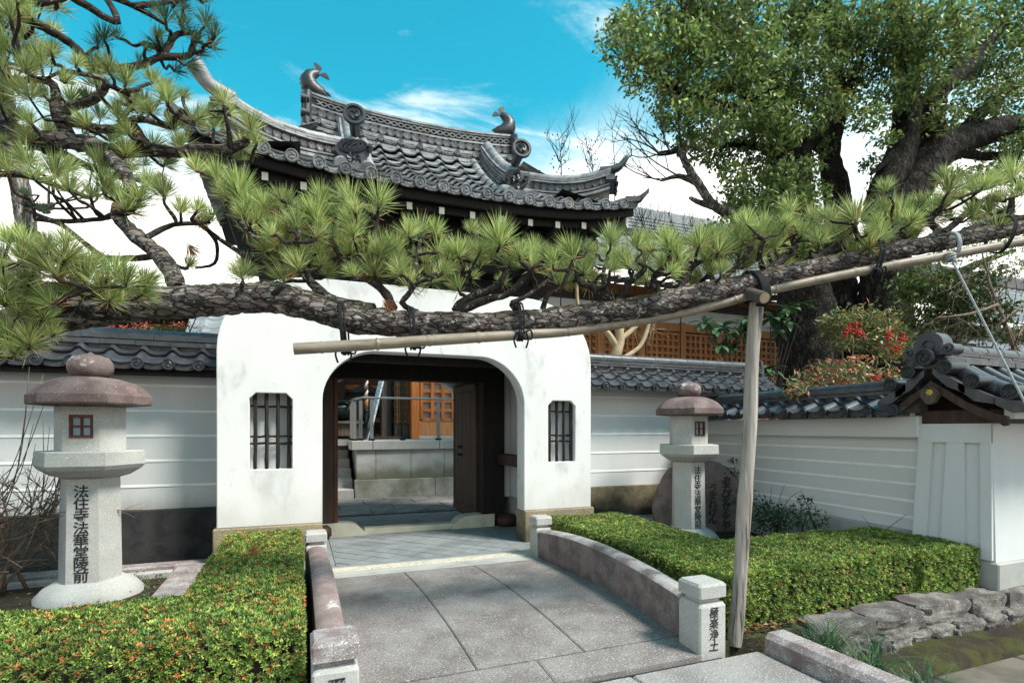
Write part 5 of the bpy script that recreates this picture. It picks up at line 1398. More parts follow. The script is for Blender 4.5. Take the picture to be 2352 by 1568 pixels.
# the diagonal limb and lower left boughs
for pts, ra, rb, ya, yb in [
 ([(408, 664), (391, 618), (351, 574), (300, 530), (272, 490), (300, 440), (287, 395), (250, 361)], 20, 14, 4.05, 4.6),
 ([(358, 584), (337, 591), (263, 594), (233, 588), (189, 554), (135, 513), (81, 503)], 8, 5, 4.2, 4.6), ([(233, 503), (159, 508), (111, 503), (60, 480)], 6, 4, 4.4, 4.8), ([(272, 490), (233, 503)], 8, 6, 4.3, 4.4),
 ([(337, 545), (371, 527), (405, 515), (456, 513), (482, 510)], 7, 4, 4.2, 4.3), ([(690, 615), (587, 598), (526, 564), (479, 530), (440, 500)], 7, 4, 4.2, 4.4), ([(479, 530), (496, 554), (499, 584), (489, 608), (449, 615)], 5, 3, 4.4, 4.5),
 ([(200, 716), (162, 709), (111, 685), (61, 655), (20, 640)], 8, 4, 4.1, 3.8), ([(260, 706), (230, 680), (196, 662)], 8, 5, 4.1, 3.7), ([(130, 725), (100, 745), (67, 793)], 8, 4, 4.2, 4.0), ([(150, 720), (140, 660), (145, 615)], 7, 4, 4.1, 3.8), ([(620, 684), (640, 665), (654, 655)], 8, 5, 3.9, 3.7), ([(560, 686), (555, 660), (557, 648)], 7, 4, 3.95, 3.8), ([(60, 735), (30, 640), (0, 598), (-60, 560)], 20, 18, 4.25, 4.8)]:
    n = len(pts); limb(pine, [(x, y, ya + (yb - ya) * i / (n - 1), ra + (rb - ra) * i / (n - 1)) for i, (x, y) in enumerate(pts)], 'bark_twig' if ra < 13 else 'bark', 11)
# second pine: boughs that reach in from the left
pine2 = thing('pine_tree', 'pine reaching in from the upper left edge with dark twisted boughs against the blue sky', 'pine tree', (-4.6, 6.0, 0))
sk2 = []
m = MB(); bark_tube(m, [(-5.2, 5.2, -.2, .22), (-5.1, 5.2, 2.0, .19), (-5.3, 5.12, 3.2, .16), P4(-420, 215, 5.07, 30), P4(-300, 250, 5.05, 26)] , 18, .15, 10); obj('trunk', m, M_['bark'], pine2, True, 60)
def limb2(pts, ra, rb, ya, yb, bark=None):
    n = len(pts); limb(pine2, [(x, y, ya + (yb - ya) * i / (n - 1), ra + (rb - ra) * i / (n - 1)) for i, (x, y) in enumerate(pts)], bark or ('bark_twig' if ra < 12 else 'bark'), 11, sk=sk2)
for a in [
 ([(-300, 250), (-100, 285), (0, 297), (52, 310), (110, 323), (157, 323), (210, 333), (262, 346), (341, 343), (411, 350), (451, 341), (530, 341), (570, 320)], 26, 9, 5.05, 4.6),
 ([(411, 350), (451, 354), (530, 375), (577, 371)], 11, 5, 4.7, 4.6), ([(163, 323), (147, 289), (130, 255), (126, 200), (92, 184), (39, 186)], 17, 6, 4.95, 4.8),
 ([(140, 265), (160, 245), (197, 236), (228, 218), (244, 194), (231, 179), (147, 163)], 13, 5, 4.9, 4.6), ([(147, 275), (184, 286), (236, 297), (281, 294), (307, 276), (341, 276), (394, 291), (399, 276), (420, 252)], 12, 6, 4.9, 4.5),
 ([(305, 284), (325, 320), (341, 341)], 10, 12, 4.7, 4.7), ([(262, 158), (294, 155), (333, 147), (367, 131), (407, 131), (436, 126), (441, 110), (457, 79)], 9, 6, 4.8, 4.9), ([(207, 157), (262, 158)], 8, 9, 4.8, 4.8),
 ([(367, 131), (362, 112), (328, 100)], 8, 6, 4.85, 4.8), ([(370, 125), (385, 108), (399, 87), (417, 76), (451, 76)], 8, 5, 4.85, 5.0), ([(180, -30), (260, -5), (307, 14), (344, 34), (378, 55)], 9, 4, 4.8, 4.9), ([(307, 14), (380, 6), (450, -10)], 7, 5, 4.8, 5.0),
 ([(-60, 0), (0, 22), (79, 52), (110, 68), (147, 89), (178, 113), (197, 139), (207, 158)], 10, 10, 4.6, 4.8), ([(150, -20), (173, 0), (205, 16), (236, 37), (268, 50), (262, 26), (244, -5), (230, -30)], 8, 7, 4.5, 4.7), ([(-30, 20), (34, 8), (131, 0), (180, -30)], 10, 8, 4.6, 4.8),
 ([(92, 339), (131, 346), (178, 370), (223, 391), (281, 407)], 9, 7, 4.9, 4.7), ([(52, 310), (92, 339)], 12, 9, 5.0, 4.9), ([(244, 194), (290, 215), (300, 235)], 6, 4, 4.6, 4.5), ([(92, 184), (60, 165), (45, 140)], 6, 4, 4.8, 4.6), ([(281, 294), (290, 260), (307, 250)], 6, 4, 4.7, 4.6), ([(530, 341), (525, 300), (515, 250)], 6, 4, 4.6, 4.5), ([(-40, 400), (30, 400), (80, 410), (140, 430), (210, 456)], 8, 5, 4.6, 4.4), ([(281, 407), (340, 420), (380, 450)], 6, 4, 4.7, 4.5), ([(570, 373), (540, 410), (553, 455)], 6, 4, 4.6, 4.5)]: limb2(*a)
# grey trunk further back
pine3 = thing('pine_tree', 'slim grey trunked pine standing behind the left wall', 'pine tree', (-4.5, 9.4, 0))
m = MB(); bark_tube(m, [P4(x, y, 9.4, r) for x, y, r in ((95, 1200, 24), (75, 800, 22), (60, 520, 20), (40, 400, 19), (15, 270, 20), (0, 150, 17), (-20, 40, 13), (-10, -60, 8))], 16, .12, 7); obj('trunk', m, M_['bark_grey'], pine3, True, 60)
sk3 = [(V(q[:3]), q[3]) for q in smooth_path([P4(x, y, 9.4, r) for x, y, r in ((80, 850, 22), (60, 520, 20), (40, 400, 19), (15, 270, 20))], 20)]
for pts in ([(60, 520), (110, 560), (150, 600), (140, 640)], [(70, 600), (20, 620), (-10, 640)], [(72, 700), (130, 700), (180, 730)], [(50, 460), (100, 480), (120, 470)], [(70, 640), (40, 680), (10, 700)]): limb(pine3, [(x, y, 9.4 - .4 * i, 9 - 1.5 * i) for i, (x, y) in enumerate(pts)], 'bark_twig', 8, sk=sk3)

def add_tufts(tree, data, sk, meshes, yfun, twig=True, up=(0, -.12, 1)):
    for (px, py, rp, dy) in data:
        y = yfun(px, py) + dy; k = y / ray(px, py).y; c = C_ + ray(px, py) * k; r = rp * k / 1250 * 1.06
        best = min(sk, key=lambda s: (s[0] - c).length + .9 * max(0, s[0].z - c.z))[0]
        lead = c - best; Lg = lead.length
        ax = (V(up) + lead.normalized() * (.6 if Lg > .03 else 0) + V((rnd.gauss(0, .34), rnd.gauss(0, .3), rnd.gauss(0, .15)))).normalized()
        x = ax.orthogonal().normalized(); a = rnd.uniform(0, 6.28); x = x * cos(a) + ax.cross(x) * sin(a)
        s = r / .155 * rnd.uniform(.68, 1.06)
        M = frame(c, x, ax.cross(x), ax) @ Matrix.Scale(s, 4)
        inst('needle_tuft', rnd.choice(meshes), M, tree)
        if twig and Lg > .04:
            w1 = best.lerp(c, .35) + V((rnd.gauss(0, .25), rnd.gauss(0, .25), rnd.gauss(-.1, .2))) * Lg * .5; w2 = best.lerp(c, .72) + V((rnd.gauss(0, .2), rnd.gauss(0, .2), rnd.gauss(-.15, .15))) * Lg * .45
            rr = .006 + .004 * rnd.random(); m = MB(); sp = smooth_path([tuple(best), tuple(w1), tuple(w2), tuple(c), tuple(c + ax * .02)], 10); m.tube(sp, [rr * (1.7 - .8 * i / 10) * rnd.uniform(.85, 1.2) for i in range(11)], 6); obj('twig', m, M_['bark_twig'], tree, True)
def J(lst, dy=.25): return [(x, y, r, rnd.uniform(-dy, dy)) for x, y, r in lst]
band = [(654, 648, 66), (690, 582, 55), (728, 582, 50), (812, 543, 55), (784, 568, 50), (886, 603, 65), (861, 631, 55), (966, 540, 60), (941, 659, 50), (990, 645, 65), (1015, 627, 55), (1005, 582, 50), (1053, 589, 55), (1102, 610, 55), (1053, 666, 42), (1148, 561, 65), (1127, 592, 55), (1221, 617, 65), (1193, 589, 50), (1316, 592, 60), (1393, 589, 60), (1358, 610, 50), (1270, 606, 52), (1274, 634, 42), (658, 550, 55), (623, 543, 55), (679, 540, 50), (763, 543, 50), (728, 547, 50), (736, 463, 66), (868, 472, 62), (550, 448, 60), (682, 523, 60), (607, 478, 50), (655, 478, 48), (814, 526, 60), (772, 502, 50), (727, 508, 55),
 (910, 575, 50), (840, 585, 50), (1170, 610, 45), (1080, 640, 45), (920, 630, 50), (1250, 590, 42), (1340, 630, 45), (1430, 600, 50), (760, 600, 45), (640, 600, 50),
 (1482, 608, 55), (1445, 615, 50), (1523, 615, 50), (1563, 608, 52), (1580, 638, 46), (1658, 605, 60), (1692, 608, 55), (1617, 598, 55), (1631, 632, 45), (1463, 570, 50), (1556, 590, 52), (1607, 565, 55), (1650, 580, 58), (1701, 552, 55), (1756, 544, 52), (1540, 575, 48), (1500, 585, 50), (1400, 625, 44),
 (1753, 536, 55), (1729, 565, 55), (1801, 541, 50), (1864, 505, 46), (1840, 545, 50), (1912, 541, 50), (1965, 508, 66), (2013, 521, 48), (2061, 512, 60), (2105, 492, 52), (2177, 444, 60), (2210, 459, 48), (2254, 435, 55), (2273, 492, 55), (2326, 410, 56), (2340, 449, 56), (2302, 463, 50), (2234, 497, 50), (1715, 516, 50), (1705, 618, 48), (1739, 598, 50), (1780, 570, 45), (2140, 480, 50), (2090, 515, 45), (1990, 540, 42), (2320, 490, 45), (1880, 560, 42)]
add_tufts(pine, J(band, .22), skel, tufts, lambda x, y: Yt(x) + .05)
more = []
for k in range(900):
    if len(more) >= 105: break
    a = rnd.choice(band); x, y = a[0] + rnd.gauss(0, 34), a[1] + rnd.gauss(4, 24)
    if min((x - b_[0]) ** 2 + (y - b_[1]) ** 2 for b_ in band + more) < 19 ** 2: continue
    lim = 455 if x < 900 else 505 if x < 1500 else 480 if x < 1900 else 400
    if y < lim or y > 655 or (x < 600 and y < 440) or (1150 < x < 1600 and y < 545): continue
    more.append((x, y, rnd.uniform(36, 52)))
add_tufts(pine, J(more, .28), skel, tufts, lambda x, y: Yt(x) + .12)
low = [(20, 395, 50), (64, 375, 52), (78, 412, 52), (125, 405, 55), (209, 456, 55), (236, 436, 55), (290, 483, 66), (270, 456, 52), (337, 429, 42), (378, 453, 50), (452, 486, 50), (415, 490, 46), (499, 412, 60), (540, 429, 60), (553, 463, 62), (482, 513, 44), (573, 483, 55), (590, 510, 50), (557, 641, 60), (685, 618, 55), (432, 612, 30), (160, 440, 50), (320, 460, 48), (520, 450, 50)]
add_tufts(pine, J(low, .2), skel, tufts, lambda x, y: 4.35 - max(0, x - 380) * .0012)
near = [(145, 598, 76), (179, 614, 72), (125, 631, 72), (196, 652, 76), (236, 665, 76), (169, 675, 70), (287, 658, 70), (320, 682, 58), (262, 635, 60), (67, 652, 58), (44, 726, 62), (118, 699, 62), (27, 699, 56), (67, 793, 62), (20, 783, 62), (34, 812, 56), (13, 665, 56), (100, 733, 52), (-20, 740, 60), (210, 620, 60), (90, 610, 55), (20, 560, 52), (60, 560, 50), (110, 575, 52), (50, 600, 55), (0, 620, 55), (150, 560, 48), (330, 655, 50), (70, 760, 58), (120, 770, 52), (0, 820, 55), (80, 680, 55), (250, 690, 55), (10, 700, 55)]
add_tufts(pine, J(near, .15), skel, tufts, lambda x, y: 3.75)
upl = [(25, 45, 62), (40, 8, 55), (60, 130, 56), (95, 150, 52), (120, 128, 52), (20, 120, 56), (60, 168, 56), (215, 160, 62), (175, 150, 48), (290, 195, 60), (350, 190, 50), (30, 205, 60), (70, 228, 60), (385, 235, 46), (420, 225, 46), (150, 190, 48), (330, 258, 52), (290, 240, 55), (515, 236, 52), (525, 262, 56), (478, 268, 56), (577, 302, 62), (556, 341, 56), (491, 297, 52), (446, 278, 48), (373, 212, 46), (307, 249, 56), (346, 262, 52), (556, 373, 46), (504, 394, 56), (451, 394, 50), (105, 225, 50), (0, 160, 56), (0, 240, 52), (400, 300, 45), (250, 165, 44), (590, 330, 48), (200, 290, 45), (10, 330, 40)]
upl = [(x, y, r * (.84 if x > 420 else .95)) for x, y, r in upl]
add_tufts(pine2, J(upl, .25), sk2, tufts, lambda x, y: 4.6)
fill = []
for k in range(400):
    if len(fill) >= 46: break
    x, y = rnd.uniform(-10, 420), rnd.uniform(15, 400)
    if (x > 130 and y < 150) or (x > 300 and y < 215) or (x > 430 and y < 250): continue
    if any((x - a) ** 2 + (y - b_) ** 2 < 38 ** 2 for a, b_, _ in upl + fill): continue
    fill.append((x, y, rnd.uniform(44, 56)))
add_tufts(pine2, J(fill, .3), sk2, tufts, lambda x, y: 4.85)
sparse = [(420, 24, 50), (381, 50, 46), (417, 63, 44), (472, 58, 46), (493, 87, 46), (465, 8, 46), (360, 87, 40), (320, 147, 40), (423, 150, 40), (399, 163, 40), (457, 126, 42), (483, 110, 42), (373, 115, 40), (333, 115, 38), (240, 95, 40), (270, 88, 34), (225, 110, 36), (440, 95, 40), (350, 30, 42), (395, 15, 42)]
add_tufts(pine2, J(sparse, .25), sk2, tufts_b, lambda x, y: 4.85)
back = [(20, 560, 40), (60, 590, 40), (20, 622, 40), (110, 560, 36), (100, 490, 34), (150, 600, 34), (180, 730, 36), (10, 700, 40), (130, 700, 38), (60, 540, 36), (220, 750, 34), (0, 650, 40), (90, 650, 36), (140, 640, 34), (60, 450, 30), (160, 745, 30), (40, 760, 40), (110, 760, 36), (10, 590, 40), (150, 260, 36), (230, 275, 40), (130, 300, 36), (330, 380, 34), (380, 370, 34), (300, 340, 34), (190, 310, 36), (110, 290, 34)]
sk3 += [(V(q[:3]), q[3]) for q in smooth_path([P4(x, y, 9.4, r) for x, y, r in ((15, 270, 20), (0, 150, 17), (-20, 40, 13), (-10, -60, 8))], 16)]
back += [(-30 + rnd.gauss(0, 60), rnd.uniform(-110, 160), rnd.uniform(38, 50)) for k in range(26)]
add_tufts(pine3, J(back, .6), sk3, tufts_b, lambda x, y: 8.4 if y > 430 else 9.0, True)
for px, py, y in ((362, 392, 4.6), (46, 655, 3.8), (455, 488, 4.3), (880, 690, 3.75), (430, 560, 4.4)):
    k = y / ray(px, py).y; inst('needle_tuft', tuft_dry, Matrix.Translation(C_ + ray(px, py) * k) @ Matrix.Rotation(rnd.uniform(2.2, 2.9), 4, 'Y') @ Matrix.Scale(.8, 4), pine if px < 60 else pine2 if px < 400 else pine)
spg = thing('pine_sprig', 'small brown fallen pine needle sprig lying on the left hedge', 'pine sprig', tuple(V((-.42, 5.35, .52))))
o = inst('needle_tuft', tuft_dry, Matrix.Translation((-.42, 5.35, .515)) @ Matrix.Rotation(1.5, 4, 'Y') @ Matrix.Rotation(.5, 4, 'X') @ Matrix.Scale(.9, 4), spg); o.name = 'needles'

# ---- what holds the pine up
def bamboo(pts, label):
    w4 = [P4(*a) for a in pts]; t = thing('bamboo_pole', label, 'bamboo pole', tuple(w4[0][:3]))
    sp = smooth_path(w4, 400); acc = 0; out = []; rad = []
    for i, p in enumerate(sp):
        if i: acc += (V(p[:3]) - V(sp[i - 1][:3])).length
        d = min((acc + .17) % .34, .34 - (acc + .17) % .34); out.append(p[:3]); rad.append(p[3] * (1 + .20 * max(0, 1 - d / .009) - .07 * max(0, 1 - abs(d - .016) / .012)))
    m = MB(); m.tube(out, rad, 14); obj('culm', m, M_['bamboo'], t, True, 50)
    m = MB(); d = (V(out[0]) - V(out[4])).normalized(); m.tube([V(out[0]) + d * .001, V(out[0]) - d * .0], [rad[0] * .75, rad[0] * .75], 12); obj('cut_end', m, M_['wood_black'], t)
bamboo([(675, 801, 3.66, 13.5), (850, 791, 3.60, 13), (1000, 781, 3.56, 12.5), (1190, 769, 3.54, 11.5), (1294, 762, 3.53, 11), (1400, 748, 3.49, 10.5), (1530, 727, 3.41, 10), (1650, 699, 3.31, 10), (1740, 674, 3.22, 10), (1850, 649, 3.12, 10), (2000, 619, 2.96, 10.5), (2180, 586, 2.80, 10), (2352, 554, 2.66, 9.5), (2600, 505, 2.5, 9)], 'long weathered bamboo pole lashed under the pine trunk')
t = thing('prop_post', 'bleached wooden post propping the pine trunk in front of the right hedge', 'prop', tuple(atZ(1686, 1462, 0)))
pb = atZ(1686, 1462, 0); pt = V(P4(1741, 692, 3.26, 1)[:3])
m = MB(); n = 40; pts = []
for i in range(n + 1):
    f = i / n; p = pb.lerp(pt, f) + R_ * (.010 * sin(f * 5.0) + .005 * sin(f * 13)) - U_ * (.06 * (1 - f)); pts.append((p.x, p.y, p.z, .0545 * (1 - .06 * f) * (1 + .035 * sin(f * 21) + (.08 * exp(-((f - .42) / .02) ** 2)))))
bark_tube(m, pts, 18, .05, 5, 90, False); obj('post', m, M_['pole'], t, True, 60)
ca, cb = V(P4(1700, 668, 3.36, 1)[:3]), V(P4(1756, 684, 3.02, 1)[:3]); m = MB(); m.tube([cb.lerp(ca, -.0), cb.lerp(ca, .5), ca], [.044, .046, .045], 14); obj('cross_log', m, M_['wood_grey'], t, True, 50)
m = MB(); d = (cb - ca).normalized(); m.tube([cb + d * .0015, cb + d * .002], [.038, .036], 14); obj('cut_face', m, M_['bark_pale'], t)
def winding(c, ax, rx, turns, pitch, r, squash=1.0, n=16, dirv=None):
    ax = V(ax).normalized(); x = (V(dirv) if dirv else ax.orthogonal()); x = (x - ax * x.dot(ax)).normalized(); y = ax.cross(x)
    return [V(c) + x * rx * cos(2 * pi * k / n) + y * rx * squash * sin(2 * pi * k / n) + ax * pitch * (k / n - turns / 2) for k in range(int(turns * n) + 1)]
def lashing(px, label, y0p, y1p, turns=3, tails=True):
    """cord round trunk and bamboo together"""
    yb = Yt(px) - .10; a = V(P4(px, y0p, Yt(px), 1)[:3]); b = V(P4(px + 4, y1p, yb, 1)[:3])
    t = thing('rope_lashing', label, 'rope', tuple(a), 'black cord lashings on the pine trunk'); c = a.lerp(b, .5); h = (a - b).length / 2 * 1.02
    ax = V(P4(px + 30, y0p - 3, Yt(px + 30), 1)[:3]) - a; ax = (ax - U_ * ax.dot(U_)).normalized()
    up = (a - b).normalized(); sd = ax.cross(up).normalized(); dep = .135 * min(1, h / .2)
    m = MB()
    for w_ in range(turns):
        off = ax * ((w_ - turns / 2) * .0145 + rnd.uniform(-.004, .004)); ring = []
        for k in range(25):
            an = 2 * pi * k / 24; ring.append(c + off + ax * .012 * sin(an * .5) + up * h * cos(an) + sd * dep * sin(an) * (1 - .25 * max(0, -cos(an))))
        m.tube(ring, .0065, 6, False)
    obj('cord', m, M_['rope_black'], t, True)
    if tails:
        m = MB(); kn = c - up * h - sd * .02
        front = -sd if sd.y > 0 else sd
        kn = c - up * h * .95 + front * .05
        m.tube(winding(kn, ax, .022, 2, .012, .01), .011, 6)
        for s in (-1, 1):
            m.tube(smooth_path([tuple(kn), tuple(kn + ax * s * .03 + front * .02 + U_ * .01), tuple(kn + ax * s * .05 - U_ * .03), tuple(kn + ax * s * .035 - U_ * .085)], 10), .007, 5)
        m.tube(smooth_path([tuple(kn), tuple(kn + ax * .06 + U_ * .03 + front * .02), tuple(kn + ax * .075 - U_ * .02), tuple(kn + ax * .01 - U_ * .02)], 10), .007, 5)
        obj('knot', m, M_['rope_black'], t, True)
lashing(787, 'leftmost black cord lashing near the sawn bamboo end', 698, 812)
lashing(944, 'black cord lashing on the trunk over the middle of the arch', 710, 800)
lashing(1190, 'black cord lashing over the right side of the arch', 700, 780)
lashing(1998, 'black cord lashing on the trunk right of the prop post', 552, 634, 4, True)
lashing(2296, 'black cord lashing nearest the right edge', 505, 576, 3, False)
t = thing('rope_binding', 'thick black rope binding at the top of the wooden prop', 'rope', tuple(P4(1730, 660, 3.2, 1)[:3]))
m = MB(); c = V(P4(1733, 665, 3.28, 1)[:3])
for k in range(7): m.tube(winding(c + V((.012 * (k - 3), 0, .0)) , (.95, -.2, .12), .155, 1, .02, .01, .82), .012, 6, False)
for k in range(5): m.tube(winding(pt + V((0, -.01, .0 + .018 * k)), (0, 0, 1), .066, 1, .01, .01), .011, 6, False)
obj('cord', m, M_['rope_black'], t, True)
t = thing('guy_rope', 'pale grey rope tied to the bamboo slanting down past the right gable', 'rope', tuple(P4(2185, 585, 2.76, 1)[:3]))
a = V(P4(2183, 590, 2.76, 1)[:3]); b = V(P4(2360, 930, 2.3, 1)[:3]); b = a + (b - a) * ((a.z + .25) / (a.z - b.z))
m = MB(); m.tube([a.lerp(b, i / 20) - U_ * .02 * sin(pi * i / 20) for i in range(21)], .009, 8); obj('line', m, M_['rope_grey'], t, True)
m = MB(); cR = V(P4(2180, 568, 2.84, 1)[:3])
for k in range(2): m.tube([cR + R_ * (.012 * k) + U_ * .115 * cos(2 * pi * q / 20) + F_ * .10 * sin(2 * pi * q / 20) for q in range(21)], .0115, 8, False)
m.tube(winding(a, (.3, 0, -1), .03, 3, .022, .01), .009, 8); obj('loop', m, M_['rope_grey'], t, True)
# ================================================================== trees and shrubs behind the walls
def cloud(name, clumps, dens, L, W, cols, wts, m, parent, droop=.5, shell=.35, jit=.2, light=.35):
    """leaves spread through clumps (centre, radius); denser outside, uneven"""
    Ps, Cs = [], []
    for c, r in clumps:
        n = int(dens * r * r); d = unit(n); rad = r * rng.uniform(.15, 1.12, n) ** shell
        lob = np.array([1 + .75 * mn.noise(V((x * 1.9 + c.x, y * 1.9 + c.y, z * 1.9))) for x, y, z in d])
        p = np.array(c) + d * (rad * lob)[:, None] * np.array([1, 1, .78]); Ps.append(p)
        tone = 1 + rng.normal(0, .16); Cs.append(np.clip(palette(n, cols, wts, jit) * tone, .004, .8))
    P = np.concatenate(Ps); C = np.concatenate(Cs); n = len(P)
    T = unit(n) + np.array([0, 0, -droop]); B = unit(n) + np.array([.6, .6, 0])
    me = leaf_mesh(name, P - np.array(off_of(parent)), T, B, rng.uniform(.65, 1.25, n) * L, rng.uniform(.7, 1.2, n) * W, C, m)
    o = bpy.data.objects.new(name, me); COL.objects.link(o); o.parent = parent; o['kind'] = 'stuff'; return o
def rough_limb(parent, pts, bk, name='limb', n=14, amp=.14, freq=3.0, seg=None):
    m = MB(); bark_tube(m, pts, n, amp, freq, seg); return obj(name, m, M_[bk], parent, True, 60)
def twiggy(mb, p, d, L, r, depth, spread=.5, up=.1):
    """bare branching twigs"""
    p = V(p); d = V(d).normalized(); pts = [p]; q = p
    for k in range(4):
        d = (d + V((rnd.gauss(0, .16), rnd.gauss(0, .16), rnd.gauss(up * .3, .12)))).normalized(); q = q + d * L / 4; pts.append(q)
    mb.tube(pts, [r * (1 - .14 * i) for i in range(5)], 5)
    if depth:
        for k in range(rnd.choice((2, 3))):
            i = rnd.randint(1, 4); d2 = (d + V((rnd.gauss(0, spread), rnd.gauss(0, spread), rnd.gauss(up, spread * .6)))).normalized(); twiggy(mb, pts[i], d2, L * rnd.uniform(.5, .8), r * .6, depth - 1, spread, up)
CG = [(.11, .17, .055), (.18, .25, .07), (.27, .33, .09), (.06, .105, .04), (.34, .33, .09)]
def PW(px, py, y): return V(P4(px, py, y, 1)[:3])
campA = thing('camphor_tree', 'large dark leaved camphor with two stems rising behind the lattice hall at right', 'tree', tuple(V((PW(1885, 900, 9.6).x, 9.6, 0))), 'camphor trees')
def base4(px, y, r): p = PW(px, 900, y); return (p.x, p.y, -.2, r)
YA = 9.6
rough_limb(campA, [base4(1862, YA, .62), P4(1858, 870, YA, 66), P4(1852, 700, YA, 60), P4(1832, 560, YA, 50), P4(1815, 470, YA, 50), P4(1810, 400, YA, 46), P4(1795, 300, YA, 34), P4(1755, 170, YA - .1, 28), P4(1690, 90, YA + .1, 23), P4(1600, 30, YA - .3, 22), P4(1560, -40, YA - .4, 20)], 'bark_camphor', 'trunk', 26, .2, 3.2, 140)
rough_limb(campA, [base4(1935, YA - .1, .55), P4(1932, 860, YA - .1, 40), P4(1930, 700, YA - .1, 36), P4(1926, 560, YA, 30), P4(1922, 440, YA, 27), P4(1905, 350, YA, 22), P4(1925, 250, YA - .2, 18), P4(1915, 120, YA - .3, 16), P4(1905, 0, YA - .3, 13)], 'bark_camphor', 'trunk', 22, .16, 3.2, 120)
for pts in ([(1810, 400, 22), (1830, 360, 18), (1880, 310, 15), (1930, 240, 12), (1975, 140, 8)], [(1790, 300, 20), (1720, 270, 17), (1640, 240, 13), (1560, 210, 9), (1500, 160, 6)], [(1780, 260, 16), (1700, 205, 12), (1640, 200, 8)], [(1690, 95, 16), (1600, 100, 13), (1530, 130, 10), (1470, 140, 8)], [(1830, 470, 13), (1790, 360, 11), (1700, 330, 9), (1620, 330, 6)], [(1905, 350, 12), (1860, 330, 9), (1810, 290, 6)], [(1800, 330, 10), (1760, 260, 8), (1740, 120, 6)],
            [(1812, 520, 14), (1750, 500, 13), (1690, 492, 12), (1642, 474, 11), (1603, 421, 10), (1574, 372, 9), (1565, 342, 7)], [(1568, 342, 7), (1540, 350, 6), (1514, 353, 5)], [(1642, 474, 9), (1610, 466, 7), (1585, 455, 4)], [(1603, 421, 8), (1560, 405, 6), (1520, 415, 3)]):
    rough_limb(campA, [P4(x, y, YA - .12 * i, r) for i, (x, y, r) in enumerate(pts)], 'bark_camphor' if pts[-1][1] < 400 and pts[0][1] < 480 else 'bark_grey', 'limb', 10, .18, 4)
m = MB()
for px, py, dx, dz in ((1514, 353, -1, .35), (1514, 353, -.8, .8), (1540, 350, -.7, .9), (1565, 342, -.2, 1), (1520, 415, -1, .1), (1560, 405, -1, .5), (1585, 380, -.9, .6), (1590, 400, -1, -.1), (1530, 352, -1, .0)):
    twiggy(m, PW(px, py, YA - .7), R_ * dx + U_ * dz, rnd.uniform(.7, 1.1), .018, 3, .45, .12)
obj('bare_twigs', m, M_['twig_black'], campA, True)
clA = [(1440, 90, 58), (1500, 60, 70), (1560, 110, 75), (1480, 165, 55), (1620, 60, 80), (1640, 160, 80), (1560, 200, 66), (1560, 262, 55), (1620, 285, 66), (1680, 230, 80), (1720, 130, 80), (1740, 40, 80), (1800, 100, 80), (1780, 200, 80), (1700, 320, 64), (1640, 350, 46), (1760, 300, 66), (1830, 270, 70), (1860, 180, 80), (1840, 40, 80), (1900, 90, 80), (1800, 370, 50), (1730, 392, 44), (1680, 400, 36), (1860, 345, 50), (1775, 440, 44), (1715, 452, 40), (1680, 475, 36), (1835, 440, 32), (1935, 200, 66), (1900, 280, 50), (1780, 495, 44), (1850, 505, 46), (1700, 505, 30), (1590, 20, 60), (1680, 10, 70), (1430, 60, 36), (1590, 330, 34), (1880, 10, 70), (1760, 530, 40), (1900, 540, 36), (1640, 530, 30), (1690, 545, 34), (1600, 560, 26), (1810, 545, 36), (1860, 560, 34), (1730, 480, 36), (1945, 500, 30)]
clA2 = [(1790, 400, 40), (1835, 455, 38), (1800, 310, 46), (1765, 470, 40), (1850, 390, 36), (1745, 250, 50), (1880, 440, 30), (1790, 540, 36), (1850, 535, 32), (1690, 440, 30), (1915, 250, 44), (1600, 90, 34)]
cloud('crown', [(PW(x, y, YA - 1.0), r * 12 / 1250) for x, y, r in clA2] + [(PW(x, y, YA + rnd.uniform(-.9, .5)), r * .88 * 13.2 / 1250) for x, y, r in clA], 2600, .125, .06, CG, (.34, .28, .18, .16, .03), M_['leaf_shiny'], campA)
YB = 8.6
campB = thing('camphor_tree', 'camphor with thick forking dark trunk nearest the right edge', 'tree', tuple(V((PW(2035, 900, YB).x, YB, 0))), 'camphor trees')
rough_limb(campB, [base4(2040, YB, .6), P4(2038, 860, YB, 58), P4(2032, 720, YB, 54), P4(2034, 600, YB, 48), P4(2055, 520, YB, 48), P4(2080, 450, YB, 46), P4(2125, 380, YB, 46), P4(2180, 335, YB, 38), P4(2260, 305, YB - .2, 30), P4(2360, 285, YB - .4, 24)], 'bark_camphor', 'trunk', 26, .18, 3.4, 140)
rough_limb(campB, [P4(2008, 500, YB, 30), P4(2030, 430, YB, 32), P4(2064, 370, YB, 32), P4(2080, 300, YB, 30), P4(2082, 200, YB, 26), P4(2070, 90, YB, 20), P4(2060, -20, YB, 18)], 'bark_camphor', 'limb', 18, .18, 3.4, 90)
for pts in ([(2125, 380, 34), (2140, 300, 28), (2150, 220, 24), (2180, 190, 20), (2230, 150, 14), (2300, 60, 9)], [(2084, 210, 15), (2110, 160, 12), (2120, 60, 9)], [(2150, 215, 16), (2185, 175, 15), (2200, 100, 10), (2180, 0, 8)], [(2200, 325, 18), (2260, 250, 13), (2330, 200, 9)], [(2072, 330, 9), (2030, 375, 7), (2000, 400, 4)], [(2180, 340, 14), (2260, 360, 10), (2340, 350, 7)], [(2040, 640, 18), (2100, 640, 14), (2180, 632, 10), (2260, 600, 7), (2330, 575, 4)]):
    rough_limb(campB, [P4(x, y, YB - .1 * i, r) for i, (x, y, r) in enumerate(pts)], 'bark_camphor', 'limb', 10, .18, 4)
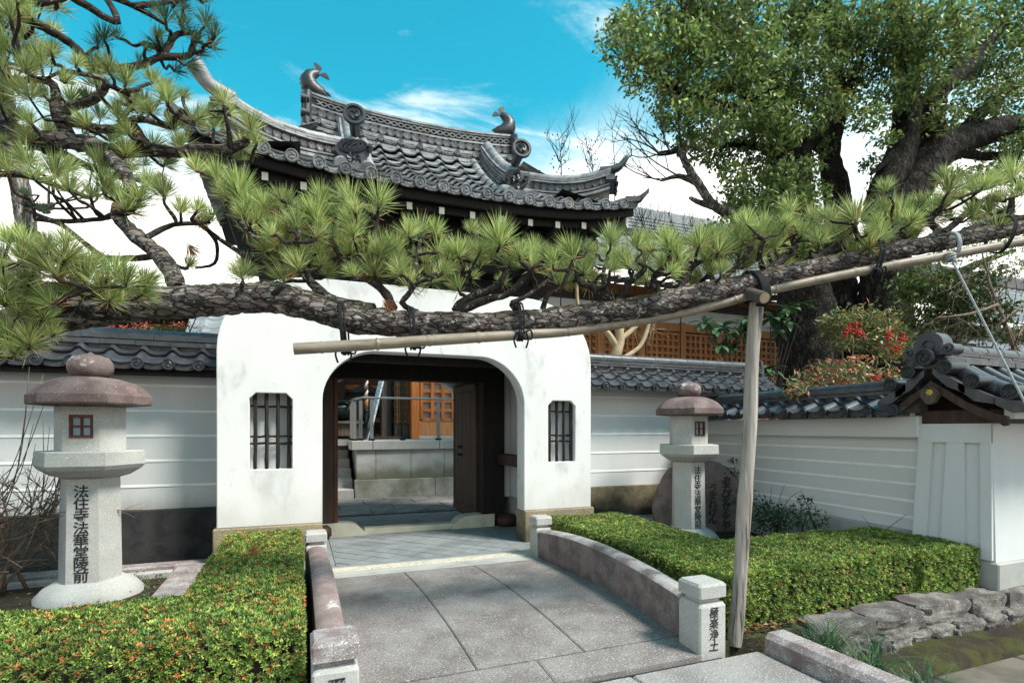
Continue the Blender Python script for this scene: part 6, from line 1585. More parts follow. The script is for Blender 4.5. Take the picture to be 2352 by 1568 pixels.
clB = [(1965, 60, 76), (2000, 135, 74), (2040, 40, 80), (2080, 120, 76), (2040, 225, 56), (1995, 270, 40), (2120, 190, 66), (2160, 80, 90), (2240, 50, 90), (2225, 150, 90), (2300, 120, 90), (2340, 30, 80), (2330, 220, 80), (2250, 235, 64), (2165, 270, 44), (2295, 310, 62), (2345, 340, 56), (2215, 330, 44), (2300, 395, 46), (2345, 405, 46), (2250, 400, 38), (2035, 320, 26), (2005, 375, 28), (2100, 10, 80), (2400, 150, 90), (2400, 300, 70), (2020, 420, 24), (2190, 400, 26)]
cloud('crown', [(PW(x, y, YB + rnd.uniform(-.9, .4)), r * .88 * 12.6 / 1250) for x, y, r in clB], 2600, .125, .06, CG, (.32, .27, .2, .16, .05), M_['leaf_shiny'], campB)
# looser evergreen under it
ev = thing('evergreen_shrub', 'loose evergreen bush with small leaves behind the right gable', 'shrub', tuple(V((PW(2150, 900, 6.6).x, 6.6, 0))))
m = MB()
for dx in (-.5, 0, .5): twiggy(m, V((PW(2150 + dx * 120, 900, 6.6).x, 6.6, 0)), (dx * .5, 0, 1), 2.2, .03, 4, .4, .3)
obj('stems', m, M_['twig_black'], ev, True)
cloud('foliage', [(PW(x, y, 6.6 + rnd.uniform(-.4, .4)), r * 10.3 / 1250) for x, y, r in ((2130, 640, 50), (2200, 665, 55), (2120, 700, 50), (2180, 722, 52), (2240, 690, 50), (2265, 640, 40), (2105, 760, 45), (2170, 775, 45), (2250, 750, 45), (2090, 660, 36), (2300, 720, 40), (2330, 770, 30))], 3800, .105, .046, [(.07, .11, .03), (.08, .12, .03), (.12, .155, .04), (.025, .045, .015), (.2, .19, .05)], (.3, .3, .2, .15, .05), M_['leaf_shiny'], ev)
cloud('hanging_leaves', [(PW(x, y, 7.6), r * 12 / 1250) for x, y, r in ((2320, 560, 36), (2250, 590, 40), (2335, 610, 34), (2210, 560, 30), (2160, 590, 30), (2290, 540, 30))], 1900, .09, .042, CG, (.2, .3, .3, .1, .1), M_['leaf_shiny'], campB)
# bare young tree by the far house
bt2 = thing('bare_tree', 'slim bare dark branched tree behind the right gable in front of a far house', 'tree', tuple(V((PW(2330, 900, 5.6).x, 5.6, 0))))
m = MB()
for pts in ([(2340, 900), (2335, 800), (2290, 700), (2250, 560)], [(2335, 820), (2300, 720), (2270, 640), (2280, 590)], [(2330, 780), (2380, 700), (2400, 600)], [(2290, 700), (2230, 720), (2150, 730)], [(2300, 740), (2360, 690)]):
    m.tube(smooth_path([tuple(PW(x, y, 5.6)) for x, y in pts], 14), [.035 * (1 - .055 * i) for i in range(15)], 6)
for k in range(26):
    x, y = rnd.uniform(2150, 2380), rnd.uniform(640, 820); twiggy(m, PW(x, y, 5.6), R_ * rnd.uniform(-1, 1) + U_ * rnd.uniform(-.3, .7), .6, .007, 2, .5, .0)
obj('branches', m, M_['twig_bare'], bt2, True)
# nandina with red berries
def nandina(c, label, px_list, cols, wts):
    t = thing('nandina_bush', label, 'shrub', c, 'berry bushes behind the low wall'); m = MB()
    for (x, y, r) in px_list[:6]: m.tube(smooth_path([tuple(c), tuple(V(c).lerp(x_ := PW(x, y, c[1]), .5) + V((rnd.gauss(0, .1), 0, 0))), tuple(x_)], 8), .012, 5)
    obj('stems', m, M_['twig_bare'], t, True)
    cloud('foliage', [(PW(x, y, c[1] + rnd.uniform(-.35, .35)), r * 8.7 / 1250) for x, y, r in px_list], 5200, .095, .034, cols, wts, M_['leaf'], t, .3, .45)
    return t
def berries(t, spots, y):
    for px, py in spots:
        c = PW(px, py, y - .35); m = MB()
        for k in range(26):
            f = rnd.random(); d = V((rnd.gauss(0, .035), rnd.gauss(0, .035), -.16 * f)); m.lathe([(.0, -.015), (.012, -.008), (.015, 0), (.012, .008), (0, .015)], c + d, 6)
        obj('berry_cluster', m, M_['berry'], t, True)['kind'] = 'stuff'
NG = [(.12, .15, .045), (.18, .19, .06), (.07, .11, .035), (.28, .22, .08), (.42, .13, .06)]
n1_ = nandina((8.0, 6.0, 0), 'upper berry bush with hanging red clusters against the dark trunks', [(1930, 735, 36), (1980, 730, 42), (2030, 740, 40), (1905, 750, 30), (2060, 770, 34), (1960, 775, 36), (2010, 790, 34), (1935, 785, 26), (2040, 810, 28), (2080, 800, 26)], NG, (.36, .26, .2, .12, .06))
berries(n1_, [(1966, 738), (1975, 752), (1945, 752), (2040, 757), (2072, 762), (2055, 790), (2035, 768)], 6.0)
n2_ = nandina((7.6, 5.9, 0), 'lower berry bush with red and orange leaves spilling over the wall coping', [(1850, 880, 32), (1880, 860, 34), (1920, 850, 36), (1960, 850, 38), (1990, 870, 36), (2030, 870, 36), (2060, 880, 30), (1930, 885, 34), (1830, 895, 26), (2000, 890, 30), (1880, 895, 26)], [(.12, .17, .07), (.20, .19, .07), (.45, .14, .07), (.38, .2, .1), (.08, .13, .07)], (.26, .2, .22, .16, .16))
berries(n2_, [(1925, 885), (1940, 880), (2040, 880), (2055, 868), (1900, 888), (2010, 862)], 5.9)
# loquat: whorls of big ribbed leaves
lq = thing('loquat_tree', 'young tree with whorls of large drooping ribbed leaves before the lattice shutters', 'tree', tuple(V((PW(1690, 900, 8.9).x, 8.9, 0))))
m = MB(); tips = [(1640, 765), (1665, 750), (1690, 770), (1710, 760), (1620, 745), (1655, 790), (1770, 735), (1800, 715), (1830, 705), (1810, 740), (1845, 700), (1780, 760), (1690, 800), (1760, 850), (1745, 865), (1720, 735)]
for (x, y) in tips:
    bx = 1690 if x < 1740 else 1770; m.tube(smooth_path([tuple(V((PW(bx, 900, 8.9).x, 8.9, 1.2))), tuple(PW(bx + (x - bx) * .4, 850, 8.9)), tuple(PW(x, y + 10, 8.9)), tuple(PW(x, y, 8.9))], 8), [.014 - .001 * i for i in range(9)], 5)
obj('stems', m, M_['twig_black'], lq, True)
lm = MB(); lm.c = None; nx = 6
for j in range(nx + 1):
    u = j / nx; wv = .058 * sin(pi * min(u * .92 + .05, 1)) ** .8; z = .02 * sin(pi * u) - .10 * u * u
    lm.v += [(-wv, u * .31, z + .012), (0, u * .31, z), (wv, u * .31, z + .012)]
for j in range(nx):
    for i in range(2): lm.f.append((j * 3 + i, j * 3 + i + 1, j * 3 + i + 4, j * 3 + i + 3))
M_['leaf_loquat'] = mat('leaf_loquat', (.085, .16, .075), (.05, .10, .045), 5, rough=.4, rand=.35, trans=.1, bump=.4, bscale=50)
me_lq = lm.mesh('leaf', M_['leaf_loquat'], True)
for (x, y) in tips:
    c = PW(x, y, 8.9) + F_ * rnd.uniform(-.2, .2)
    for k in range(rnd.randint(12, 16)):
        a = rnd.uniform(0, 6.28); el = rnd.uniform(-.45, .75); T = V((cos(a) * cos(el), sin(a) * cos(el), sin(el))); S = T.cross(U_).normalized()
        inst('leaf', me_lq, frame(c, S, T) @ Matrix.Scale(rnd.uniform(.75, 1.25), 4), lq)
# pale pruned trunk in front of the shutters
pt_ = thing('pruned_tree', 'pale bare pruned small tree in front of the lattice shutters', 'tree', tuple(V((PW(1415, 900, 8.8).x, 8.8, 0))))
m = MB()
for pts in ([(1405, 950, 13), (1412, 830, 12), (1424, 780, 11), (1420, 740, 10), (1428, 700, 8)], [(1418, 800, 8), (1400, 770, 7), (1385, 755, 5), (1368, 745, 4)], [(1424, 780, 7), (1455, 755, 6), (1470, 735, 4)], [(1420, 830, 6), (1465, 800, 5), (1482, 770, 5), (1492, 735, 4)], [(1424, 760, 6), (1440, 740, 5), (1446, 730, 5)], [(1330, 720, 4), (1326, 690, 4), (1324, 640, 3)]):
    bark_tube(m, [P4(x, y, 8.8, r) for x, y, r in pts], 9, .1, 6, 16, False)
for k in range(12): twiggy(m, PW(rnd.uniform(1430, 1500), rnd.uniform(735, 800), 8.8), R_ * rnd.uniform(-.5, 1) + U_ * .5, .35, .005, 2)
obj('trunk', m, M_['bark_pale'], pt_, True)
# bare twigs rising behind the gate roof
for i, (px, y0, y1, lab) in enumerate(((1285, 400, 300, 'bare shrub with seed heads showing above the right end of the gate roof'), (1357, 420, 310, 'thin bare stem with seed heads nearer the roof corner'), (1408, 430, 270, 'tall bare whip standing behind the right roof tip'), (1480, 600, 500, 'bare twiggy bush in front of the far hall roof'), (1560, 600, 520, 'leafless bush before the far roof, under the camphor boughs'))):
    y = 11.6; t = thing('bare_shrub', lab, 'shrub', tuple(V((PW(px, 900, y).x, y, 0)))); m = MB()
    m.tube(smooth_path([tuple(V((PW(px, 900, y).x, y, 0))), tuple(PW(px + 4, y0 + 60, y)), tuple(PW(px + 2, (y0 + y1) / 2, y)), tuple(PW(px - 6, y1, y))], 12), [.02 * (1 - .07 * k) for k in range(13)], 5)
    for k in range(10 if i != 2 else 3):
        f = rnd.random(); p = PW(px + rnd.uniform(-4, 4), y0 + (y1 + 20 - y0) * f, y); twiggy(m, p, R_ * rnd.choice((-1, 1)) * rnd.uniform(.3, .9) + U_, rnd.uniform(.35, .7), .009, 2 if i > 2 else 1, .4, .4)
    if i > 2:
        for k in range(14): twiggy(m, PW(px + rnd.uniform(-50, 50), rnd.uniform(540, 640), y), R_ * rnd.uniform(-.6, .6) + U_, .9, .008, 2, .35, .4)
    obj('stems', m, M_['twig_black'], t, True)
    if i < 2:
        m = MB()
        for k in range(26):
            p = PW(px + rnd.gauss(0, 20 if i == 0 else 9), rnd.uniform(y1 + 5, y0), y); m.lathe([(0, -.022), (.022, 0), (0, .022)], p, 5)
        obj('seed_heads', m, M_['twig_black'], t)
# bare shrub left of the big lantern
bs = thing('bare_shrub', 'leafless winter shrub with tangled pale stems at the left edge before the wall', 'shrub', (-2.7, 6.75, 0))
m = MB()
for k in range(9):
    b0 = V((-2.72 + rnd.gauss(0, .16), 6.75 + rnd.gauss(0, .1), 0)); twiggy(m, b0, (rnd.uniform(-.5, .75), rnd.uniform(-.4, .3), rnd.uniform(.5, 1)), rnd.uniform(.7, 1.0), .018, 4, .55, .05)
for k in range(26):
    b0 = V((-2.55 + rnd.gauss(0, .25), 6.75 + rnd.gauss(0, .15), rnd.uniform(.35, .9))); e = b0 + V((rnd.uniform(-.2, .55), rnd.uniform(-.2, .2), rnd.uniform(.6, 1.5))); m.tube(smooth_path([tuple(b0), tuple(b0.lerp(e, .4) + V((.05, 0, -.05))), tuple(e)], 7), [.006, .006, .005, .005, .004, .004, .003, .002], 4)
for k in range(70):
    b0 = V((-2.6 + rnd.gauss(0, .28), 6.7 + rnd.gauss(0, .2), rnd.uniform(.2, .95))); twiggy(m, b0, (rnd.gauss(0, 1), rnd.gauss(0, .5), rnd.gauss(.2, .5)), rnd.uniform(.2, .4), .006, 1, .7, 0)
obj('stems', m, M_['twig_bare'], bs, True)
# dark glossy shrub at the side wall, grasses by the kerb
t = thing('evergreen_shrub', 'small dark glossy shrub growing against the long low wall beside the memorial rock', 'shrub', (6.15, 5.5, 0)); m = MB()
for k in range(7): twiggy(m, (6.15 + rnd.gauss(0, .15), 5.6 + rnd.gauss(0, .4), 0), (rnd.gauss(0, .3), rnd.gauss(0, .4), 1), .55, .008, 1)
obj('stems', m, M_['twig_black'], t, True)
cloud('foliage', [(V((6.25, 6.35, .55)), .2), (V((6.2, 5.9, .42)), .22), (V((6.15, 5.5, .40)), .24), (V((6.1, 5.1, .45)), .22), (V((6.15, 5.2, .68)), .1), (V((6.2, 6.5, .95)), .08), (V((6.2, 6.52, 1.12)), .07), (V((6.2, 5.85, .3)), .25)], 5200, .06, .026, [(.02, .055, .025), (.035, .08, .035), (.055, .11, .045), (.015, .035, .018)], (.3, .35, .2, .15), M_['leaf_shiny'], t)
def grass_clump(c, n, L, label):
    t = thing('grass_clump', label, 'grass clump', c, 'strap leaved grass clumps by the kerb'); m = MB(); m.c = []
    for k in range(n):
        a = rnd.uniform(0, 6.28); b0 = V(c) + V((rnd.gauss(0, .05), rnd.gauss(0, .05), 0)); d = V((cos(a), sin(a), 0)); l = L * rnd.uniform(.6, 1.15); hh = rnd.uniform(1.0, 1.9); w_ = .0055; sd = V((-sin(a), cos(a), 0)) * w_; vs = []
        for j in range(6): f = j / 5; p = b0 + d * l * f * (.35 + .6 * f) + U_ * l * hh * (f - .62 * f * f); vs += [p - sd * (1 - f * .9), p + sd * (1 - f * .9)]
        nn = len(m.v); m.add(vs, [(2 * j, 2 * j + 1, 2 * j + 3, 2 * j + 2) for j in range(5)]); cc = rnd.choice([(.035, .075, .028), (.055, .11, .04), (.075, .14, .055), (.03, .06, .035)]); m.c += [cc] * 12
    obj('blades', m, M_['leaf'], t)
grass_clump((3.66, 2.90, -.14), 130, .42, 'green grass tuft beside the boulders behind the kerb end')
grass_clump((3.64, 2.56, -.14), 120, .38, 'green grass tuft midway along the channel side of the kerb')
grass_clump((3.72, 2.28, -.2), 100, .38, 'green grass tuft at the bottom edge beside the kerb')
cloud_t = thing('ground_weeds', 'scattered small green weeds on the mossy soil behind the left lantern', 'weeds', (-1.6, 7.0, 0))
m = cloud('foliage', [(V((rnd.uniform(-1.7, -.9), rnd.uniform(5.9, 7.2), 0)), .07) for k in range(9)], 9000, .03, .014, [(.06, .10, .025), (.09, .13, .03), (.04, .07, .02)], (.4, .3, .3), M_['leaf'], cloud_t)
# stone edging slab behind the left lantern
t = thing('stone_slab', 'flat weathered stone slab on the ground between lantern and hedge', 'stone slab', (-.95, 6.5, 0)); obj('slab', MB().box((-1.28, 5.75, -.1), (-.78, 7.25, .045), None, .015), M_['granite_old'], t)
t = thing('stone_edging', 'narrow pale stone strip along the foot of the left wall', 'edging', (-3, 7.0, 0)); obj('edge_stone', MB().box((-7, 6.98, -.1), (-1.3, 7.09, .03), None, .01), M_['granite'], t)
# maple and clipped pine tops behind the left wall
mp_ = thing('maple_bush', 'red leaved maple showing above the left wall coping', 'shrub', (-2.1, 10.5, 0)); m = MB()
for k in range(5): twiggy(m, (-2.1 + rnd.gauss(0, .5), 10.5, 0), (rnd.gauss(0, .2), 0, 1), 2.2, .03, 2)
obj('stems', m, M_['twig_black'], mp_, True)
cloud('foliage', [(PW(x, y, 10.5), r * 9 / 1250) for x, y, r in ((235, 758, 22), (262, 752, 24), (295, 745, 24), (325, 748, 22), (405, 742, 14), (420, 745, 12))], 2600, .05, .03, [(.42, .07, .045), (.5, .13, .08), (.3, .05, .03)], (.5, .3, .2), M_['leaf'], mp_)
pb_ = thing('clipped_pine', 'low clipped green pine behind the left wall, beside the maple', 'pine tree', (-1.3, 10.2, 0)); m = MB(); m.tube([(-1.3, 10.2, 0), (-1.25, 10.2, 1.5), (-1.3, 10.2, 2.6)], [.08, .06, .04], 7); obj('trunk', m, M_['bark_twig'], pb_, True)
cloud('foliage', [(PW(x, y, 10.0), r * 8.6 / 1250) for x, y, r in ((330, 768, 24), (365, 764, 26), (395, 762, 28), (430, 768, 26), (470, 775, 24), (300, 772, 22), (445, 758, 20))], 4200, .075, .006, [(.06, .10, .04), (.10, .14, .06), (.04, .075, .035), (.16, .17, .07)], (.35, .3, .25, .1), M_['needle'], pb_, -.4)
# ================================================================== main hall seen through the gate and over the wall
hall = thing('temple_hall', 'timber temple hall with lattice shutters on a granite platform behind the gate', 'temple hall', (8, 16, 0))
PY, PZ = 13.0, 1.30
obj('platform_core', MB().box((1.32, PY + .12, -.1), (19, 24, PZ - .02)), M_['granite'], hall)
obj('platform_core', MB().box((-6, 15.4, -.1), (1.31, 24, PZ - .02)), M_['granite'], hall)
M_['granite_stain'] = mat('granite_stain', (.42, .43, .41), (.36, .37, .35), 3, .35, .65, .9, .4, 160, speck=[((.20, .21, .20), 80, .58, .66), ((.60, .61, .60), 70, .60, .66)], grad=((.10, .105, .06), .52, .88, 2.2, .85))
M_['granite_base'] = mat('granite_base', (.36, .36, .33), (.20, .205, .16), 2.2, .35, .65, .9, .5, 120, speck=[((.10, .10, .09), 70, .56, .66)], stain=((.06, .06, .045), 1.8, .5, .7, .6))
xs = [1.26, 1.70, 2.52, 3.34, 4.16, 4.98, 5.8, 6.6]
for i in range(len(xs) - 1):
    a = xs[i]
    obj('face_slab', MB().box((xs[i] + .003, PY, .43), (xs[i + 1] - .003, PY + .15, PZ - .19), None, .008), M_['granite_stain'], hall)
xs = [1.22, 3.1, 4.9, 6.6]
for i in range(3): obj('base_stone', MB().box((xs[i] + .003, PY - .05, -.1), (xs[i + 1] - .003, PY + .14, .427), None, .012), M_['granite_base'], hall)
xs = [1.14, 1.62, 3.2, 4.8, 6.6]
for i in range(4): obj('cap_stone', MB().box((xs[i] + .003, PY - .07, PZ - .187), (xs[i + 1] - .003, PY + .7, PZ + .03), None, .015), M_['granite'], hall)
for i in range(12): obj('floor_stone', MB().box((-4 + i * 1.2, PY + .705, PZ - .1), (-2.81 + i * 1.2, 16, PZ + .025), None, .006) if i > 3 else MB().box((-4 + i * 1.2, 15.42, PZ - .1), (-2.81 + i * 1.2, 17, PZ + .025), None, .006), M_['granite'], hall)
for k in range(6): obj('step', MB().box((-1.2, PY - .02 + .40 * k, -.1), (1.215, PY + .60 + .40 * k, .215 * (k + 1)), None, .02), M_['granite'], hall)
# railing
rl = thing('metal_railing', 'grey metal handrail along the platform edge', 'railing', (3, PY + .15, PZ))
yr = PY + .12
obj('top_rail', MB().box((1.38, yr - .03, 2.31), (6.4, yr + .03, 2.36), None, .012), M_['metal_grey'], rl)
obj('side_rail', MB().box((1.20, yr - .02, 2.28), (1.25, 15.2, 2.32), None, .012), M_['metal_grey'], rl)
obj('side_rail', MB().beam((1.235, yr + .0, 2.30), (1.40, yr, 2.335), .05, .05), M_['metal_grey'], rl)
for x, y in ((1.62, yr), (3.22, yr), (4.9, yr), (1.23, yr + .02), (1.23, yr + .7), (1.40, yr + .3)):
    obj('post', MB().box((x - .04, y - .02, PZ + .02), (x + .04, y + .02, 2.31 if y == yr else 2.28), None, .004), M_['metal_grey'], rl)
    obj('post_base', MB().box((x - .07, y - .05, PZ + .03), (x + .07, y + .05, PZ + .075), None, .006), M_['iron'], rl)
for x in (2.35, 3.9): obj('post_base', MB().box((x - .06, yr - .05, PZ + .03), (x + .06, yr + .05, PZ + .085), None, .006), M_['iron'], rl)
# hall front
HY = 14.7
def lattice_panel(x0, x1, z0, z1, nx, nz, y, back='wood_panel', bar='wood_brown', frame_='wood_orange', bw=.055):
    p = obj('lattice_panel', MB().box((x0, y + .075, z0), (x1, y + .09, z1)), M_[back], hall)
    vb = MB().box((-bw / 2, -.04, z0 + .002), (bw / 2, .045, z1 - .002)).mesh('upright_bar', M_[bar]); hb = MB().box((x0 + .002, -.03, -bw / 2), (x1 - .002, .043, bw / 2)).mesh('cross_bar', M_[bar])
    for i in range(nx + 1): inst('upright_bar', vb, Matrix.Translation((x0 + (x1 - x0) * i / nx, y - .012, 0)), p)
    for j in range(nz + 1): inst('cross_bar', hb, Matrix.Translation((0, y - .012, z0 + (z1 - z0) * j / nz)), p)
    return p
lattice_panel(3.14, 4.60, 1.86, 3.42, 5, 6, HY, 'paper', 'wood_orange', bw=.085)
obj('sill_beam', MB().box((2.9, HY - .08, PZ + .03), (4.75, HY + .12, PZ + .12), None, .01), M_['granite'], hall)
obj('wainscot', MB().box((3.07, HY - .03, PZ + .125), (4.66, HY + .1, 1.83), None, .008), M_['wood_brown'], hall)
obj('pillar', MB().box((2.84, HY - .12, PZ + .03), (3.06, HY + .10, 4.6), None, .015), M_['wood_orange'], hall)
obj('pillar', MB().box((4.68, HY - .12, PZ + .03), (4.95, HY + .18, 4.6), None, .015), M_['wood_orange'], hall)
# folded doors left of the pillar, turned into the opening
for x0, x1, y_, c in ((2.69, 2.84, HY + .2, 'wood_grey'), (2.48, 2.65, HY + .3, 'wood_dark')):
    p = obj('folding_door', MB().box((x0, y_ + .03, PZ + .05), (x1, y_ + .06, 4.2)), M_['wood_dark'], hall)
    for i in range(4): obj('upright_bar', MB().box((x0 + (x1 - x0) * i / 3 - .012, y_, PZ + .45), (x0 + (x1 - x0) * i / 3 + .012, y_ + .03, 4.2)), M_['wood_orange' if c == 'wood_grey' else 'wood_brown'], p)
    for j in range(12): obj('cross_bar', MB().box((x0, y_ + .004, PZ + .5 + j * .2), (x1, y_ + .028, PZ + .525 + j * .2)), M_['wood_brown'], p)
    obj('kick_panel', MB().box((x0 - .02, y_ - .01, PZ + .04), (x1 + .02, y_ + .05, PZ + .42), None, .006), M_['wood_grey'], p)
    for xx in (x0 - .03, x1 + .0): obj('stile', MB().box((xx, y_ - .015, PZ + .04), (xx + .04, y_ + .055, 4.2)), M_[c], p)
obj('pillar', MB().box((2.14, HY + .5, PZ + .03), (2.42, HY + .78, 2.95), None, .02), M_['wood_grey'], hall)
obj('door_sill', MB().box((1.5, HY + .0, PZ + .03), (2.6, HY + .14, PZ + .10), None, .01), M_['wood_dark'], hall)
# back wall of horizontal boards, ceiling
for k in range(22): obj('board', MB().box((-4, 17.6, 1.3 + k * .17), (4.69, 17.66, 1.3 + k * .17 + .155), None, .01), M_['wood_red' if k % 3 else 'wood_brown'], hall)
for x in (-.6, 1.15, 2.6): obj('pillar', MB().box((x, 17.4, 1.3), (x + .2, 17.58, 5)), M_['wood_dark'], hall)
obj('back_wall', MB().box((-4.1, 17.67, 1.2), (5, 17.8, 5.2)), M_['wood_black'], hall)
obj('side_wall', MB().box((-4.1, 14.6, 1.3), (-4.0, 17.7, 5)), M_['wood_dark'], hall)
obj('inner_wall', MB().box((4.7, HY + .3, 1.3), (4.8, 17.7, 5)), M_['wood_dark'], hall)
obj('ceiling', MB().box((-6, 14.9, 4.75), (4.95, 18, 4.85)), M_['wood_black'], hall)
# shutters along the right wing
WX0, WX1 = 5.0, 18.5
obj('wing_wall', MB().box((WX0, HY + .10, 1.3), (WX1, HY + .25, 6.2)), M_['wood_brown'], hall)
x = 7.15; 
while x < 17.4:
    lattice_panel(x + .13, x + 1.42, 2.35, 4.72, 6, 11, HY + .0, 'wood_panel', 'wood_brown', bw=.075)
    obj('wing_post', MB().box((x - .10, HY - .10, 1.3), (x + .12, HY + .095, 5.1), None, .01), M_['wood_brown'], hall); x += 1.55
obj('head_beam', MB().box((WX0, HY - .12, 4.80), (WX1, HY + .09, 5.05), None, .01), M_['wood_brown'], hall)
obj('white_band', MB().box((WX0, HY - .02, 5.06), (WX1, HY + .09, 5.55)), M_['plaster_shade'], hall)
obj('eave_beam', MB().box((4.25, HY - .15, 5.56), (WX1 + 1, HY + .1, 5.80), None, .01), M_['wood_dark'], hall)
for k in range(6, 46): obj('rafter', MB().beam((2.1 + k * .38, 13.35, 5.94), (2.1 + k * .38, HY + .1, 6.25), .08, .10), M_['wood_dark'], hall)
for k in range(6, 46): obj('rafter_end', MB().beam((2.1 + k * .38, 13.34, 5.938), (2.1 + k * .38, 13.348, 5.94), .078, .098), M_['white_end'], hall)
# hall roof: lower tiled slope, smooth upper band
def tiled_slope(name, x0, x1, ya, za, yb, zb, ncol, nrow, m, parent, sag=.25):
    mb = MB(); nu = ncol * 5; us = [i / nu for i in range(nu + 1)]
    for j in range(nrow * 2 + 1):
        r = j // 2; f = (r + (j % 2) * .98) / nrow if j < nrow * 2 else 1.0
        lift = .05 * (1 - (j % 2)) if j < nrow * 2 else 0
        for u in us:
            y = ya + (yb - ya) * f; z = za + (zb - za) * f - sag * sin(pi * f) + lift + .045 * max(0, cos(2 * pi * u * ncol)) - .5 * 0
            mb.v.append((x0 + (x1 - x0) * u, y, z))
    n1 = nu + 1
    for j in range(nrow * 2):
        for i in range(nu): mb.f.append((j * n1 + i, j * n1 + i + 1, (j + 1) * n1 + i + 1, (j + 1) * n1 + i))
    o = obj(name, mb, M_[m], parent); return o
o = tiled_slope('lower_roof', 4.2, 19.4, 13.2, 6.10, 17.5, 8.9, 50, 16, 'roof_far', hall, .3); o['kind'] = 'stuff'
q = MB(); strip(q, [(4.2, 17.42, 8.98), (19.4, 17.42, 8.98)], .25, -.1, .13); obj('roof_band', q, M_['tile_dark'], hall)
o = tiled_slope('upper_roof', 4.6, 19.0, 17.55, 9.15, 19.6, 10.7, 60, 4, 'roof_band', hall, .1); o['kind'] = 'stuff'
for k in range(5): obj('upper_course', MB().box((4.6, 17.6 + k * .4, 9.22 + k * .31), (19.0, 17.75 + k * .4, 9.31 + k * .31)), M_['roof_band'], hall)
obj('ridge', MB().box((4.4, 19.4, 10.5), (19.2, 19.9, 11.0), None, .08), M_['roof_band'], hall)
# things on the platform
t = thing('incense_cauldron', 'dark bronze cauldron on a carved wooden stand on the platform', 'cauldron', (1.05, 14.6, PZ + .03)); c = (1.05, 14.6, 0)
st_ = MB(); st_.box((.63, 14.2, 1.42), (1.47, 15.0, 1.72), None, .02); st_.box((.55, 14.12, 1.72), (1.55, 15.08, 1.80), None, .02)
for x in (.59, 1.33): st_.box((x, 14.18, PZ + .026), (x + .18, 14.36, 1.42), None, .02)
obj('stand', st_, M_['wood_grey'], t)
m = MB(); m.lathe([(.14, 1.80), (.16, 1.85), (.34, 1.92), (.42, 2.05), (.41, 2.16), (.36, 2.22), (.40, 2.27), (.44, 2.29), (.44, 2.32), (.36, 2.32), (.34, 2.2), (0, 2.1)], c, 28); obj('bowl', m, M_['bronze'], t, True, 50)
for s in (-1, 1):
    m = MB(); m.tube([(c[0] - .02 + .17 * cos(a), c[1] - .40, 2.20 + .07 * sin(a)) for a in [2 * pi * k / 16 for k in range(17)]] if s < 0 else [(c[0] + s * .42 + .06 * sin(a), c[1] + .08 * cos(a), 2.16 + .10 * sin(a)) for a in [2 * pi * k / 12 for k in range(13)]], .022, 6, False); obj('handle', m, M_['bronze'], t, True)
t = thing('bell_rope', 'thick twisted red and white bell rope hanging with a tassel on the platform', 'bell rope', (1.70, 14.9, 1.6))
for ph, mm in ((0, 'straw'), (pi, 'wood_red')):
    m = MB(); m.tube([(1.70 + .022 * cos(ph + k * .55), 14.9 + .022 * sin(ph + k * .55), 2.35 + k * .022) for k in range(110)], .034, 6); obj('strand', m, M_[mm], t, True)
m = MB(); m.lathe([(.045, 2.12), (.05, 2.36), (.03, 2.40), (0, 2.40)], (1.70, 14.9, 0), 10); obj('grip', m, M_['wood_brown'], t, True)
m = MB(); m.lathe([(.085, 1.62), (.095, 1.8), (.08, 1.98), (.06, 2.06), (.08, 2.09), (.05, 2.119), (0, 2.12)], (1.70, 14.9, 0), 14); obj('tassel', m, M_['bronze'], t, True)
t = thing('offering_box', 'tall dark box with a small pitched roof standing on the platform behind the bell rope', 'box', (1.72, 15.6, PZ)); 
obj('box', MB().box((1.44, 15.5, 1.33), (2.02, 16.0, 2.62), None, .01), M_['bronze'], t); q = MB(); q.prism([(1.26, 2.61), (2.20, 2.61), (1.73, 2.88)], 'y', 15.4, 16.1); obj('roof', q, M_['iron'], t)
t = thing('wrapped_banner', 'rolled printed banner in clear plastic leaning on the hall front', 'banner', (1.8, 14.55, PZ)); q = MB(); q.beam((1.76, 14.62, 1.62), (2.26, 14.9, 3.6), .17, .05); obj('roll', q, M_['banner'], t)
q = MB(); q.beam((1.68, 14.60, 1.33), (1.77, 14.625, 1.66), .12, .03); obj('plastic_end', q, M_['pane_blue'], t); q = MB(); q.beam((1.758, 14.585, 1.66), (1.785, 14.60, 1.76), .171, .03); obj('yellow_tag', q, M_['bark_pale'], t)

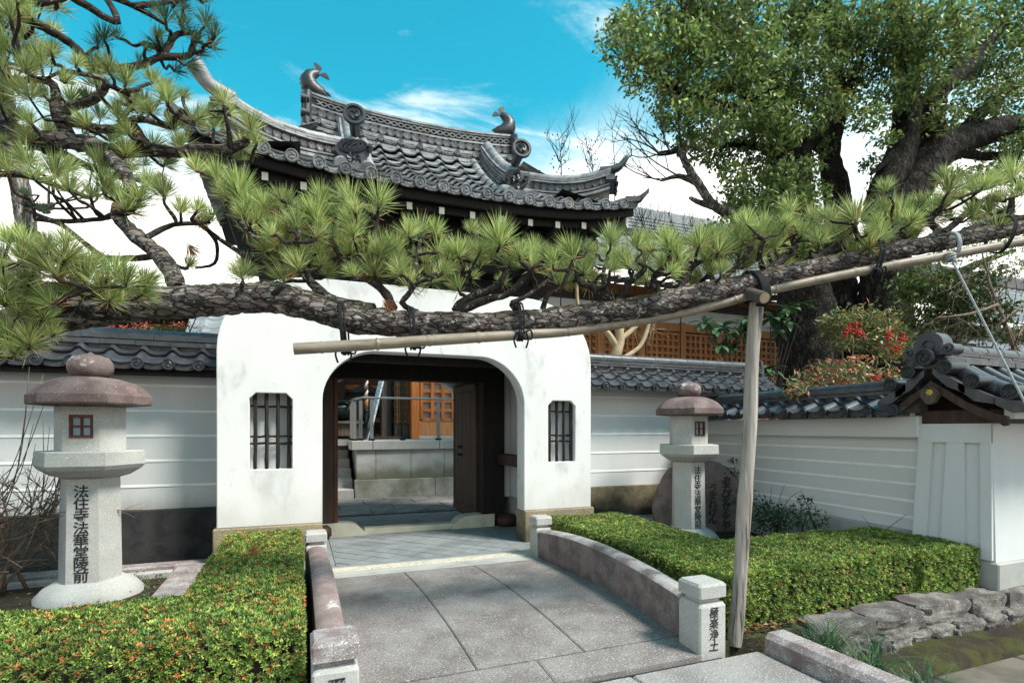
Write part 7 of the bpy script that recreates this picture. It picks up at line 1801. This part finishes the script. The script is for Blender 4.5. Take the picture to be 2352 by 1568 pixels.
# ================================================================== far house at the right, small roof at the left
hs = thing('far_house', 'beige house with grey tiled roofs far behind the right gable', 'house', (15.5, 9.5, 0))
obj('wall', MB().box((15, 8.8, 0), (26, 11.5, 4.3)), M_['bark_pale'] if False else mat('house_wall', (.42, .38, .34), (.36, .33, .29), 2, rough=.9), hs)
obj('eave', MB().box((14.6, 8.5, 4.28), (26.4, 8.9, 4.42)), M_['wood_grey'], hs)
o = tiled_slope('roof', 14.4, 26.6, 8.1, 4.25, 10.6, 6.2, 34, 10, 'roof_far', hs, .1); o['kind'] = 'stuff'
o = tiled_slope('lower_roof', 14.4, 26.6, 7.4, 3.35, 8.75, 4.0, 34, 5, 'roof_far', hs, .05); o['kind'] = 'stuff'
obj('ridge', MB().box((14.3, 10.4, 6.1), (26.7, 10.8, 6.5), None, .05), M_['tile'], hs)
obj('fascia', MB().box((14.4, 8.06, 4.10), (26.6, 8.12, 4.24)), M_['line_white'], hs)
for x in (16, 18.2, 20.4): f = obj('window', MB().box((x, 8.76, 1.4), (x + 1.3, 8.799, 2.6)), M_['wood_dark'], hs); obj('pane', MB().box((x + .06, 8.74, 1.46), (x + 1.24, 8.759, 2.54)), M_['pane_blue'], f)
sr = thing('shrine_roof', 'curved grey tiled roof corner showing between left wall and gate', 'small building', (-1.2, 12.5, 0))
obj('wall', MB().box((-1.9, 12.3, 0), (0.3, 15, 3.0)), M_['plaster_shade'], sr)
o = tiled_slope('roof', -2.1, .6, 11.8, 3.02, 13.6, 4.4, 9, 7, 'roof_far', sr, .15); o['kind'] = 'stuff'
q = MB(); strip(q, smooth_path([(-2.9, 11.85, 3.20), (-2.2, 11.85, 3.22), (-1.4, 11.9, 3.42), (-1.0, 12.2, 3.9), (-.9, 12.6, 4.4)], 14), .22, -.05, .12); obj('verge', q, M_['roof_band'], sr)
# lettering on the rock
rn = V((-R_.y * 0 - F_.x, -F_.y, 0))
def rock_text(txt, px, py0, py1, size):
    n = len(txt); D = 8.40
    for i, chx in enumerate(txt): pass
    a = atD(px, py0, D); b = atD(px, py1, D); step = (a.z - b.z) / (n - 1)
    nb = a + F_ * 0
    o = inscription(bt_, txt, a, step, size, R_, U_, bold=.005, wob=.18, slant=.15)
    return o
rock_text('あそびをせんとや', 1668, 1105, 1208, .15)
rock_text('うまれけん', 1637, 1122, 1194, .15)
